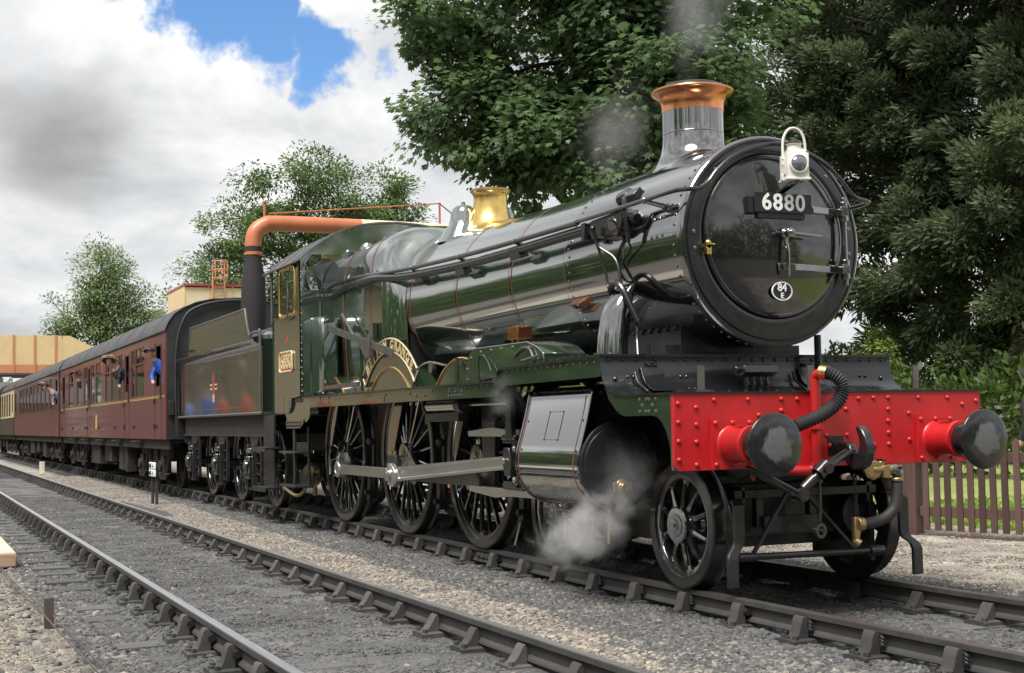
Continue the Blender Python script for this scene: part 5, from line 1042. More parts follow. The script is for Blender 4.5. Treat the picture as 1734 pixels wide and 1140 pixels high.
    for xb in (xf-2.9, xr+2.9):
        b = MB()
        for s in (1,-1):
            y = -s*1.02
            b.prism([(xb-1.75,.60),(xb-1.75,.80),(xb-1.0,.88),(xb+1.0,.88),(xb+1.75,.80),(xb+1.75,.60),(xb+.6,.52),(xb-.6,.52)],'y',y,y-s*.06)
            for dx in (-1.295,1.295):
                b.bx(xb+dx-.16,xb+dx+.16,min(y,y-s*.16),max(y,y-s*.16),.30,.66); b.prism([(xb+dx-.42,.80),(xb+dx+.42,.80),(xb+dx+.2,.36),(xb+dx-.2,.36)],'y',y-s*.03,y-s*.09); b.cyl((xb+dx,y-s*.1,.46),(xb+dx,y-s*.22,.46),.11,n=12)
                for k in range(4): b.beam((xb+dx-.5+.06*k,y-s*.12,.30-.035*k),(xb+dx+.5-.06*k,y-s*.12,.30-.035*k),.08,.022)
            for dx in (-.45,.45): b.bx(xb+dx-.05,xb+dx+.05,min(y,y-s*.12),max(y,y-s*.12),.25,.8); b.cyl((xb+dx*.6,y-s*.08,.25),(xb+dx*.6,y-s*.08,.55),.08,n=10)
        b.bx(xb-.3,xb+.3,-1.04,1.04,.54,.78); b.build('bogie', 'underframe', c, bevel=.01)
        for dx in (-1.295,1.295):
            for s in (1,-1):
                w = MB(); w.lathe((xb+dx,-s*.75,.457),(0,-s,0),[(0,.06),(.12,.06),(.13,.02),(.38,.02),(.39,.06),(.457,.06),(.457,-.04),(.485,-.05),(.485,-.07),(.3,-.07),(0,-.07)],32); w.build('coach_wheel', 'underframe', c)
    return c
W1 = [(-22.35,-21.8),(-21.72,-20.5),(-25.5,-24.28),(-24.2,-23.55),(-26.5,-25.75),(-28.3,-27.2),(-29.4,-28.55),(-30.85,-30.12),(-32.5,-31.4),(-34.65,-33.5)]
c1 = coach(-17.98, -37.0, 'maroon coach coupled directly behind the tender', 'maroon', 'maroon', W1, [(-19.15,-18.5),(-23.2,-22.62),(-29.98,-29.55),(-36.4,-35.75)])
MB().prism([(-28.35,1.22),(-28.05,1.22),(-28.05,1.50),(-28.2,1.60),(-28.35,1.50)], 'y', -1.385, -1.389).build('crest', 'yellow_line', c1)
w2 = []; x = -40.6
while x > -54.5: w2.append((x, x+1.15)); x -= 1.62
coach(-37.5, -56.5, 'darker maroon coach in the middle of the train', 'maroon_dark', 'maroon', w2, [(-38.6,-37.95),(-56.1,-55.45),(-47.35,-47.0)][:2], False, False)
coach(-57.0, -76.0, 'brown and cream coach at the far end of the train', 'coach_cream', 'coach_brown', [(a-19.5, b-19.5) for a, b in w2], [(-58.1,-57.45),(-75.6,-74.95)], False, False)

# ================================================================== PEOPLE
def person(name, label, J, E, cols, hair, group=None, hair_style='short', subs=1):
    """J: joint -> (pos, radius); E: list of (a, b, material)."""
    names = list(J); idx = {n: i for i, n in enumerate(names)}; base = Vector(J['pelvis'][0]); zmin = min(v[0][2]-(v[1][0] if isinstance(v[1], tuple) else v[1]) for v in J.values()); base = Vector((base.x, base.y, zmin))
    me = bpy.data.meshes.new(name); me.from_pydata([Vector(J[n][0])-base for n in names], [(idx[a], idx[b]) for a, b, _ in E], [])
    o = bpy.data.objects.new(name, me); COL.objects.link(o)
    sk = o.modifiers.new('skin', 'SKIN'); ly = me.skin_vertices[0].data
    for n in names: r = J[n][1]; ly[idx[n]].radius = (r, r) if not isinstance(r, tuple) else r; ly[idx[n]].use_root = (n == 'pelvis')
    ss = o.modifiers.new('sub', 'SUBSURF'); ss.levels = subs; ss.render_levels = subs
    dg = bpy.context.evaluated_depsgraph_get(); ev = o.evaluated_get(dg); nm = bpy.data.meshes.new_from_object(ev)
    o.modifiers.clear(); o.data = nm; bpy.data.meshes.remove(me)
    mats = []; 
    for _, _, m_ in E:
        if m_ not in mats: mats.append(m_)
    nm.materials.clear()
    for m_ in mats: nm.materials.append(MT[m_])
    segs = [(Vector(J[a][0])-base, Vector(J[b][0])-base, mats.index(m_)) for a, b, m_ in E]
    for p in nm.polygons:
        c = p.center; best = (1e9, 0)
        for a, b, k in segs:
            d = b-a; t = max(0, min(1, (c-a).dot(d)/max(d.length_squared, 1e-9))); q = (c-a-d*t).length
            if q < best[0]: best = (q, k)
        p.material_index = best[1]; p.use_smooth = True
    o.location = base; OFF[o.name] = tuple(base); tag(o, label, 'person', group)
    hd = Vector(J['head'][0]); nk = Vector(J['neck'][0]); u = (hd-nk).normalized(); face = Vector(J.get('face', ((0,-1,0),0))[0]) if 'face' in J else None
    fdir = cols['face']; fdir = Vector(fdir).normalized(); side = u.cross(fdir).normalized(); r = .105
    h = MB(); rings = []
    n_ = 18
    for i in range(8):
        rg_ = []
        for j in range(n_):
            t = 2*PI*j/n_; fr = max(0, math.cos(t)); ph = i/7*((2.0 if hair_style != 'cap' else 1.5)-(1.0 if hair_style != 'cap' else .45)*fr); d = (fdir*math.cos(t)+side*math.sin(t))*math.sin(ph)+u*math.cos(ph); k = 1.0
            big = {'short': 1.06, 'cap': 1.12, 'bushy': 1.45, 'long': 1.25}[hair_style]
            if hair_style == 'bushy': k = 1+.18*math.sin(7*t+3*ph)*math.sin(5*ph)
            rg_.append(hd-fdir*.012+d*r*big*k)
        rings.append(rg_)
    h.loft(rings, True, False)
    if hair_style == 'cap': h.add([hd+u*.05+fdir*.08+side*.07, hd+u*.045+fdir*.16+side*.045, hd+u*.045+fdir*.16-side*.045, hd+u*.05+fdir*.08-side*.07, hd+u*.075+fdir*.08+side*.07, hd+u*.06+fdir*.16+side*.045, hd+u*.06+fdir*.16-side*.045, hd+u*.075+fdir*.08-side*.07], [(0,1,2,3),(4,5,6,7),(0,1,5,4),(1,2,6,5),(2,3,7,6)])
    h.build('cap' if hair_style == 'cap' else 'hair', hair, o, smooth=60)
    return o
def leaner(label, x, z, shirt, hair, style='short', arm=True, out=.34, dirx=.35, group='passengers leaning from the carriage windows'):
    y = -1.30
    J = {'pelvis': ((x,-.95,z-.75), .15), 'waist': ((x+.02,-1.05,z-.5), .14), 'chest': ((x+.05*dirx,y-.02,z-.28), (.17,.13)), 'neckb': ((x+.1*dirx,y-out*.55,z-.12), .075), 'neck': ((x+.15*dirx,y-out*.72,z-.07), .052), 'jaw': ((x+.2*dirx,y-out-.01,z-.035), .066), 'head': ((x+.22*dirx,y-out,z+.045), .088), 'crown': ((x+.22*dirx,y-out+.01,z+.105), .06)}
    E = [('pelvis','waist',shirt),('waist','chest',shirt),('chest','neckb',shirt),('neckb','neck','skin'),('neck','jaw','skin'),('jaw','head','skin'),('head','crown','skin')]
    if arm:
        J.update({'shl': ((x-.17,y-.08,z-.22), .07), 'elb': ((x-.22,y-.16,z-.42), .05), 'wri': ((x-.06,y-.18,z-.52), .036), 'hnd': ((x+.02,y-.18,z-.55), .04), 'fin': ((x+.07,y-.18,z-.57), .022)})
        E += [('chest','shl',shirt),('shl','elb',shirt),('elb','wri',shirt),('wri','hnd','skin'),('hnd','fin','skin')]
    return person('person', label, J, E, {'face': (dirx+.4,-1,-.15)}, hair, group, style)
leaner('passenger in a bright blue top and dark cap at the front door window', -18.80, 2.66, 'cloth_blue', 'hair_dark', 'cap', True, .26)
leaner('passenger with bushy fair hair and navy sleeve hanging out of the carriage', -23.35, 2.72, 'cloth_navy', 'hair_fair', 'bushy', out=.42)
leaner('pink-faced passenger looking out just behind the bushy-haired one', -24.75, 2.74, 'cloth_dark', 'hair_fair', 'short', False, .2)
leaner('dark-capped passenger peering from a window towards the maroon coach rear', -31.95, 2.74, 'cloth_dark', 'hair_dark', 'cap', False, .22)
leaner('passenger in pale grey shirt leaning from the second coach door', -38.25, 2.60, 'cloth_grey', 'hair_dark', 'short', True, .45)
leaner('fair-headed passenger leaning out behind the one in pale grey', -39.35, 2.68, 'cloth_tan', 'hair_fair', 'short', False, .42)
def stander(label, x, y, top, legs, hair, face, h=1.72, style='short', group=None, base=-.2, arms=.0):
    k = h/1.72; f = Vector(face).normalized(); f.z = 0; s = Vector((-f.y, f.x, 0)); P = Vector((x, y, base))
    def p(a, b, z): q = P+(s*a+f*b+Vector((0,0,z)))*k; return (q.x, q.y, q.z)
    J = {'pelvis': (p(0,0,.93), (.15,.12)), 'waist': (p(0,0,1.10), (.14,.11)), 'chest': (p(0,.01,1.30), (.17,.12)), 'neckb': (p(0,0,1.43), .07), 'neck': (p(0,.01,1.50), .052), 'jaw': (p(0,.03,1.56), .065), 'head': (p(0,.02,1.63), .088), 'crown': (p(0,.01,1.68), .06)}
    E = [('pelvis','waist',top),('waist','chest',top),('chest','neckb',top),('neckb','neck','skin'),('neck','jaw','skin'),('jaw','head','skin'),('head','crown','skin')]
    for q, sg in (('l',1),('r',-1)):
        J.update({q+'hip': (p(sg*.09,0,.86), .10), q+'kne': (p(sg*.10,.02,.48), .065), q+'ank': (p(sg*.10,0,.09), .045), q+'toe': (p(sg*.11,.14,.04), .04), q+'shl': (p(sg*.18,0,1.38), .065), q+'elb': (p(sg*.24,-.02+.05*arms,1.10), .048), q+'wri': (p(sg*.22,.06+.22*arms,.88+.3*arms), .035), q+'hnd': (p(sg*.21,.09+.26*arms,.80+.33*arms), .04)})
        E += [('pelvis',q+'hip',legs),(q+'hip',q+'kne',legs),(q+'kne',q+'ank',legs),(q+'ank',q+'toe','cloth_dark'),('chest',q+'shl',top),(q+'shl',q+'elb',top),(q+'elb',q+'wri',top),(q+'wri',q+'hnd','skin')]
    return person('person', label, J, E, {'face': tuple(f)}, hair, group, style)
# ================================================================== TRACK
def noise2(x, y, seed=0):
    """smooth value noise, numpy arrays"""
    r = np.random.default_rng(seed); T = r.random((256, 256)); xi = np.floor(x).astype(int); yi = np.floor(y).astype(int); fx = x-xi; fy = y-yi
    fx = fx*fx*(3-2*fx); fy = fy*fy*(3-2*fy); a = T[xi % 256, yi % 256]; b = T[(xi+1) % 256, yi % 256]; c = T[xi % 256, (yi+1) % 256]; d = T[(xi+1) % 256, (yi+1) % 256]
    return (a*(1-fx)+b*fx)*(1-fy)+(c*(1-fx)+d*fx)*fy
def fbm(x, y, s, o=4, seed=0):
    v = 0; a = .5
    for k in range(o): v = v+a*noise2(x*s, y*s, seed+k); s *= 2.1; a *= .5
    return v
RAILP = [(-.034,-.003),(-.028,.0),(.028,.0),(.034,-.003),(.035,-.034),(.012,-.048),(.0095,-.105),(.030,-.120),(.033,-.138),(.026,-.146),(-.026,-.146),(-.033,-.138),(-.030,-.120),(-.0095,-.105),(-.012,-.048),(-.035,-.034)]
def chair_mesh(outer):
    c = MB()   # outer side is -y in local space
    c.prism([(-.10,-.19),(.10,-.19),(.10,-.162),(.07,-.155),(-.07,-.155),(-.10,-.162)], 'y', -.20, .17)
    w = .05
    c.prism([(-.155,-.158),(-.128,-.145),(-.112,-.115),(-.100,-.07),(-.088,-.034),(-.075,-.021),(-.056,-.024),(-.047,-.05),(-.046,-.158)], 'x', -w, w)
    c.prism([(.145,-.158),(.118,-.145),(.085,-.105),(.058,-.055),(.044,-.045),(.036,-.06),(.034,-.158)], 'x', -w, w)
    for x in (-.065,.065):
        c.cyl((x*.0+.0,-.175,-.158),(x*.0,-.175,-.138),.018,n=8); c.cyl((x,-.155,-.158),(x,-.155,-.132),.020,n=6); c.cyl((x,.14,-.158),(x,.14,-.132),.020,n=6)
    return c.mesh('rail_chair', 'chair_iron', smooth=40)
CHM = chair_mesh(True)
KM = MB().cyl((-.075,-.043,-.075),(.085,-.043,-.075),.022,n=10).mesh('rail_key', 'key_steel')
KM2 = MB(); 
for k in range(3): KM2.tube([(.055+.0*k,-.045,-.045-.02*k),(.075,-.052,-.052-.02*k),(.085,-.045,-.06-.02*k),(.07,-.04,-.062-.02*k)],.010,6,smooth=3)
KM2 = KM2.mesh('rail_key', 'key_steel')
SLM = []
for k in range(3):
    s = MB(); s.bx(-.127,.127,-1.295,1.295,-.31,-.190); SLM.append(s.mesh('sleeper', 'sleeper', smooth=0))
def track(yc, x0, x1, label, topmat, joint, seed, gap=.70):
    t = thing('railway_track', label, 'track', (0, yc, 0)); t['kind'] = 'structure'
    R = random.Random(seed)
    for s in (-1, 1):
        y = yc+s*.7525; xs = [x0]; xj = joint
        while xj > x0: xj -= 18.288
        cuts = [x0]+[xj+18.288*k for k in range(1, 12) if x0 < xj+18.288*k < x1]+[x1]
        for a, b in zip(cuts[:-1], cuts[1:]):
            m_ = MB(); m_.prism([(y+p[0], p[1]) for p in RAILP], 'x', a+.004, b-.004); r = m_.build('rail', 'rail_side', t, smooth=50)
            h = MB(); h.bx(a+.005,b-.005,y-.028,y+.028,.0,.0012); h.build('rail_head', topmat, r)
            if b < x1 and b > -45:
                for sd_ in (-1, 1):
                    f = MB(); f.prism([(y+sd_*.012,-.05),(y+sd_*.034,-.058),(y+sd_*.032,-.108),(y+sd_*.012,-.118)], 'x', b-.23, b+.23)
                    for k in (-.17,-.06,.06,.17): f.cyl((b+k,y+sd_*.03,-.083),(b+k,y+sd_*.052,-.083),.019,n=6)
                    f.build('fishplate', 'rail_side', t, bevel=.003)
    x = 11.2; n = 0
    while x > max(x0, -66):
        inst('sleeper', SLM[n % 3], t, (x, yc+R.uniform(-.03,.03), R.uniform(-.006,.004)), (0, 0, R.uniform(-.012,.012)))
        for s in (-1, 1):
            c = inst('rail_chair', CHM, t, (x, yc+s*.7525, 0), (0, 0, 0 if s < 0 else PI))
            if x > -16:
                k_ = bpy.data.objects.new('rail_key', KM2 if (seed == 1 and R.random() < .6) else KM); COL.objects.link(k_); k_.parent = c
        x -= gap*(1+R.uniform(-.03,.03)); n += 1
    return t
track(0, -130, 45, 'railway track with rusty rails under the steam locomotive and train', 'rail_top_dull', -3.74, 1)
track(-3.43, -130, 45, 'empty railway track with polished rails in front of the locomotive', 'rail_top', -12.5, 2)

# ================================================================== GROUND
def gmat():
    m_ = bpy.data.materials.new('ground_mix'); m_.use_nodes = True; MT['ground_mix'] = m_; t = m_.node_tree; b = t.nodes['Principled BSDF']; b.inputs['Roughness'].default_value = .95
    g = t.nodes.new('ShaderNodeNewGeometry'); sp = t.nodes.new('ShaderNodeSeparateXYZ'); t.links.new(g.outputs['Position'], sp.inputs[0])
    nz = t.nodes.new('ShaderNodeTexNoise'); nz.inputs['Scale'].default_value = 1.3; nz.inputs['Detail'].default_value = 8; nz.inputs['Roughness'].default_value = .65; t.links.new(g.outputs['Position'], nz.inputs['Vector'])
    ma = t.nodes.new('ShaderNodeMath'); ma.operation = 'MULTIPLY_ADD'; t.links.new(nz.outputs[0], ma.inputs[0]); ma.inputs[1].default_value = 1.1; t.links.new(sp.outputs[1], ma.inputs[2])
    mr = t.nodes.new('ShaderNodeMapRange'); mr.inputs[1].default_value = -8; mr.inputs[2].default_value = 8; t.links.new(ma.outputs[0], mr.inputs[0])
    cr = t.nodes.new('ShaderNodeValToRGB'); t.links.new(mr.outputs[0], cr.inputs[0]); el = cr.color_ramp.elements
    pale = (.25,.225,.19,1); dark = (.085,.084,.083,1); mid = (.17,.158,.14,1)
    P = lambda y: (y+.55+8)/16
    stops = [(-5.35,pale),(-5.0,mid),(-4.8,dark),(-2.55,dark),(-2.25,pale),(-1.65,pale),(-1.35,dark),(1.75,dark),(2.3,mid),(2.9,pale),(7,pale)]  # dark band past the far rail: cinders, with engine shade painted in
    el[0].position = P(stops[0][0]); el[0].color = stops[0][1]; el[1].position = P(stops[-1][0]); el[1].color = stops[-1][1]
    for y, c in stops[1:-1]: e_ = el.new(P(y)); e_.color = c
    n2_ = t.nodes.new('ShaderNodeTexNoise'); n2_.inputs['Scale'].default_value = 38; n2_.inputs['Detail'].default_value = 6; n2_.inputs['Roughness'].default_value = .7; t.links.new(g.outputs['Position'], n2_.inputs['Vector'])
    m2 = t.nodes.new('ShaderNodeMapRange'); m2.inputs[1].default_value = .3; m2.inputs[2].default_value = .7; m2.inputs[3].default_value = .45; m2.inputs[4].default_value = 1.6; t.links.new(n2_.outputs[0], m2.inputs[0])
    mx = t.nodes.new('ShaderNodeMix'); mx.data_type = 'RGBA'; mx.blend_type = 'MULTIPLY'; mx.inputs[0].default_value = 1; t.links.new(cr.outputs[0], mx.inputs[6]); t.links.new(m2.outputs[0], mx.inputs[7])
    n3 = t.nodes.new('ShaderNodeTexNoise'); n3.inputs['Scale'].default_value = 2.2; n3.inputs['Detail'].default_value = 7; t.links.new(g.outputs['Position'], n3.inputs['Vector'])
    m3 = t.nodes.new('ShaderNodeMapRange'); m3.inputs[1].default_value = .35; m3.inputs[2].default_value = .7; m3.inputs[3].default_value = .7; m3.inputs[4].default_value = 1.7; t.links.new(n3.outputs[0], m3.inputs[0])
    mx2 = t.nodes.new('ShaderNodeMix'); mx2.data_type = 'RGBA'; mx2.blend_type = 'MULTIPLY'; mx2.inputs[0].default_value = 1; t.links.new(mx.outputs[2], mx2.inputs[6]); t.links.new(m3.outputs[0], mx2.inputs[7])
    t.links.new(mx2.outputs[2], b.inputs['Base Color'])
    bp = t.nodes.new('ShaderNodeBump'); bp.inputs['Strength'].default_value = .9; bp.inputs['Distance'].default_value = .02; t.links.new(n2_.outputs[0], bp.inputs['Height']); t.links.new(bp.outputs[0], b.inputs['Normal'])
gmat()
def height(x, y):
    h = -.235+.055*(fbm(x, y, 1.1, 5, 3)-.5)
    bank = np.interp(y, [-6.2,-5.2,-4.75,-4.5,-4.25,-2.6,-2.35,-1.9,-1.5,-1.2,-.8,.8,1.2,2.0,3,6], [.0,.015,.022,.026,.052,.050,.055,.06,.055,.055,.048,.048,.05,.03,.03,.03])
    near = .035*(fbm(x, y, 4.0, 3, 9)-.45); return h+bank+near
def grid_mesh(name, x0, x1, nx, y0, y1, ny, fn):
    X, Y = np.meshgrid(np.linspace(x0,x1,nx), np.linspace(y0,y1,ny), indexing='ij'); Z = fn(X, Y); V = np.stack([X,Y,Z],-1).reshape(-1,3)
    i = np.arange(nx-1)[:,None]*ny+np.arange(ny-1)[None,:]; F = np.stack([i,i+ny,i+ny+1,i+1],-1).reshape(-1,4)
    me = bpy.data.meshes.new(name); me.vertices.add(len(V)); me.vertices.foreach_set('co', V.astype('f').ravel()); me.loops.add(F.size); me.loops.foreach_set('vertex_index', F.ravel().astype('i')); me.polygons.add(len(F)); me.polygons.foreach_set('loop_start', np.arange(0,F.size,4,dtype='i')); me.polygons.foreach_set('loop_total', np.full(len(F),4,'i')); me.update(calc_edges=True); me.polygons.foreach_set('use_smooth', [True]*len(F)); return me
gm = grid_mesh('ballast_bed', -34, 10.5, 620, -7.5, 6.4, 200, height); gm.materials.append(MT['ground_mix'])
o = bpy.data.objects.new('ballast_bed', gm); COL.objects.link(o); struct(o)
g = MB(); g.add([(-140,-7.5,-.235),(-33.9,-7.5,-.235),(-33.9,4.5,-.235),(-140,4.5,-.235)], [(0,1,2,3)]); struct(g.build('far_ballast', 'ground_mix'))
def grassmat(name, c0, c1):
    m_ = pm(name, c0, .9, var=.2, scale=6, bump=.5, bscale=50, dirt=c1, dscale=.7, damt=.8)
pm('yard_gravel', (.13,.12,.105), .95, var=.2, scale=8, bump=.4, bscale=60, dirt=(.22,.20,.17), dscale=.5, damt=.6)
grassmat('lawn', (.19,.24,.06), (.32,.30,.11))
g = MB(); g.add([(-1500,-1500,-.34),(1500,-1500,-.34),(1500,1500,-.34),(-1500,1500,-.34)], [(0,1,2,3)]); struct(g.build('ground', 'lawn'))
g = MB(); g.add([(-12,6.2,-.22),(10,6.2,-.22),(10,70,-.20),(-60,70,-.20),(-60,20,-.2)], [(0,1,2,3,4)]); struct(g.build('lawn', 'lawn'))
# --- scattered stones (geometry nodes)
def stone_collection(name, mat, n=5, seed=1, flat=.62):
    c = bpy.data.collections.new(name); R = np.random.default_rng(seed)
    for k in range(n):
        bm = bmesh.new(); bmesh.ops.create_icosphere(bm, subdivisions=1, radius=.5)
        for v in bm.verts: v.co *= 1+R.uniform(-.22,.22); v.co.z *= flat; v.co.x *= R.uniform(.95,1.2)
        me = bpy.data.meshes.new(name); bm.to_mesh(me); bm.free(); me.materials.append(MT[mat]); ob = bpy.data.objects.new(name, me); c.objects.link(ob)
    return c
def stonemat(name, cols, rough=.9):
    m_ = bpy.data.materials.new(name); m_.use_nodes = True; MT[name] = m_; t = m_.node_tree; b = t.nodes['Principled BSDF']; b.inputs['Roughness'].default_value = rough; b.inputs['Specular IOR Level'].default_value = .3
    oi = t.nodes.new('ShaderNodeObjectInfo'); cr = t.nodes.new('ShaderNodeValToRGB'); t.links.new(oi.outputs['Random'], cr.inputs[0]); cr.color_ramp.interpolation = 'CONSTANT' if False else 'LINEAR'
    el = cr.color_ramp.elements; el[0].color = tuple(cols[0])+(1,); el[1].color = tuple(cols[-1])+(1,)
    for i, c in enumerate(cols[1:-1]): e_ = el.new((i+1)/(len(cols)-1)); e_.color = tuple(c)+(1,)
    tc_ = t.nodes.new('ShaderNodeTexCoord'); nz = t.nodes.new('ShaderNodeTexNoise'); nz.inputs['Scale'].default_value = 4; t.links.new(tc_.outputs['Object'], nz.inputs['Vector']); mr = t.nodes.new('ShaderNodeMapRange'); mr.inputs[3].default_value = .7; mr.inputs[4].default_value = 1.3; t.links.new(nz.outputs[0], mr.inputs[0])
    mx = t.nodes.new('ShaderNodeMix'); mx.data_type = 'RGBA'; mx.blend_type = 'MULTIPLY'; mx.inputs[0].default_value = 1; t.links.new(cr.outputs[0], mx.inputs[6]); t.links.new(mr.outputs[0], mx.inputs[7]); t.links.new(mx.outputs[2], b.inputs['Base Color'])
stonemat('stone_pale', [(.25,.215,.175),(.15,.132,.115),(.32,.275,.222),(.205,.18,.15),(.12,.11,.10),(.27,.235,.19),(.38,.33,.265)])
stonemat('stone_dark', [(.080,.080,.080),(.058,.058,.059),(.115,.113,.111),(.070,.070,.070),(.14,.136,.131),(.066,.066,.067)])
stonemat('stone_mixed', [(.22,.20,.17),(.10,.098,.095),(.16,.15,.135),(.27,.24,.195),(.07,.07,.07),(.19,.17,.145)])
SP = stone_collection('pale_stone', 'stone_pale', 6, 3); SD = stone_collection('dark_stone', 'stone_dark', 6, 5, .7); SM = stone_collection('mixed_stone', 'stone_mixed', 6, 8)
def scatter(name, label, cat, col, x0, x1, yfun0, yfun1, dens, smin, smax, seed, nx=90, ny=8, lift=.0, fade=None):
    xs = np.linspace(x0, x1, nx); V = []; 
    for x in xs:
        a, b = yfun0(x), yfun1(x)
        for k in range(ny): y = a+(b-a)*k/(ny-1); V.append((x, y))
    V = np.array(V); Z = height(V[:,0], V[:,1])+lift; V3 = np.column_stack([V, Z])
    F = [(i*ny+k, (i+1)*ny+k, (i+1)*ny+k+1, i*ny+k+1) for i in range(nx-1) for k in range(ny-1)]
    me = bpy.data.meshes.new(name); me.from_pydata(V3.tolist(), [], F); o = bpy.data.objects.new(name, me); COL.objects.link(o)
    ng = bpy.data.node_groups.new(name, 'GeometryNodeTree'); ng.interface.new_socket('Geometry', in_out='INPUT', socket_type='NodeSocketGeometry'); ng.interface.new_socket('Geometry', in_out='OUTPUT', socket_type='NodeSocketGeometry')
    nd = ng.nodes; lk = ng.links; gi = nd.new('NodeGroupInput'); go = nd.new('NodeGroupOutput')
    dp = nd.new('GeometryNodeDistributePointsOnFaces'); dp.distribute_method = 'RANDOM'; dp.inputs['Density'].default_value = dens; dp.inputs['Seed'].default_value = seed; lk.new(gi.outputs[0], dp.inputs['Mesh'])
    if fade:   # patchy density from a noise field
        nz = nd.new('ShaderNodeTexNoise'); nz.inputs['Scale'].default_value = fade; nz.inputs['Detail'].default_value = 4; mr = nd.new('ShaderNodeMapRange'); mr.inputs[1].default_value = .42; mr.inputs[2].default_value = .6; mr.inputs[3].default_value = 0; mr.inputs[4].default_value = dens
        lk.new(nz.outputs[0], mr.inputs[0]); lk.new(mr.outputs[0], dp.inputs['Density'])
    ci = nd.new('GeometryNodeCollectionInfo'); ci.inputs[0].default_value = col; ci.inputs[1].default_value = True; ci.inputs[2].default_value = True
    ip = nd.new('GeometryNodeInstanceOnPoints'); ip.inputs['Pick Instance'].default_value = True; lk.new(dp.outputs[0], ip.inputs['Points']); lk.new(ci.outputs[0], ip.inputs['Instance'])
    rv = nd.new('FunctionNodeRandomValue'); rv.data_type = 'FLOAT_VECTOR'; rv.inputs[0].default_value = (-.5,-.5,0); rv.inputs[1].default_value = (.5,.5,6.28); lk.new(rv.outputs[0], ip.inputs['Rotation'])
    rs = nd.new('FunctionNodeRandomValue'); rs.data_type = 'FLOAT'; rs.inputs[2].default_value = smin; rs.inputs[3].default_value = smax; rs.inputs['Seed'].default_value = 3; lk.new(rs.outputs[1], ip.inputs['Scale'])
    lk.new(ip.outputs[0], go.inputs[0]); md = o.modifiers.new('scatter', 'NODES'); md.node_group = ng
    o['kind'] = 'stuff'; o['label'] = label; o['category'] = cat; return o
c_ = lambda v: (lambda x: v)
scatter('pale_ballast', 'pale limestone chippings between the two tracks', 'gravel', SP, -34, 8, c_(-2.42), lambda x: float(np.interp(x,[-30,-16,-6,0,3,8],[-1.2,-1.35,-1.55,-1.7,-2.0,-2.3])), 900, .022, .052, 1)
scatter('mixed_ballast', 'grey and buff stones mixed along the edges of the pale chippings', 'gravel', SM, -34, 9, c_(-2.5), c_(-1.05), 480, .02, .055, 2)
scatter('dark_ballast', 'dark sooty ballast stones beside the near locomotive rail', 'gravel', SD, -22, 9.5, lambda x: float(np.interp(x,[-22,-14,-6,0,3,9],[-1.2,-1.4,-1.62,-1.8,-2.2,-2.5])), c_(-.80), 1000, .022, .058, 3)
scatter('cinder_bed', 'sooty cinders between the rails under the locomotive', 'gravel', SD, -14, 9.5, c_(-.70), c_(.70), 500, .015, .05, 4)
scatter('far_side_ballast', 'dark stones beyond the far locomotive rail', 'gravel', SD, -12, 8, c_(.8), c_(2.2), 700, .02, .05, 5)
scatter('track_cinders', 'fine grey cinders filling the empty track', 'gravel', SD, -22, 10, c_(-4.10), c_(-2.75), 900, .008, .034, 6)
scatter('track_pebbles', 'loose stones on the cinders of the empty track', 'gravel', SM, -22, 9, c_(-4.10), c_(-2.75), 28, .015, .05, 7, fade=1.2)
scatter('near_side_ballast', 'dark stones heaped along the outer side of the empty track', 'gravel', SD, -20, 9, c_(-4.95), c_(-4.24), 1000, .02, .06, 8)
scatter('near_path_stones', 'buff stones on the path at the lower left corner', 'gravel', SP, -14, 7, c_(-7.2), c_(-4.92), 2600, .008, .028, 9)
scatter('near_path_rubble', 'larger mixed stones scattered along the path edge', 'gravel', SM, -14, 7, c_(-5.5), c_(-4.6), 120, .03, .085, 10)
scatter('path_gravel', 'pale gravel of the path between locomotive and paling fence', 'gravel', SP, -12, 5, c_(2.0), c_(6.2), 700, .012, .036, 11)

# ================================================================== SMALL LINESIDE THINGS
fx = thing('paling_fence', 'brown wooden paling fence with square end post right of the buffer beam', 'fence', (-4.4, 5.05, -.2))
F0 = Vector((-4.40,5.05,0)); FD = Vector((1.30,.445,0)).normalized(); FN = Vector((-FD.y,FD.x,0))
def fbox(m_, d0, d1, n0, n1, z0, z1):
    vs = [F0+FD*d+FN*n+Vector((0,0,z)) for z in (z0,z1) for d, n in ((d0,n0),(d1,n0),(d1,n1),(d0,n1))]; m_.add(vs, [(0,3,2,1),(4,5,6,7),(0,1,5,4),(1,2,6,5),(2,3,7,6),(3,0,4,7)]); return m_
for d in (0, 2.75, 5.5): fbox(MB(), d-.11, d+.07, -.09, .09, -.3, .88).build('post', 'fence_wood', fx, bevel=.012)
for z in (.02, .66): fbox(MB(), .07, 6.5, -.005, .05, z, z+.115).build('rail', 'fence_wood', fx, bevel=.006)
R5 = random.Random(4)
for k in range(44):
    d = .17+k*.142+R5.uniform(-.006,.006); zt = .93+R5.uniform(-.012,.012); m_ = MB()
    vs = [F0+FD*(d+a)+FN*n+Vector((0,0,z)) for n in (-.028,-.006) for a, z in ((-.038,-.14),(.038,-.14),(.038,zt-.04),(0,zt),(-.038,zt-.04))]
    m_.add(vs, [(0,1,2,3,4),(9,8,7,6,5)]+[(i,(i+1) % 5,5+(i+1) % 5,5+i) for i in range(5)]); m_.build('paling', 'fence_wood', fx)
fbox(MB(), .07, 6.5, -.03, .03, -.26, -.19).build('gravel_board', 'fence_wood', fx)
s = thing('ground_sign', 'small white lineside sign with dark studs on two posts beside the tender', 'sign', (-17.0, -1.72, -.22))
for x in (-17.42,-16.98):
    q = MB(); q.obx((x,-1.72,.14),(.05,.05,.78)); q.build('post', 'chair_iron', s)
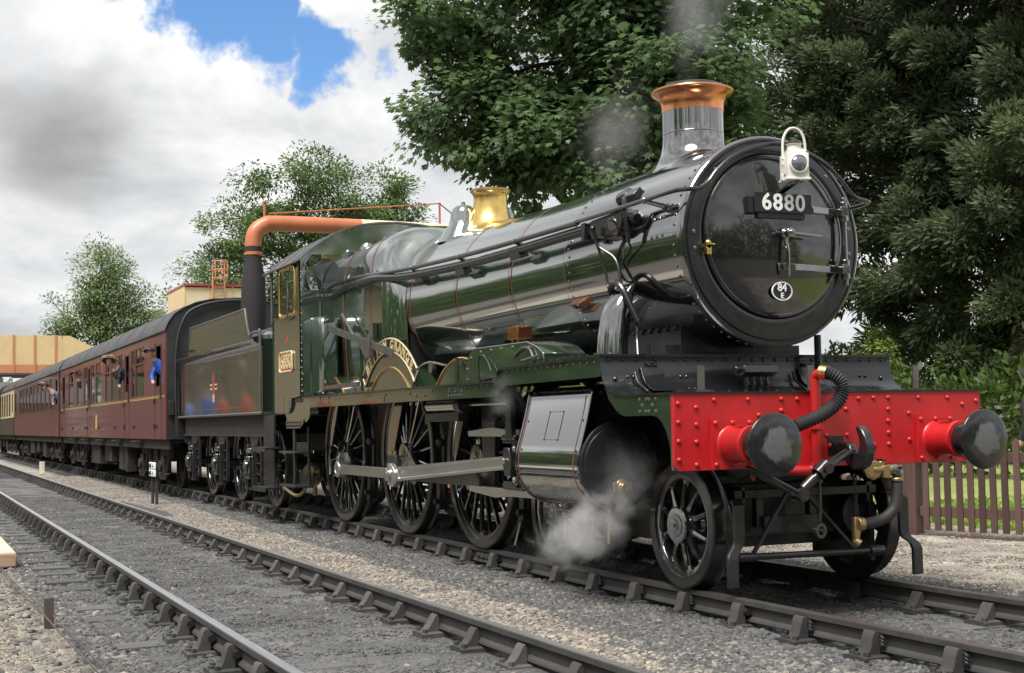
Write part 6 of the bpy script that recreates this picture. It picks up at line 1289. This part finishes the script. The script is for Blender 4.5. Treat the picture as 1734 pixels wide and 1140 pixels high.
for z0 in (.34,.475):
    q = MB(); q.obx((-17.2,-1.76,z0+.055),(.62,.03,.125)); b = q.build('sign_plate', 'white_plate', s, bevel=.01)
    q = MB(); q.dome((-17.31,-1.776,z0+.055),(0,-1,0),.045); q.build('stud', 'cloth_navy', b)
    q = MB(); q.dome((-17.06,-1.776,z0+.055),(0,-1,0),.03); q.build('stud', 'cloth_grey', b)
q = MB(); q.prism([(-38.9,-.22),(-38.5,-.22),(-38.6,.0),(-38.6,.18),(-38.82,.18),(-38.82,.0)], 'y', -1.86, -1.70); tag(q.build('marker_post', 'concrete', bevel=.02), 'stubby pale concrete marker post between the tracks beside the coaches', 'post')
q = MB(); q.bx(-1.86,-1.80,-5.045,-5.015,-.25,.02); q.bx(-1.80,-1.795,-5.045,-4.98,-.25,.02); tag(q.build('wire_stake', 'brown_frame'), 'short rusty angle-iron stake holding signal wires at lower left', 'stake')
for k, (y, z) in enumerate(((-5.06,-.06),(-4.99,-.10))):
    q = MB(); pts = [(x, y+.02*math.sin(x*.7+k)+.018*(x+2), z-.05*abs(math.sin((x+1.9)*.35))) for x in np.linspace(-14, 6, 40)]; q.tube(pts, .006, 5); tag(q.build('signal_wire', 'steel_dull'), ('upper' if k == 0 else 'lower')+' of two rusty signal wires running past the stake', 'wire')
sl_ = thing('crossing_slab', 'pale concrete walkway slab with timber edge at the left border', 'slab', (-9.5, -5.6, -.1))
MB().bx(-14,-6.78,-6.6,-4.88,-.13,-.045).build('slab', 'concrete', sl_, bevel=.02); MB().bx(-6.78,-6.66,-6.6,-4.88,-.20,-.05).build('timber_edge', 'old_timber', sl_, bevel=.015)
q = MB(); q.prism([(-18.4,-2.15),(-14.4,-1.98),(-13.4,-2.05),(-14.0,-2.3),(-17.8,-2.35)], 'z', -.20, -.155); tag(q.build('cable_cover', 'sleeper', bevel=.01), 'flat grey cover board on the chippings near the sign', 'cover')
# ---- water crane over the tender
wc = thing('water_crane', 'terracotta water crane with black leather hose swung over the tender', 'water crane', (-16.6, 4.2, -.2))
q = MB(); q.lathe((-16.6,4.2,-.2),(0,0,1),[(.35,0),(.35,.3),(.22,.4),(.2,3.6),(.26,3.7),(.26,3.9),(.2,4.0),(.2,5.2),(.1,5.3)],20); q.build('column', 'crane_orange', wc)
q = MB(); q.tube([(-16.6,4.2,5.02),(-16.6,2.1,5.04)],.15,18); q.build('arm_root', 'cream_pale', wc)
q = MB(); q.tube([(-16.6,2.1,5.04),(-16.6,.48,5.04),(-16.6,.22,5.0),(-16.6,.06,4.88),(-16.6,0,4.70),(-16.6,0,4.42)],.15,20,smooth=4); q.lathe((-16.6,0,4.42),(0,0,1),[(.15,0),(.165,0),(.165,.05),(.15,.05)],20,True); q.build('arm', 'crane_orange', wc)
q = MB(); q.lathe((-16.6,0,4.42),(0,0,1),[(.158,.07),(.158,.16)],20); q.lathe((-16.6,0,4.40),(0,0,1),[(.155,.0),(.16,-.1),(.22,-.45),(.235,-.9),(.22,-1.4),(.18,-1.8)],20); q.build('hose', 'cloth_dark', wc)
q = MB(); q.tube([(-16.6,.22,5.12),(-16.6,.22,5.42)],.022,8); q.sphere((-16.6,.22,5.44),.04,8,6); q.tube([(-16.6,.30,5.22),(-16.6,3.75,5.58)],.014,6); q.tube([(-16.6,3.75,5.05),(-16.6,3.75,5.60)],.022,8); q.tube([(-16.6,3.75,5.58),(-16.6,4.2,5.25)],.014,6); q.build('tie_rod', 'crane_orange', wc)
# ---- footbridge
fb_ = thing('footbridge', 'cream and salmon panelled footbridge crossing the line behind the train', 'footbridge', (-66, 0, -.2))
ya, yb = -9.0, 1.55
for xx in (-65.0,-67.2):
    for k, y in enumerate(np.arange(ya, yb-.2, 1.02)):
        y1 = min(y+1.02, yb); MB().bx(xx-.05,xx+.05,y+.05,y1-.05,4.42+.12,6.03).build('parapet_panel', 'cream_paint', fb_); MB().bx(xx-.05,xx+.05,y+.05,y1-.05,4.12,4.54).build('lower_panel', 'salmon_paint', fb_)
        MB().bx(xx-.09,xx+.09,y-.05,y+.05,4.08,6.06).build('post', 'salmon_paint', fb_)
    m_ = MB(); m_.prism([(yb,4.54),(yb,6.03),(yb+.35,6.03),(yb+2.6,4.9),(yb+2.6,3.6),(yb+1.2,4.3)],'x',xx-.05,xx+.05); m_.build('stair_parapet', 'cream_paint', fb_)
MB().bx(-67.3,-64.9,ya,yb+.5,4.0,4.11).build('deck', 'brown_frame', fb_); MB().bx(-65.1,-64.86,-.9,.3,3.86,4.02).build('signal_box', 'cloth_dark', fb_)
for xx in (-65.2,-67.0): MB().bx(xx-.2,xx+.2,3.6,4.0,-.2,4.4).build('leg', 'salmon_paint', fb_)
m_ = MB(); m_.prism([(3.6,4.0),(8.2,.2),(8.6,.2),(4.1,4.0)],'x',-67.2,-65.0); m_.build('stair', 'brown_frame', fb_)
# ---- water tank
wt = thing('water_tank', 'cream panelled water tank with salmon ladder cage behind the coach roof', 'water tank', (-50.3, 7.0, -.2))
for k in range(3):
    MB().bx(-52.4,-48.6,4.74+k*1.0,5.70+k*1.0,5.0,7.05).build('panel', 'cream_pale', wt, bevel=.03)
    MB().bx(-52.42,-48.58,4.68+k*1.0,4.74+k*1.0,4.98,7.10).build('flange', 'cream_paint', wt)
q = MB(); q.bx(-52.5,-48.5,4.66,7.76,7.08,7.18); q.build('rim', 'plate_red', wt)
for y in (5.1,7.3): MB().bx(-52.0,-49.0,y-.3,y+.3,-.2,5.0).build('support', 'stone_wall', wt)
q = MB()
for y in (5.85,6.35): q.tube([(-48.5,y,3.0),(-48.5,y,8.1)],.035,6)
for z in np.arange(3.2,8,.35): q.tube([(-48.5,5.85,z),(-48.5,6.35,z)],.022,5)
for z in (7.4,7.75,8.1): q.tube([(-48.5,5.85,z),(-48.0,5.85,z),(-47.8,6.1,z),(-48.0,6.35,z),(-48.5,6.35,z)],.03,5)
for y in (5.85,6.1,6.35): q.tube([(-47.95,y,7.4),(-47.95,y,8.1)],.025,5)
q.build('ladder_cage', 'salmon_paint', wt)
# ---- goods shed roof under the bridge, wires
gs = thing('goods_shed', 'low grey-roofed shed seen under the footbridge', 'building', (-112, -4, -.3))
MB().bx(-118,-106,-9,3.5,-.3,3.4).build('wall', 'stone_wall', gs); q = MB(); q.prism([(-120,3.3),(-104,3.3),(-106,5.0),(-118,5.0)],'y',-10,4.2); q.build('roof', 'slate', gs)
for k, y in enumerate((0,.9)):
    q = MB(); q.tube([(-95,-20,8.0+y*.4),(-95,0,7.55+y*.4),(-95,14,7.9+y*.4)],.03,5,smooth=6); tag(q.build('overhead_wire', 'cloth_dark'), ('lower' if k == 0 else 'upper')+' thin overhead wire above the footbridge', 'wire')
# ---- station building and platform people on the photographer's side (seen only as reflections)
stb = thing('station_building', 'buff stone station building on the near platform', 'building', (-68, -13, -.2))
MB().bx(-92,-45,-17,-10.0,-.3,7.6).build('wall', 'stone_wall', stb); q = MB(); q.prism([(-18,7.5),(-9.5,7.5),(-13.5,10.4)],'x',-93,-44); q.build('roof', 'slate', stb)
for x in np.arange(-90, -47, 4.0):
    w = MB().bx(x,x+1.4,-10.0,-9.96,1.2,3.0).build('window', 'white_plate', stb); MB().bx(x+.1,x+1.3,-9.96,-9.94,1.3,2.9).build('pane', 'dark_window', w)
pf = MB(); pf.bx(-95,-19,-9.9,-5.5,-.3,.34); struct(pf.build('platform', 'yard_gravel'))
g = MB(); g.add([(-95,-24,-.30),(10.4,-24,-.30),(10.4,-7.3,-.25),(-95,-7.3,-.25),(90,-24,-.30),(90,25,-.30),(10.4,25,-.30)], [(0,1,2,3),(1,4,5,6)]); struct(g.build('yard', 'yard_gravel'))
gp = 'bystanders on the near side facing the locomotive'
for i, (x, y, t_, l_, h_, lab) in enumerate(((-42.6,-6.1,'cloth_sky','cloth_navy','hair_dark','dark-haired bystander in pale blue shirt and navy trousers'),(-41.0,-6.4,'cloth_sky','cloth_dark','hair_fair','fair-haired bystander in pale blue shirt'),(-39.4,-6.2,'cloth_blue','cloth_tan','hair_dark','bystander in strong blue top and tan trousers'),(-36.2,-6.0,'cloth_red','cloth_dark','hair_dark','dark-haired bystander in orange-red jacket and black trousers'),(-34.6,-6.4,'cloth_red','cloth_navy','hair_fair','fair-haired bystander in orange-red jacket'),(-24.6,-6.3,'cloth_red','cloth_grey','hair_dark','bystander in orange-red jacket and grey trousers'),(-21.3,-6.4,'cloth_red','cloth_tan','hair_fair','bystander in orange-red jacket and tan trousers'))):
    stander(lab, x, y, t_, l_, h_, (.6,1,0), 1.7+.03*(i % 3), 'short', gp, .34)
stander('person with long dark hair standing beyond the fence at the right edge', -4.95, 7.5, 'cloth_dark', 'cloth_navy', 'hair_dark', (-1,-.5,0), 1.88, 'long', None, -.1)
# ================================================================== TREES
LEAF = {
 'maple': [(0,0,0),(.48,.14,.02),(.30,.38,0),(.44,.74,-.06),(.15,.62,.02),(0,1.0,-.1),(-.15,.62,.02),(-.44,.74,-.06),(-.30,.38,0),(-.48,.14,.02)],
 'oval': [(0,0,0),(.20,.25,.03),(.24,.55,0),(0,1,-.06),(-.24,.55,0),(-.20,.25,.03)],
 'spray': [(0,0,0),(.15,.32,.02),(.11,.68,0),(0,1.0,-.08),(-.11,.68,0),(-.15,.32,.02)],
}
def leaf_cloud(name, P, D, Nn, size, shape, tint, mat, parent=None, off=(0,0,0)):
    """P positions, D growth directions, Nn leaf normals (numpy), one polygon per leaf"""
    T = np.array(LEAF[shape]); k = len(T); n = len(P)
    D = D/np.linalg.norm(D, axis=1, keepdims=True); Sx = np.cross(D, Nn); Sx /= np.linalg.norm(Sx, axis=1, keepdims=True)+1e-9; U = np.cross(Sx, D)
    s = size[:,None,None]; V = P[:,None,:]+s*(T[None,:,0:1]*Sx[:,None,:]+T[None,:,1:2]*D[:,None,:]+T[None,:,2:3]*U[:,None,:]); V = V.reshape(-1,3)-np.array(off)
    me = bpy.data.meshes.new(name); me.vertices.add(n*k); me.vertices.foreach_set('co', V.astype('f').ravel()); me.loops.add(n*k); me.loops.foreach_set('vertex_index', np.arange(n*k, dtype='i')); me.polygons.add(n); me.polygons.foreach_set('loop_start', np.arange(0,n*k,k,dtype='i')); me.polygons.foreach_set('loop_total', np.full(n,k,'i')); me.update(calc_edges=True)
    a = me.attributes.new('tint', 'FLOAT', 'POINT'); a.data.foreach_set('value', np.repeat(tint, k).astype('f')); me.materials.append(MT[mat])
    o = bpy.data.objects.new(name, me); COL.objects.link(o)
    if parent: o.parent = parent
    return o
def unit(n, r): v = r.normal(size=(n,3)); return v/np.linalg.norm(v, axis=1, keepdims=True)
def tree(name, label, cat, base, lobes, nclump, per, lsize, mat, shape='maple', trunk_r=.25, seed=1, clump_r=.55, droop=.2, flat=.55, limbs=10, group=None, top=None, inner=.25, bias=2.2, hole=0.0):
    """lobes: list of (centre, (rx,ry,rz), weight); clumps sit mostly near each lobe's surface"""
    r = np.random.default_rng(seed); base = Vector(base); t = thing(name, label, cat, tuple(base), 0, group)
    w = np.array([l[2] for l in lobes]); w = w/w.sum(); cnt = r.multinomial(nclump, w); C = []; O = []
    for (c, rr, _), m_ in zip(lobes, cnt):
        d = unit(m_, r); rad_ = (inner+(1-inner)*r.random(m_)**(1/bias))[:,None]; C.append(np.array(c)+d*rad_*np.array(rr)*(1+.22*r.normal(size=(m_,1)))); O.append(d)
    C = np.concatenate(C); O = np.concatenate(O)
    if hole: keep = r.random(len(C)) > hole; C, O = C[keep], O[keep]
    ct = r.random(len(C)); cs = clump_r*(.6+.8*r.random(len(C)))
    n = len(C)*per; ci = np.repeat(np.arange(len(C)), per)
    q = unit(n, r)*(r.random(n)**.45)[:,None]; q[:,2] *= flat; P = C[ci]+q*cs[ci][:,None]
    D = O[ci]*.6+q*.8+unit(n, r)*.55; D[:,2] -= droop; Nn = unit(n, r)*.55+np.array([0,0,1.0])+O[ci]*.5
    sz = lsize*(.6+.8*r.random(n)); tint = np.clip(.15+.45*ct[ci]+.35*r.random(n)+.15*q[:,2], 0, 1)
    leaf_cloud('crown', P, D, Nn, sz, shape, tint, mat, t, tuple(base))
    tr = MB(); cen = np.average(np.array([l[0] for l in lobes]), axis=0, weights=w); tp = Vector(top) if top else Vector(cen)
    R = random.Random(seed); k = 7; pts = [base.lerp(tp, i/(k-1))+Vector((R.uniform(-.15,.15), R.uniform(-.15,.15), 0))*(i > 0)*trunk_r*3 for i in range(k)]
    tr.tube([base-Vector((0,0,.3))]+pts[1:], [trunk_r*1.25]+[trunk_r*(1-.8*i/(k-1)) for i in range(1,k)], 10)
    idx = r.choice(len(C), min(limbs*5, len(C)), replace=False); mains = []
    for j in range(limbs):
        tgt = Vector(C[idx[j]]); a = R.uniform(.25,.9); st = base.lerp(tp, a); mid = st.lerp(tgt, .5)+Vector((0,0,.12*(tgt-st).length)); r0 = trunk_r*(1-.75*a)*.6; m_ = crom([st,mid,tgt],4); tr.tube(m_, [r0*(1-.85*i/(len(m_)-1)) for i in range(len(m_))], 6); mains.append((m_, r0))
    for j in range(limbs, len(idx)):
        tgt = Vector(C[idx[j]]); m_, r0 = min(mains, key=lambda mm: min((p-tgt).length for p in mm[0][2:6])); st = min(m_[2:7], key=lambda p: (p-tgt).length); tr.tube([st, st.lerp(tgt,.5)+Vector((0,0,.08)), tgt], [r0*.4, r0*.25, r0*.08], 5)
    tr.build('trunk', 'bark', t, smooth=60); return t
def lob(px, d, rx, ry=None, rz=None, w=1., dz=0):
    """lobe centre given by bearing and height measured on site: (x, y, z)"""
    return (px, (rx, ry or rx, rz or rx), w)
# big sycamore behind the boiler
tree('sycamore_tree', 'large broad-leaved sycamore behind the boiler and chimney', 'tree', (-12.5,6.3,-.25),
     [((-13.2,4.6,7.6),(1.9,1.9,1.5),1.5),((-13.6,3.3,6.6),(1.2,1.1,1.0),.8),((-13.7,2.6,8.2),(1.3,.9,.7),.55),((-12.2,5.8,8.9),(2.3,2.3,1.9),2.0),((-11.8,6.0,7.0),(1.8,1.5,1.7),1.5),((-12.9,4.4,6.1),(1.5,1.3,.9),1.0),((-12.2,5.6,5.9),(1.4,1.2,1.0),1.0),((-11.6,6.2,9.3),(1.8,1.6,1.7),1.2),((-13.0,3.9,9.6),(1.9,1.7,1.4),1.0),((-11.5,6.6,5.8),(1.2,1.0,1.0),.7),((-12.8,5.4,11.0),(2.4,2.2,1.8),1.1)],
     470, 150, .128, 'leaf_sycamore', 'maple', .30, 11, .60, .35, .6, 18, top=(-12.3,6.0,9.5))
# conifers on the right
def conifer(label, base, H, lobes, seed, nclump=360, per=150):
    r = np.random.default_rng(seed); base_ = Vector(base); t = thing('conifer_tree', label, 'tree', base, 0, 'dark conifers beyond the fence')
    C = []; O = []
    w = np.array([l[2] for l in lobes]); cnt = r.multinomial(nclump, w/w.sum())
    for (c, rr, _), m_ in zip(lobes, cnt): d = unit(m_, r); C.append(np.array(c)+d*(.35+.65*r.random(m_)**.45)[:,None]*np.array(rr)*(1+.18*r.normal(size=(m_,1)))); O.append(d)
    C = np.concatenate(C); O = np.concatenate(O); m_ = len(C); n = m_*per; ci = np.repeat(np.arange(m_), per)
    # each clump: a drooping, layered plume of fine sprays
    O[:,2] *= .4; ax_ = O/np.linalg.norm(O,axis=1,keepdims=True); sz = 2*(.26+.20*r.random(m_))
    u = r.random(n)**.7; q = unit(n, r)*(r.random(n)**.4)[:,None]; q[:,2] *= .8
    P = C[ci]+ax_[ci]*(u*sz[ci]*1.3)[:,None]+q*(sz[ci]*(.95-.45*u))[:,None]; P[:,2] += .10*np.sin(u*3)*sz[ci]-.06*u*u
    D = ax_[ci]*.9+q*.9+unit(n, r)*.5; D[:,2] += .35-.3*u; Nn = unit(n, r)*.7+np.array([0,0,.8])+ax_[ci]*.3
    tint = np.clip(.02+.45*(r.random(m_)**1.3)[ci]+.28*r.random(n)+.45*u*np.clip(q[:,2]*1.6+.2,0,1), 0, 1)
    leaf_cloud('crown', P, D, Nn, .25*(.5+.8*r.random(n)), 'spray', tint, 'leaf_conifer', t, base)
    tr = MB(); tr.tube([base_-Vector((0,0,.3)), base_+Vector((.05,.03,H*.4)), base_+Vector((0,0,H))], [.42,.30,.06], 10)
    for j in r.choice(m_, 70, replace=False):
        c = Vector(C[j]); z0 = max(1.2, c.z-.3); st = Vector((base_.x, base_.y, min(z0, H))); tr.tube([st, st.lerp(c,.6)-Vector((0,0,.3)), c], [.09,.06,.02], 5)
    tr.build('trunk', 'bark', t, smooth=60); return t
F2 = lambda p: tuple(CAM_LOC[k]+(p[k]-CAM_LOC[k])*2 for k in range(3))
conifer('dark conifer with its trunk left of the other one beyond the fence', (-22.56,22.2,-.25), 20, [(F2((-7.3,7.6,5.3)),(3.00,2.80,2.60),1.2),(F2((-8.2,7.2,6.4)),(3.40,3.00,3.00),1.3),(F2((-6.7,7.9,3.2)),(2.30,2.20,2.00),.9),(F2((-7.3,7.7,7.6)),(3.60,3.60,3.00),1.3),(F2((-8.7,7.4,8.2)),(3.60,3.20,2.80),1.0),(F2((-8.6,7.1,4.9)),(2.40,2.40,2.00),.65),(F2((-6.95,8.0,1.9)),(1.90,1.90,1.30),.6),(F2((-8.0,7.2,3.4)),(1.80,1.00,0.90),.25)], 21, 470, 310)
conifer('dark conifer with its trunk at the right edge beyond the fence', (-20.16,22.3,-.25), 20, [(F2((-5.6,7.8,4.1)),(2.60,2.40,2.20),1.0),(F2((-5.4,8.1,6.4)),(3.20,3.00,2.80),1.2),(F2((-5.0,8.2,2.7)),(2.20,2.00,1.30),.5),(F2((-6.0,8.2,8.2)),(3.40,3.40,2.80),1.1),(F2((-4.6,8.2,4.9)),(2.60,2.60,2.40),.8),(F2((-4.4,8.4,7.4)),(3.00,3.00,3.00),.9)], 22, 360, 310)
# trees further back
FAR = lambda p: tuple(CAM_LOC[i]+(p[i]-CAM_LOC[i])*1.28 for i in range(3))
tree('roadside_tree', 'leafy green tree rising behind the cab and water crane', 'tree', (-53,13.2,-.3),
     [(FAR((-39.3,8.2,9.0)),(2.94,2.56,1.92),1.2),(FAR((-40.0,5.6,8.0)),(2.43,1.92,1.41),.9),(FAR((-39.0,9.8,8.2)),(2.94,2.56,1.92),1.2),(FAR((-40.2,4.6,6.6)),(2.18,1.66,1.54),.6),(FAR((-39.6,7.3,6.5)),(3.33,2.82,2.30),1.1),(FAR((-38.9,7.2,10.3)),(1.92,1.66,1.15),.45),(FAR((-38.6,10.3,9.7)),(1.28,1.02,1.15),.3),(FAR((-39.5,5.5,10.4)),(0.64,0.64,1.02),.12)], 330, 190, .15, 'leaf_mid', 'oval', .28, 31, .85, .2, .6, 16)
tree('ash_tree', 'airy pale green ash tree at left behind the coaches', 'tree', (-86,6.4,-.3),
     [((-85.5,6.3,11.3),(2.4,2.2,2.3),1.3),((-85.8,4.6,8.6),(2.0,1.8,1.6),.9),((-85.2,8.4,8.8),(2.3,2.0,1.8),1.0),((-85.6,6.2,8.3),(2.6,2.6,2.0),1.0),((-85.9,3.6,6.6),(1.7,1.6,1.1),.6),((-85.0,9.9,6.8),(1.8,1.6,1.4),.6)], 300, 100, .19, 'leaf_ash', 'oval', .25, 41, .95, .3, .65, 16, inner=.1, hole=.2)
tree('background_tree', 'pale green tree between the ash and the water tank', 'tree', (-80,11.5,-.3), [((-80,11.2,8.0),(2.6,2.2,2.2),1.),((-79.5,13.5,8.8),(2.2,2.0,2.0),.9),((-80.5,9.8,6.6),(1.9,1.6,1.3),.6)], 150, 110, .19, 'leaf_ash', 'oval', .25, 43, .95, .3, .65, 10)
tree('young_tree', 'small bright lime-green tree showing under the smokebox at right', 'tree', (-22.4,19.3,-.3), [((-22.4,19.25,3.0),(.45,.42,.6),1.),((-22.3,19.4,2.2),(.5,.5,.5),.6)], 45, 60, .10, 'leaf_bright', 'oval', .08, 51, .3, .2, .7, 8)
def hedge(name, label, x0, y0, x1, y1, h, th, n, mat, seed, size=.11, cat='hedge', zb=-.2):
    r = np.random.default_rng(seed); t = thing(name, label, cat, ((x0+x1)/2,(y0+y1)/2,zb)); L_ = math.hypot(x1-x0, y1-y0); d = np.array([(x1-x0)/L_,(y1-y0)/L_,0]); nn_ = np.array([-d[1],d[0],0])
    u = r.random(n)*L_; v = (r.random(n)-.5)*2; hh = h*(1+.10*np.sin(u*1.7+seed)+.07*np.sin(u*4.3)); z = r.random(n)**.6; v = np.sign(v)*np.abs(v)**.4*th/2*(1-.25*z**3)
    P = np.array([x0,y0,zb])+d*u[:,None]+nn_*v[:,None]; P[:,2] += z*hh+r.normal(size=n)*.05; O = nn_*np.sign(v)[:,None]*.7+np.array([0,0,1.])*(z**2)[:,None]
    cl = noise2(u*2.2, z*3+v, seed); leaf_cloud('foliage', P, O+unit(n,r)*.8, O+unit(n,r)*.6+np.array([0,0,.4]), size*(.6+.8*r.random(n)), 'oval', np.clip(.1+.6*cl+.3*r.random(n),0,1), mat, t, t.location)
    s = MB()
    for k in range(int(L_*2)): p = Vector((x0,y0,zb))+Vector(d)*(k+.5)*.5; s.tube([p-Vector((0,0,.1)), p+Vector((r.normal()*.1,r.normal()*.1,h*.7))], [.03,.01], 5)
    s.build('stems', 'bark', t); return t
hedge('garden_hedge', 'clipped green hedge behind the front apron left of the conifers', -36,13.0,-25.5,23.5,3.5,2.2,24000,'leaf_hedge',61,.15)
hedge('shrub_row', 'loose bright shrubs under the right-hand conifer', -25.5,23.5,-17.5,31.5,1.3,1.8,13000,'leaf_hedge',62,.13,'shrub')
hedge('ivy_shrub', 'leafy climbing shrub at the right border above the fence', -3.55,6.75,-2.6,7.05,1.55,.55,2600,'leaf_mid',63,.12,'shrub')
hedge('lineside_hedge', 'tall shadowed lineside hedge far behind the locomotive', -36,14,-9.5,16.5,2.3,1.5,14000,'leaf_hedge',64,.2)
hedge('bridge_hedge', 'green hedge beyond the footbridge', -110,-2,-108,16,4.6,2.0,6000,'leaf_mid',65,.4)
# woodland behind the photographer and beyond the line (far-off mass)
def wood(name, label, spots, mat, seed, size=1.3):
    r = np.random.default_rng(seed); P = []; O = []
    for (x, y, R_, h) in spots:
        n = 700; d = unit(n, r); d[:,2] = np.abs(d[:,2]); P.append(np.array([x,y,0])+d*np.array([R_,R_,h])*(1+.12*r.normal(size=(n,1)))); O.append(d)
    P = np.concatenate(P); O = np.concatenate(O); n = len(P); o = leaf_cloud(name, P, O+unit(n,r)*.8, O+unit(n,r)*.7, size*(.6+.8*r.random(n)), 'oval', r.random(n), mat); o['kind'] = 'stuff'; o['label'] = label; o['category'] = 'woodland'; return o
Rw = random.Random(5)
wood('woodland', 'distant wood behind the station on the near side', [(x+Rw.uniform(-3,3), -30+Rw.uniform(-3,3), 5.5+Rw.uniform(-1,2), 8+Rw.uniform(-2,3.5)) for x in range(-96, 60, 6)]+[(40+Rw.uniform(-4,4), y, 7, 9+Rw.uniform(-2,3)) for y in range(-30, 30, 8)], 'leaf_mid', 71)
wood('far_woodland', 'far line of trees along the horizon', [(-150+Rw.uniform(-6,6), y+Rw.uniform(-3,3), 8, 7+Rw.uniform(-2,3)) for y in range(-50, 60, 9)]+[(x, 48+Rw.uniform(-4,4), 7, 2.2+Rw.uniform(-.6,1)) for x in range(-140, -10, 9)], 'leaf_mid', 72, .9)
# lawn grass
r = np.random.default_rng(81); n = 16000; P = np.column_stack([r.uniform(-9,0,n), 6.3+r.random(n)**1.5*7, np.full(n,-.22)]); D = unit(n,r)*.5+np.array([0,0,1.]); o = leaf_cloud('grass', P, D, unit(n,r), .05+.07*r.random(n), 'oval', r.random(n), 'leaf_bright'); o['kind'] = 'stuff'; o['label'] = 'rough yellow-green grass behind the paling fence'; o['category'] = 'grass'
# ================================================================== STEAM AND SMOKE
def volmat(name, col, dens, scale, thr, absorb=None, detail=5):
    m_ = bpy.data.materials.new(name); m_.use_nodes = True; MT[name] = m_; t = m_.node_tree; t.nodes.clear(); o_ = t.nodes.new('ShaderNodeOutputMaterial'); v = t.nodes.new('ShaderNodeVolumePrincipled'); v.inputs['Color'].default_value = tuple(col)+(1,); v.inputs['Anisotropy'].default_value = .2
    tc_ = t.nodes.new('ShaderNodeTexCoord'); ln = t.nodes.new('ShaderNodeVectorMath'); ln.operation = 'LENGTH'; t.links.new(tc_.outputs['Object'], ln.inputs[0])
    nz = t.nodes.new('ShaderNodeTexNoise'); nz.inputs['Scale'].default_value = scale; nz.inputs['Detail'].default_value = detail; nz.inputs['Roughness'].default_value = .6; nz.inputs['Distortion'].default_value = .6
    g = t.nodes.new('ShaderNodeNewGeometry'); t.links.new(g.outputs['Position'], nz.inputs['Vector'])
    fall = t.nodes.new('ShaderNodeMapRange'); fall.interpolation_type = 'SMOOTHSTEP'; fall.inputs[1].default_value = 1.0; fall.inputs[2].default_value = .15; t.links.new(ln.outputs['Value'], fall.inputs[0])
    su = t.nodes.new('ShaderNodeMath'); su.operation = 'MULTIPLY_ADD'; t.links.new(fall.outputs[0], su.inputs[0]); su.inputs[1].default_value = .26; t.links.new(nz.outputs[0], su.inputs[2])
    mr = t.nodes.new('ShaderNodeMapRange'); mr.inputs[1].default_value = thr; mr.inputs[2].default_value = thr+.24; mr.inputs[4].default_value = dens; t.links.new(su.outputs[0], mr.inputs[0])
    ml = t.nodes.new('ShaderNodeMath'); ml.operation = 'MULTIPLY'; t.links.new(mr.outputs[0], ml.inputs[0]); t.links.new(fall.outputs[0], ml.inputs[1])
    t.links.new(ml.outputs[0], v.inputs['Density']); t.links.new(v.outputs[0], o_.inputs['Volume'])
def puff(name, label, c, rr, rot, mat, cat='steam'):
    o = bpy.data.objects.new(name, MB().sphere((0,0,0),1,16,10).mesh(name, mat)); COL.objects.link(o); o.location = c; o.scale = rr; o.rotation_euler = rot; o['kind'] = 'stuff'; o['label'] = label; o['category'] = cat; return o
volmat('vol_steam', (.97,.97,.97), 3.6, 5.5, .60, detail=6); volmat('vol_wisp', (.9,.9,.9), 1.5, 4.0, .60, detail=4); volmat('vol_plume', (.9,.9,.9), .4, 2.6, .56, detail=4); volmat('vol_chim', (.8,.82,.82), .8, 3.0, .52); volmat('vol_smoke', (.25,.24,.235), .075, .3, .46, detail=4)
puff('steam_cloud', 'white steam drifting from the cylinder drain cocks', (-.70,-1.25,.40), (1.05,.42,.42), (0,-.35,0), 'vol_steam')
puff('steam_haze', 'thin steam hanging in front of the cylinder cover', (-.45,-1.0,.80), (.55,.35,.48), (0,0,0), 'vol_wisp')
puff('steam_wisp', 'wisp of steam above the slide bars beside the valance', (-2.05,-1.30,1.46), (.42,.22,.40), (0,0,0), 'vol_wisp')
puff('steam_plume', 'thin steam plume drifting above the boiler', (-4.6,1.2,4.4), (1.0,.6,.7), (0,-.7,0), 'vol_plume')
puff('chimney_smoke', 'thin grey exhaust rising from the chimney', (-1.05,.1,4.75), (.42,.42,.95), (0,.05,0), 'vol_chim', 'smoke')
puff('smoke_plume', 'dark smoke drifting across the sky at upper left', (-65.9,.4,16.4), (8,8.5,6.0), (0,0,0), 'vol_smoke', 'smoke')
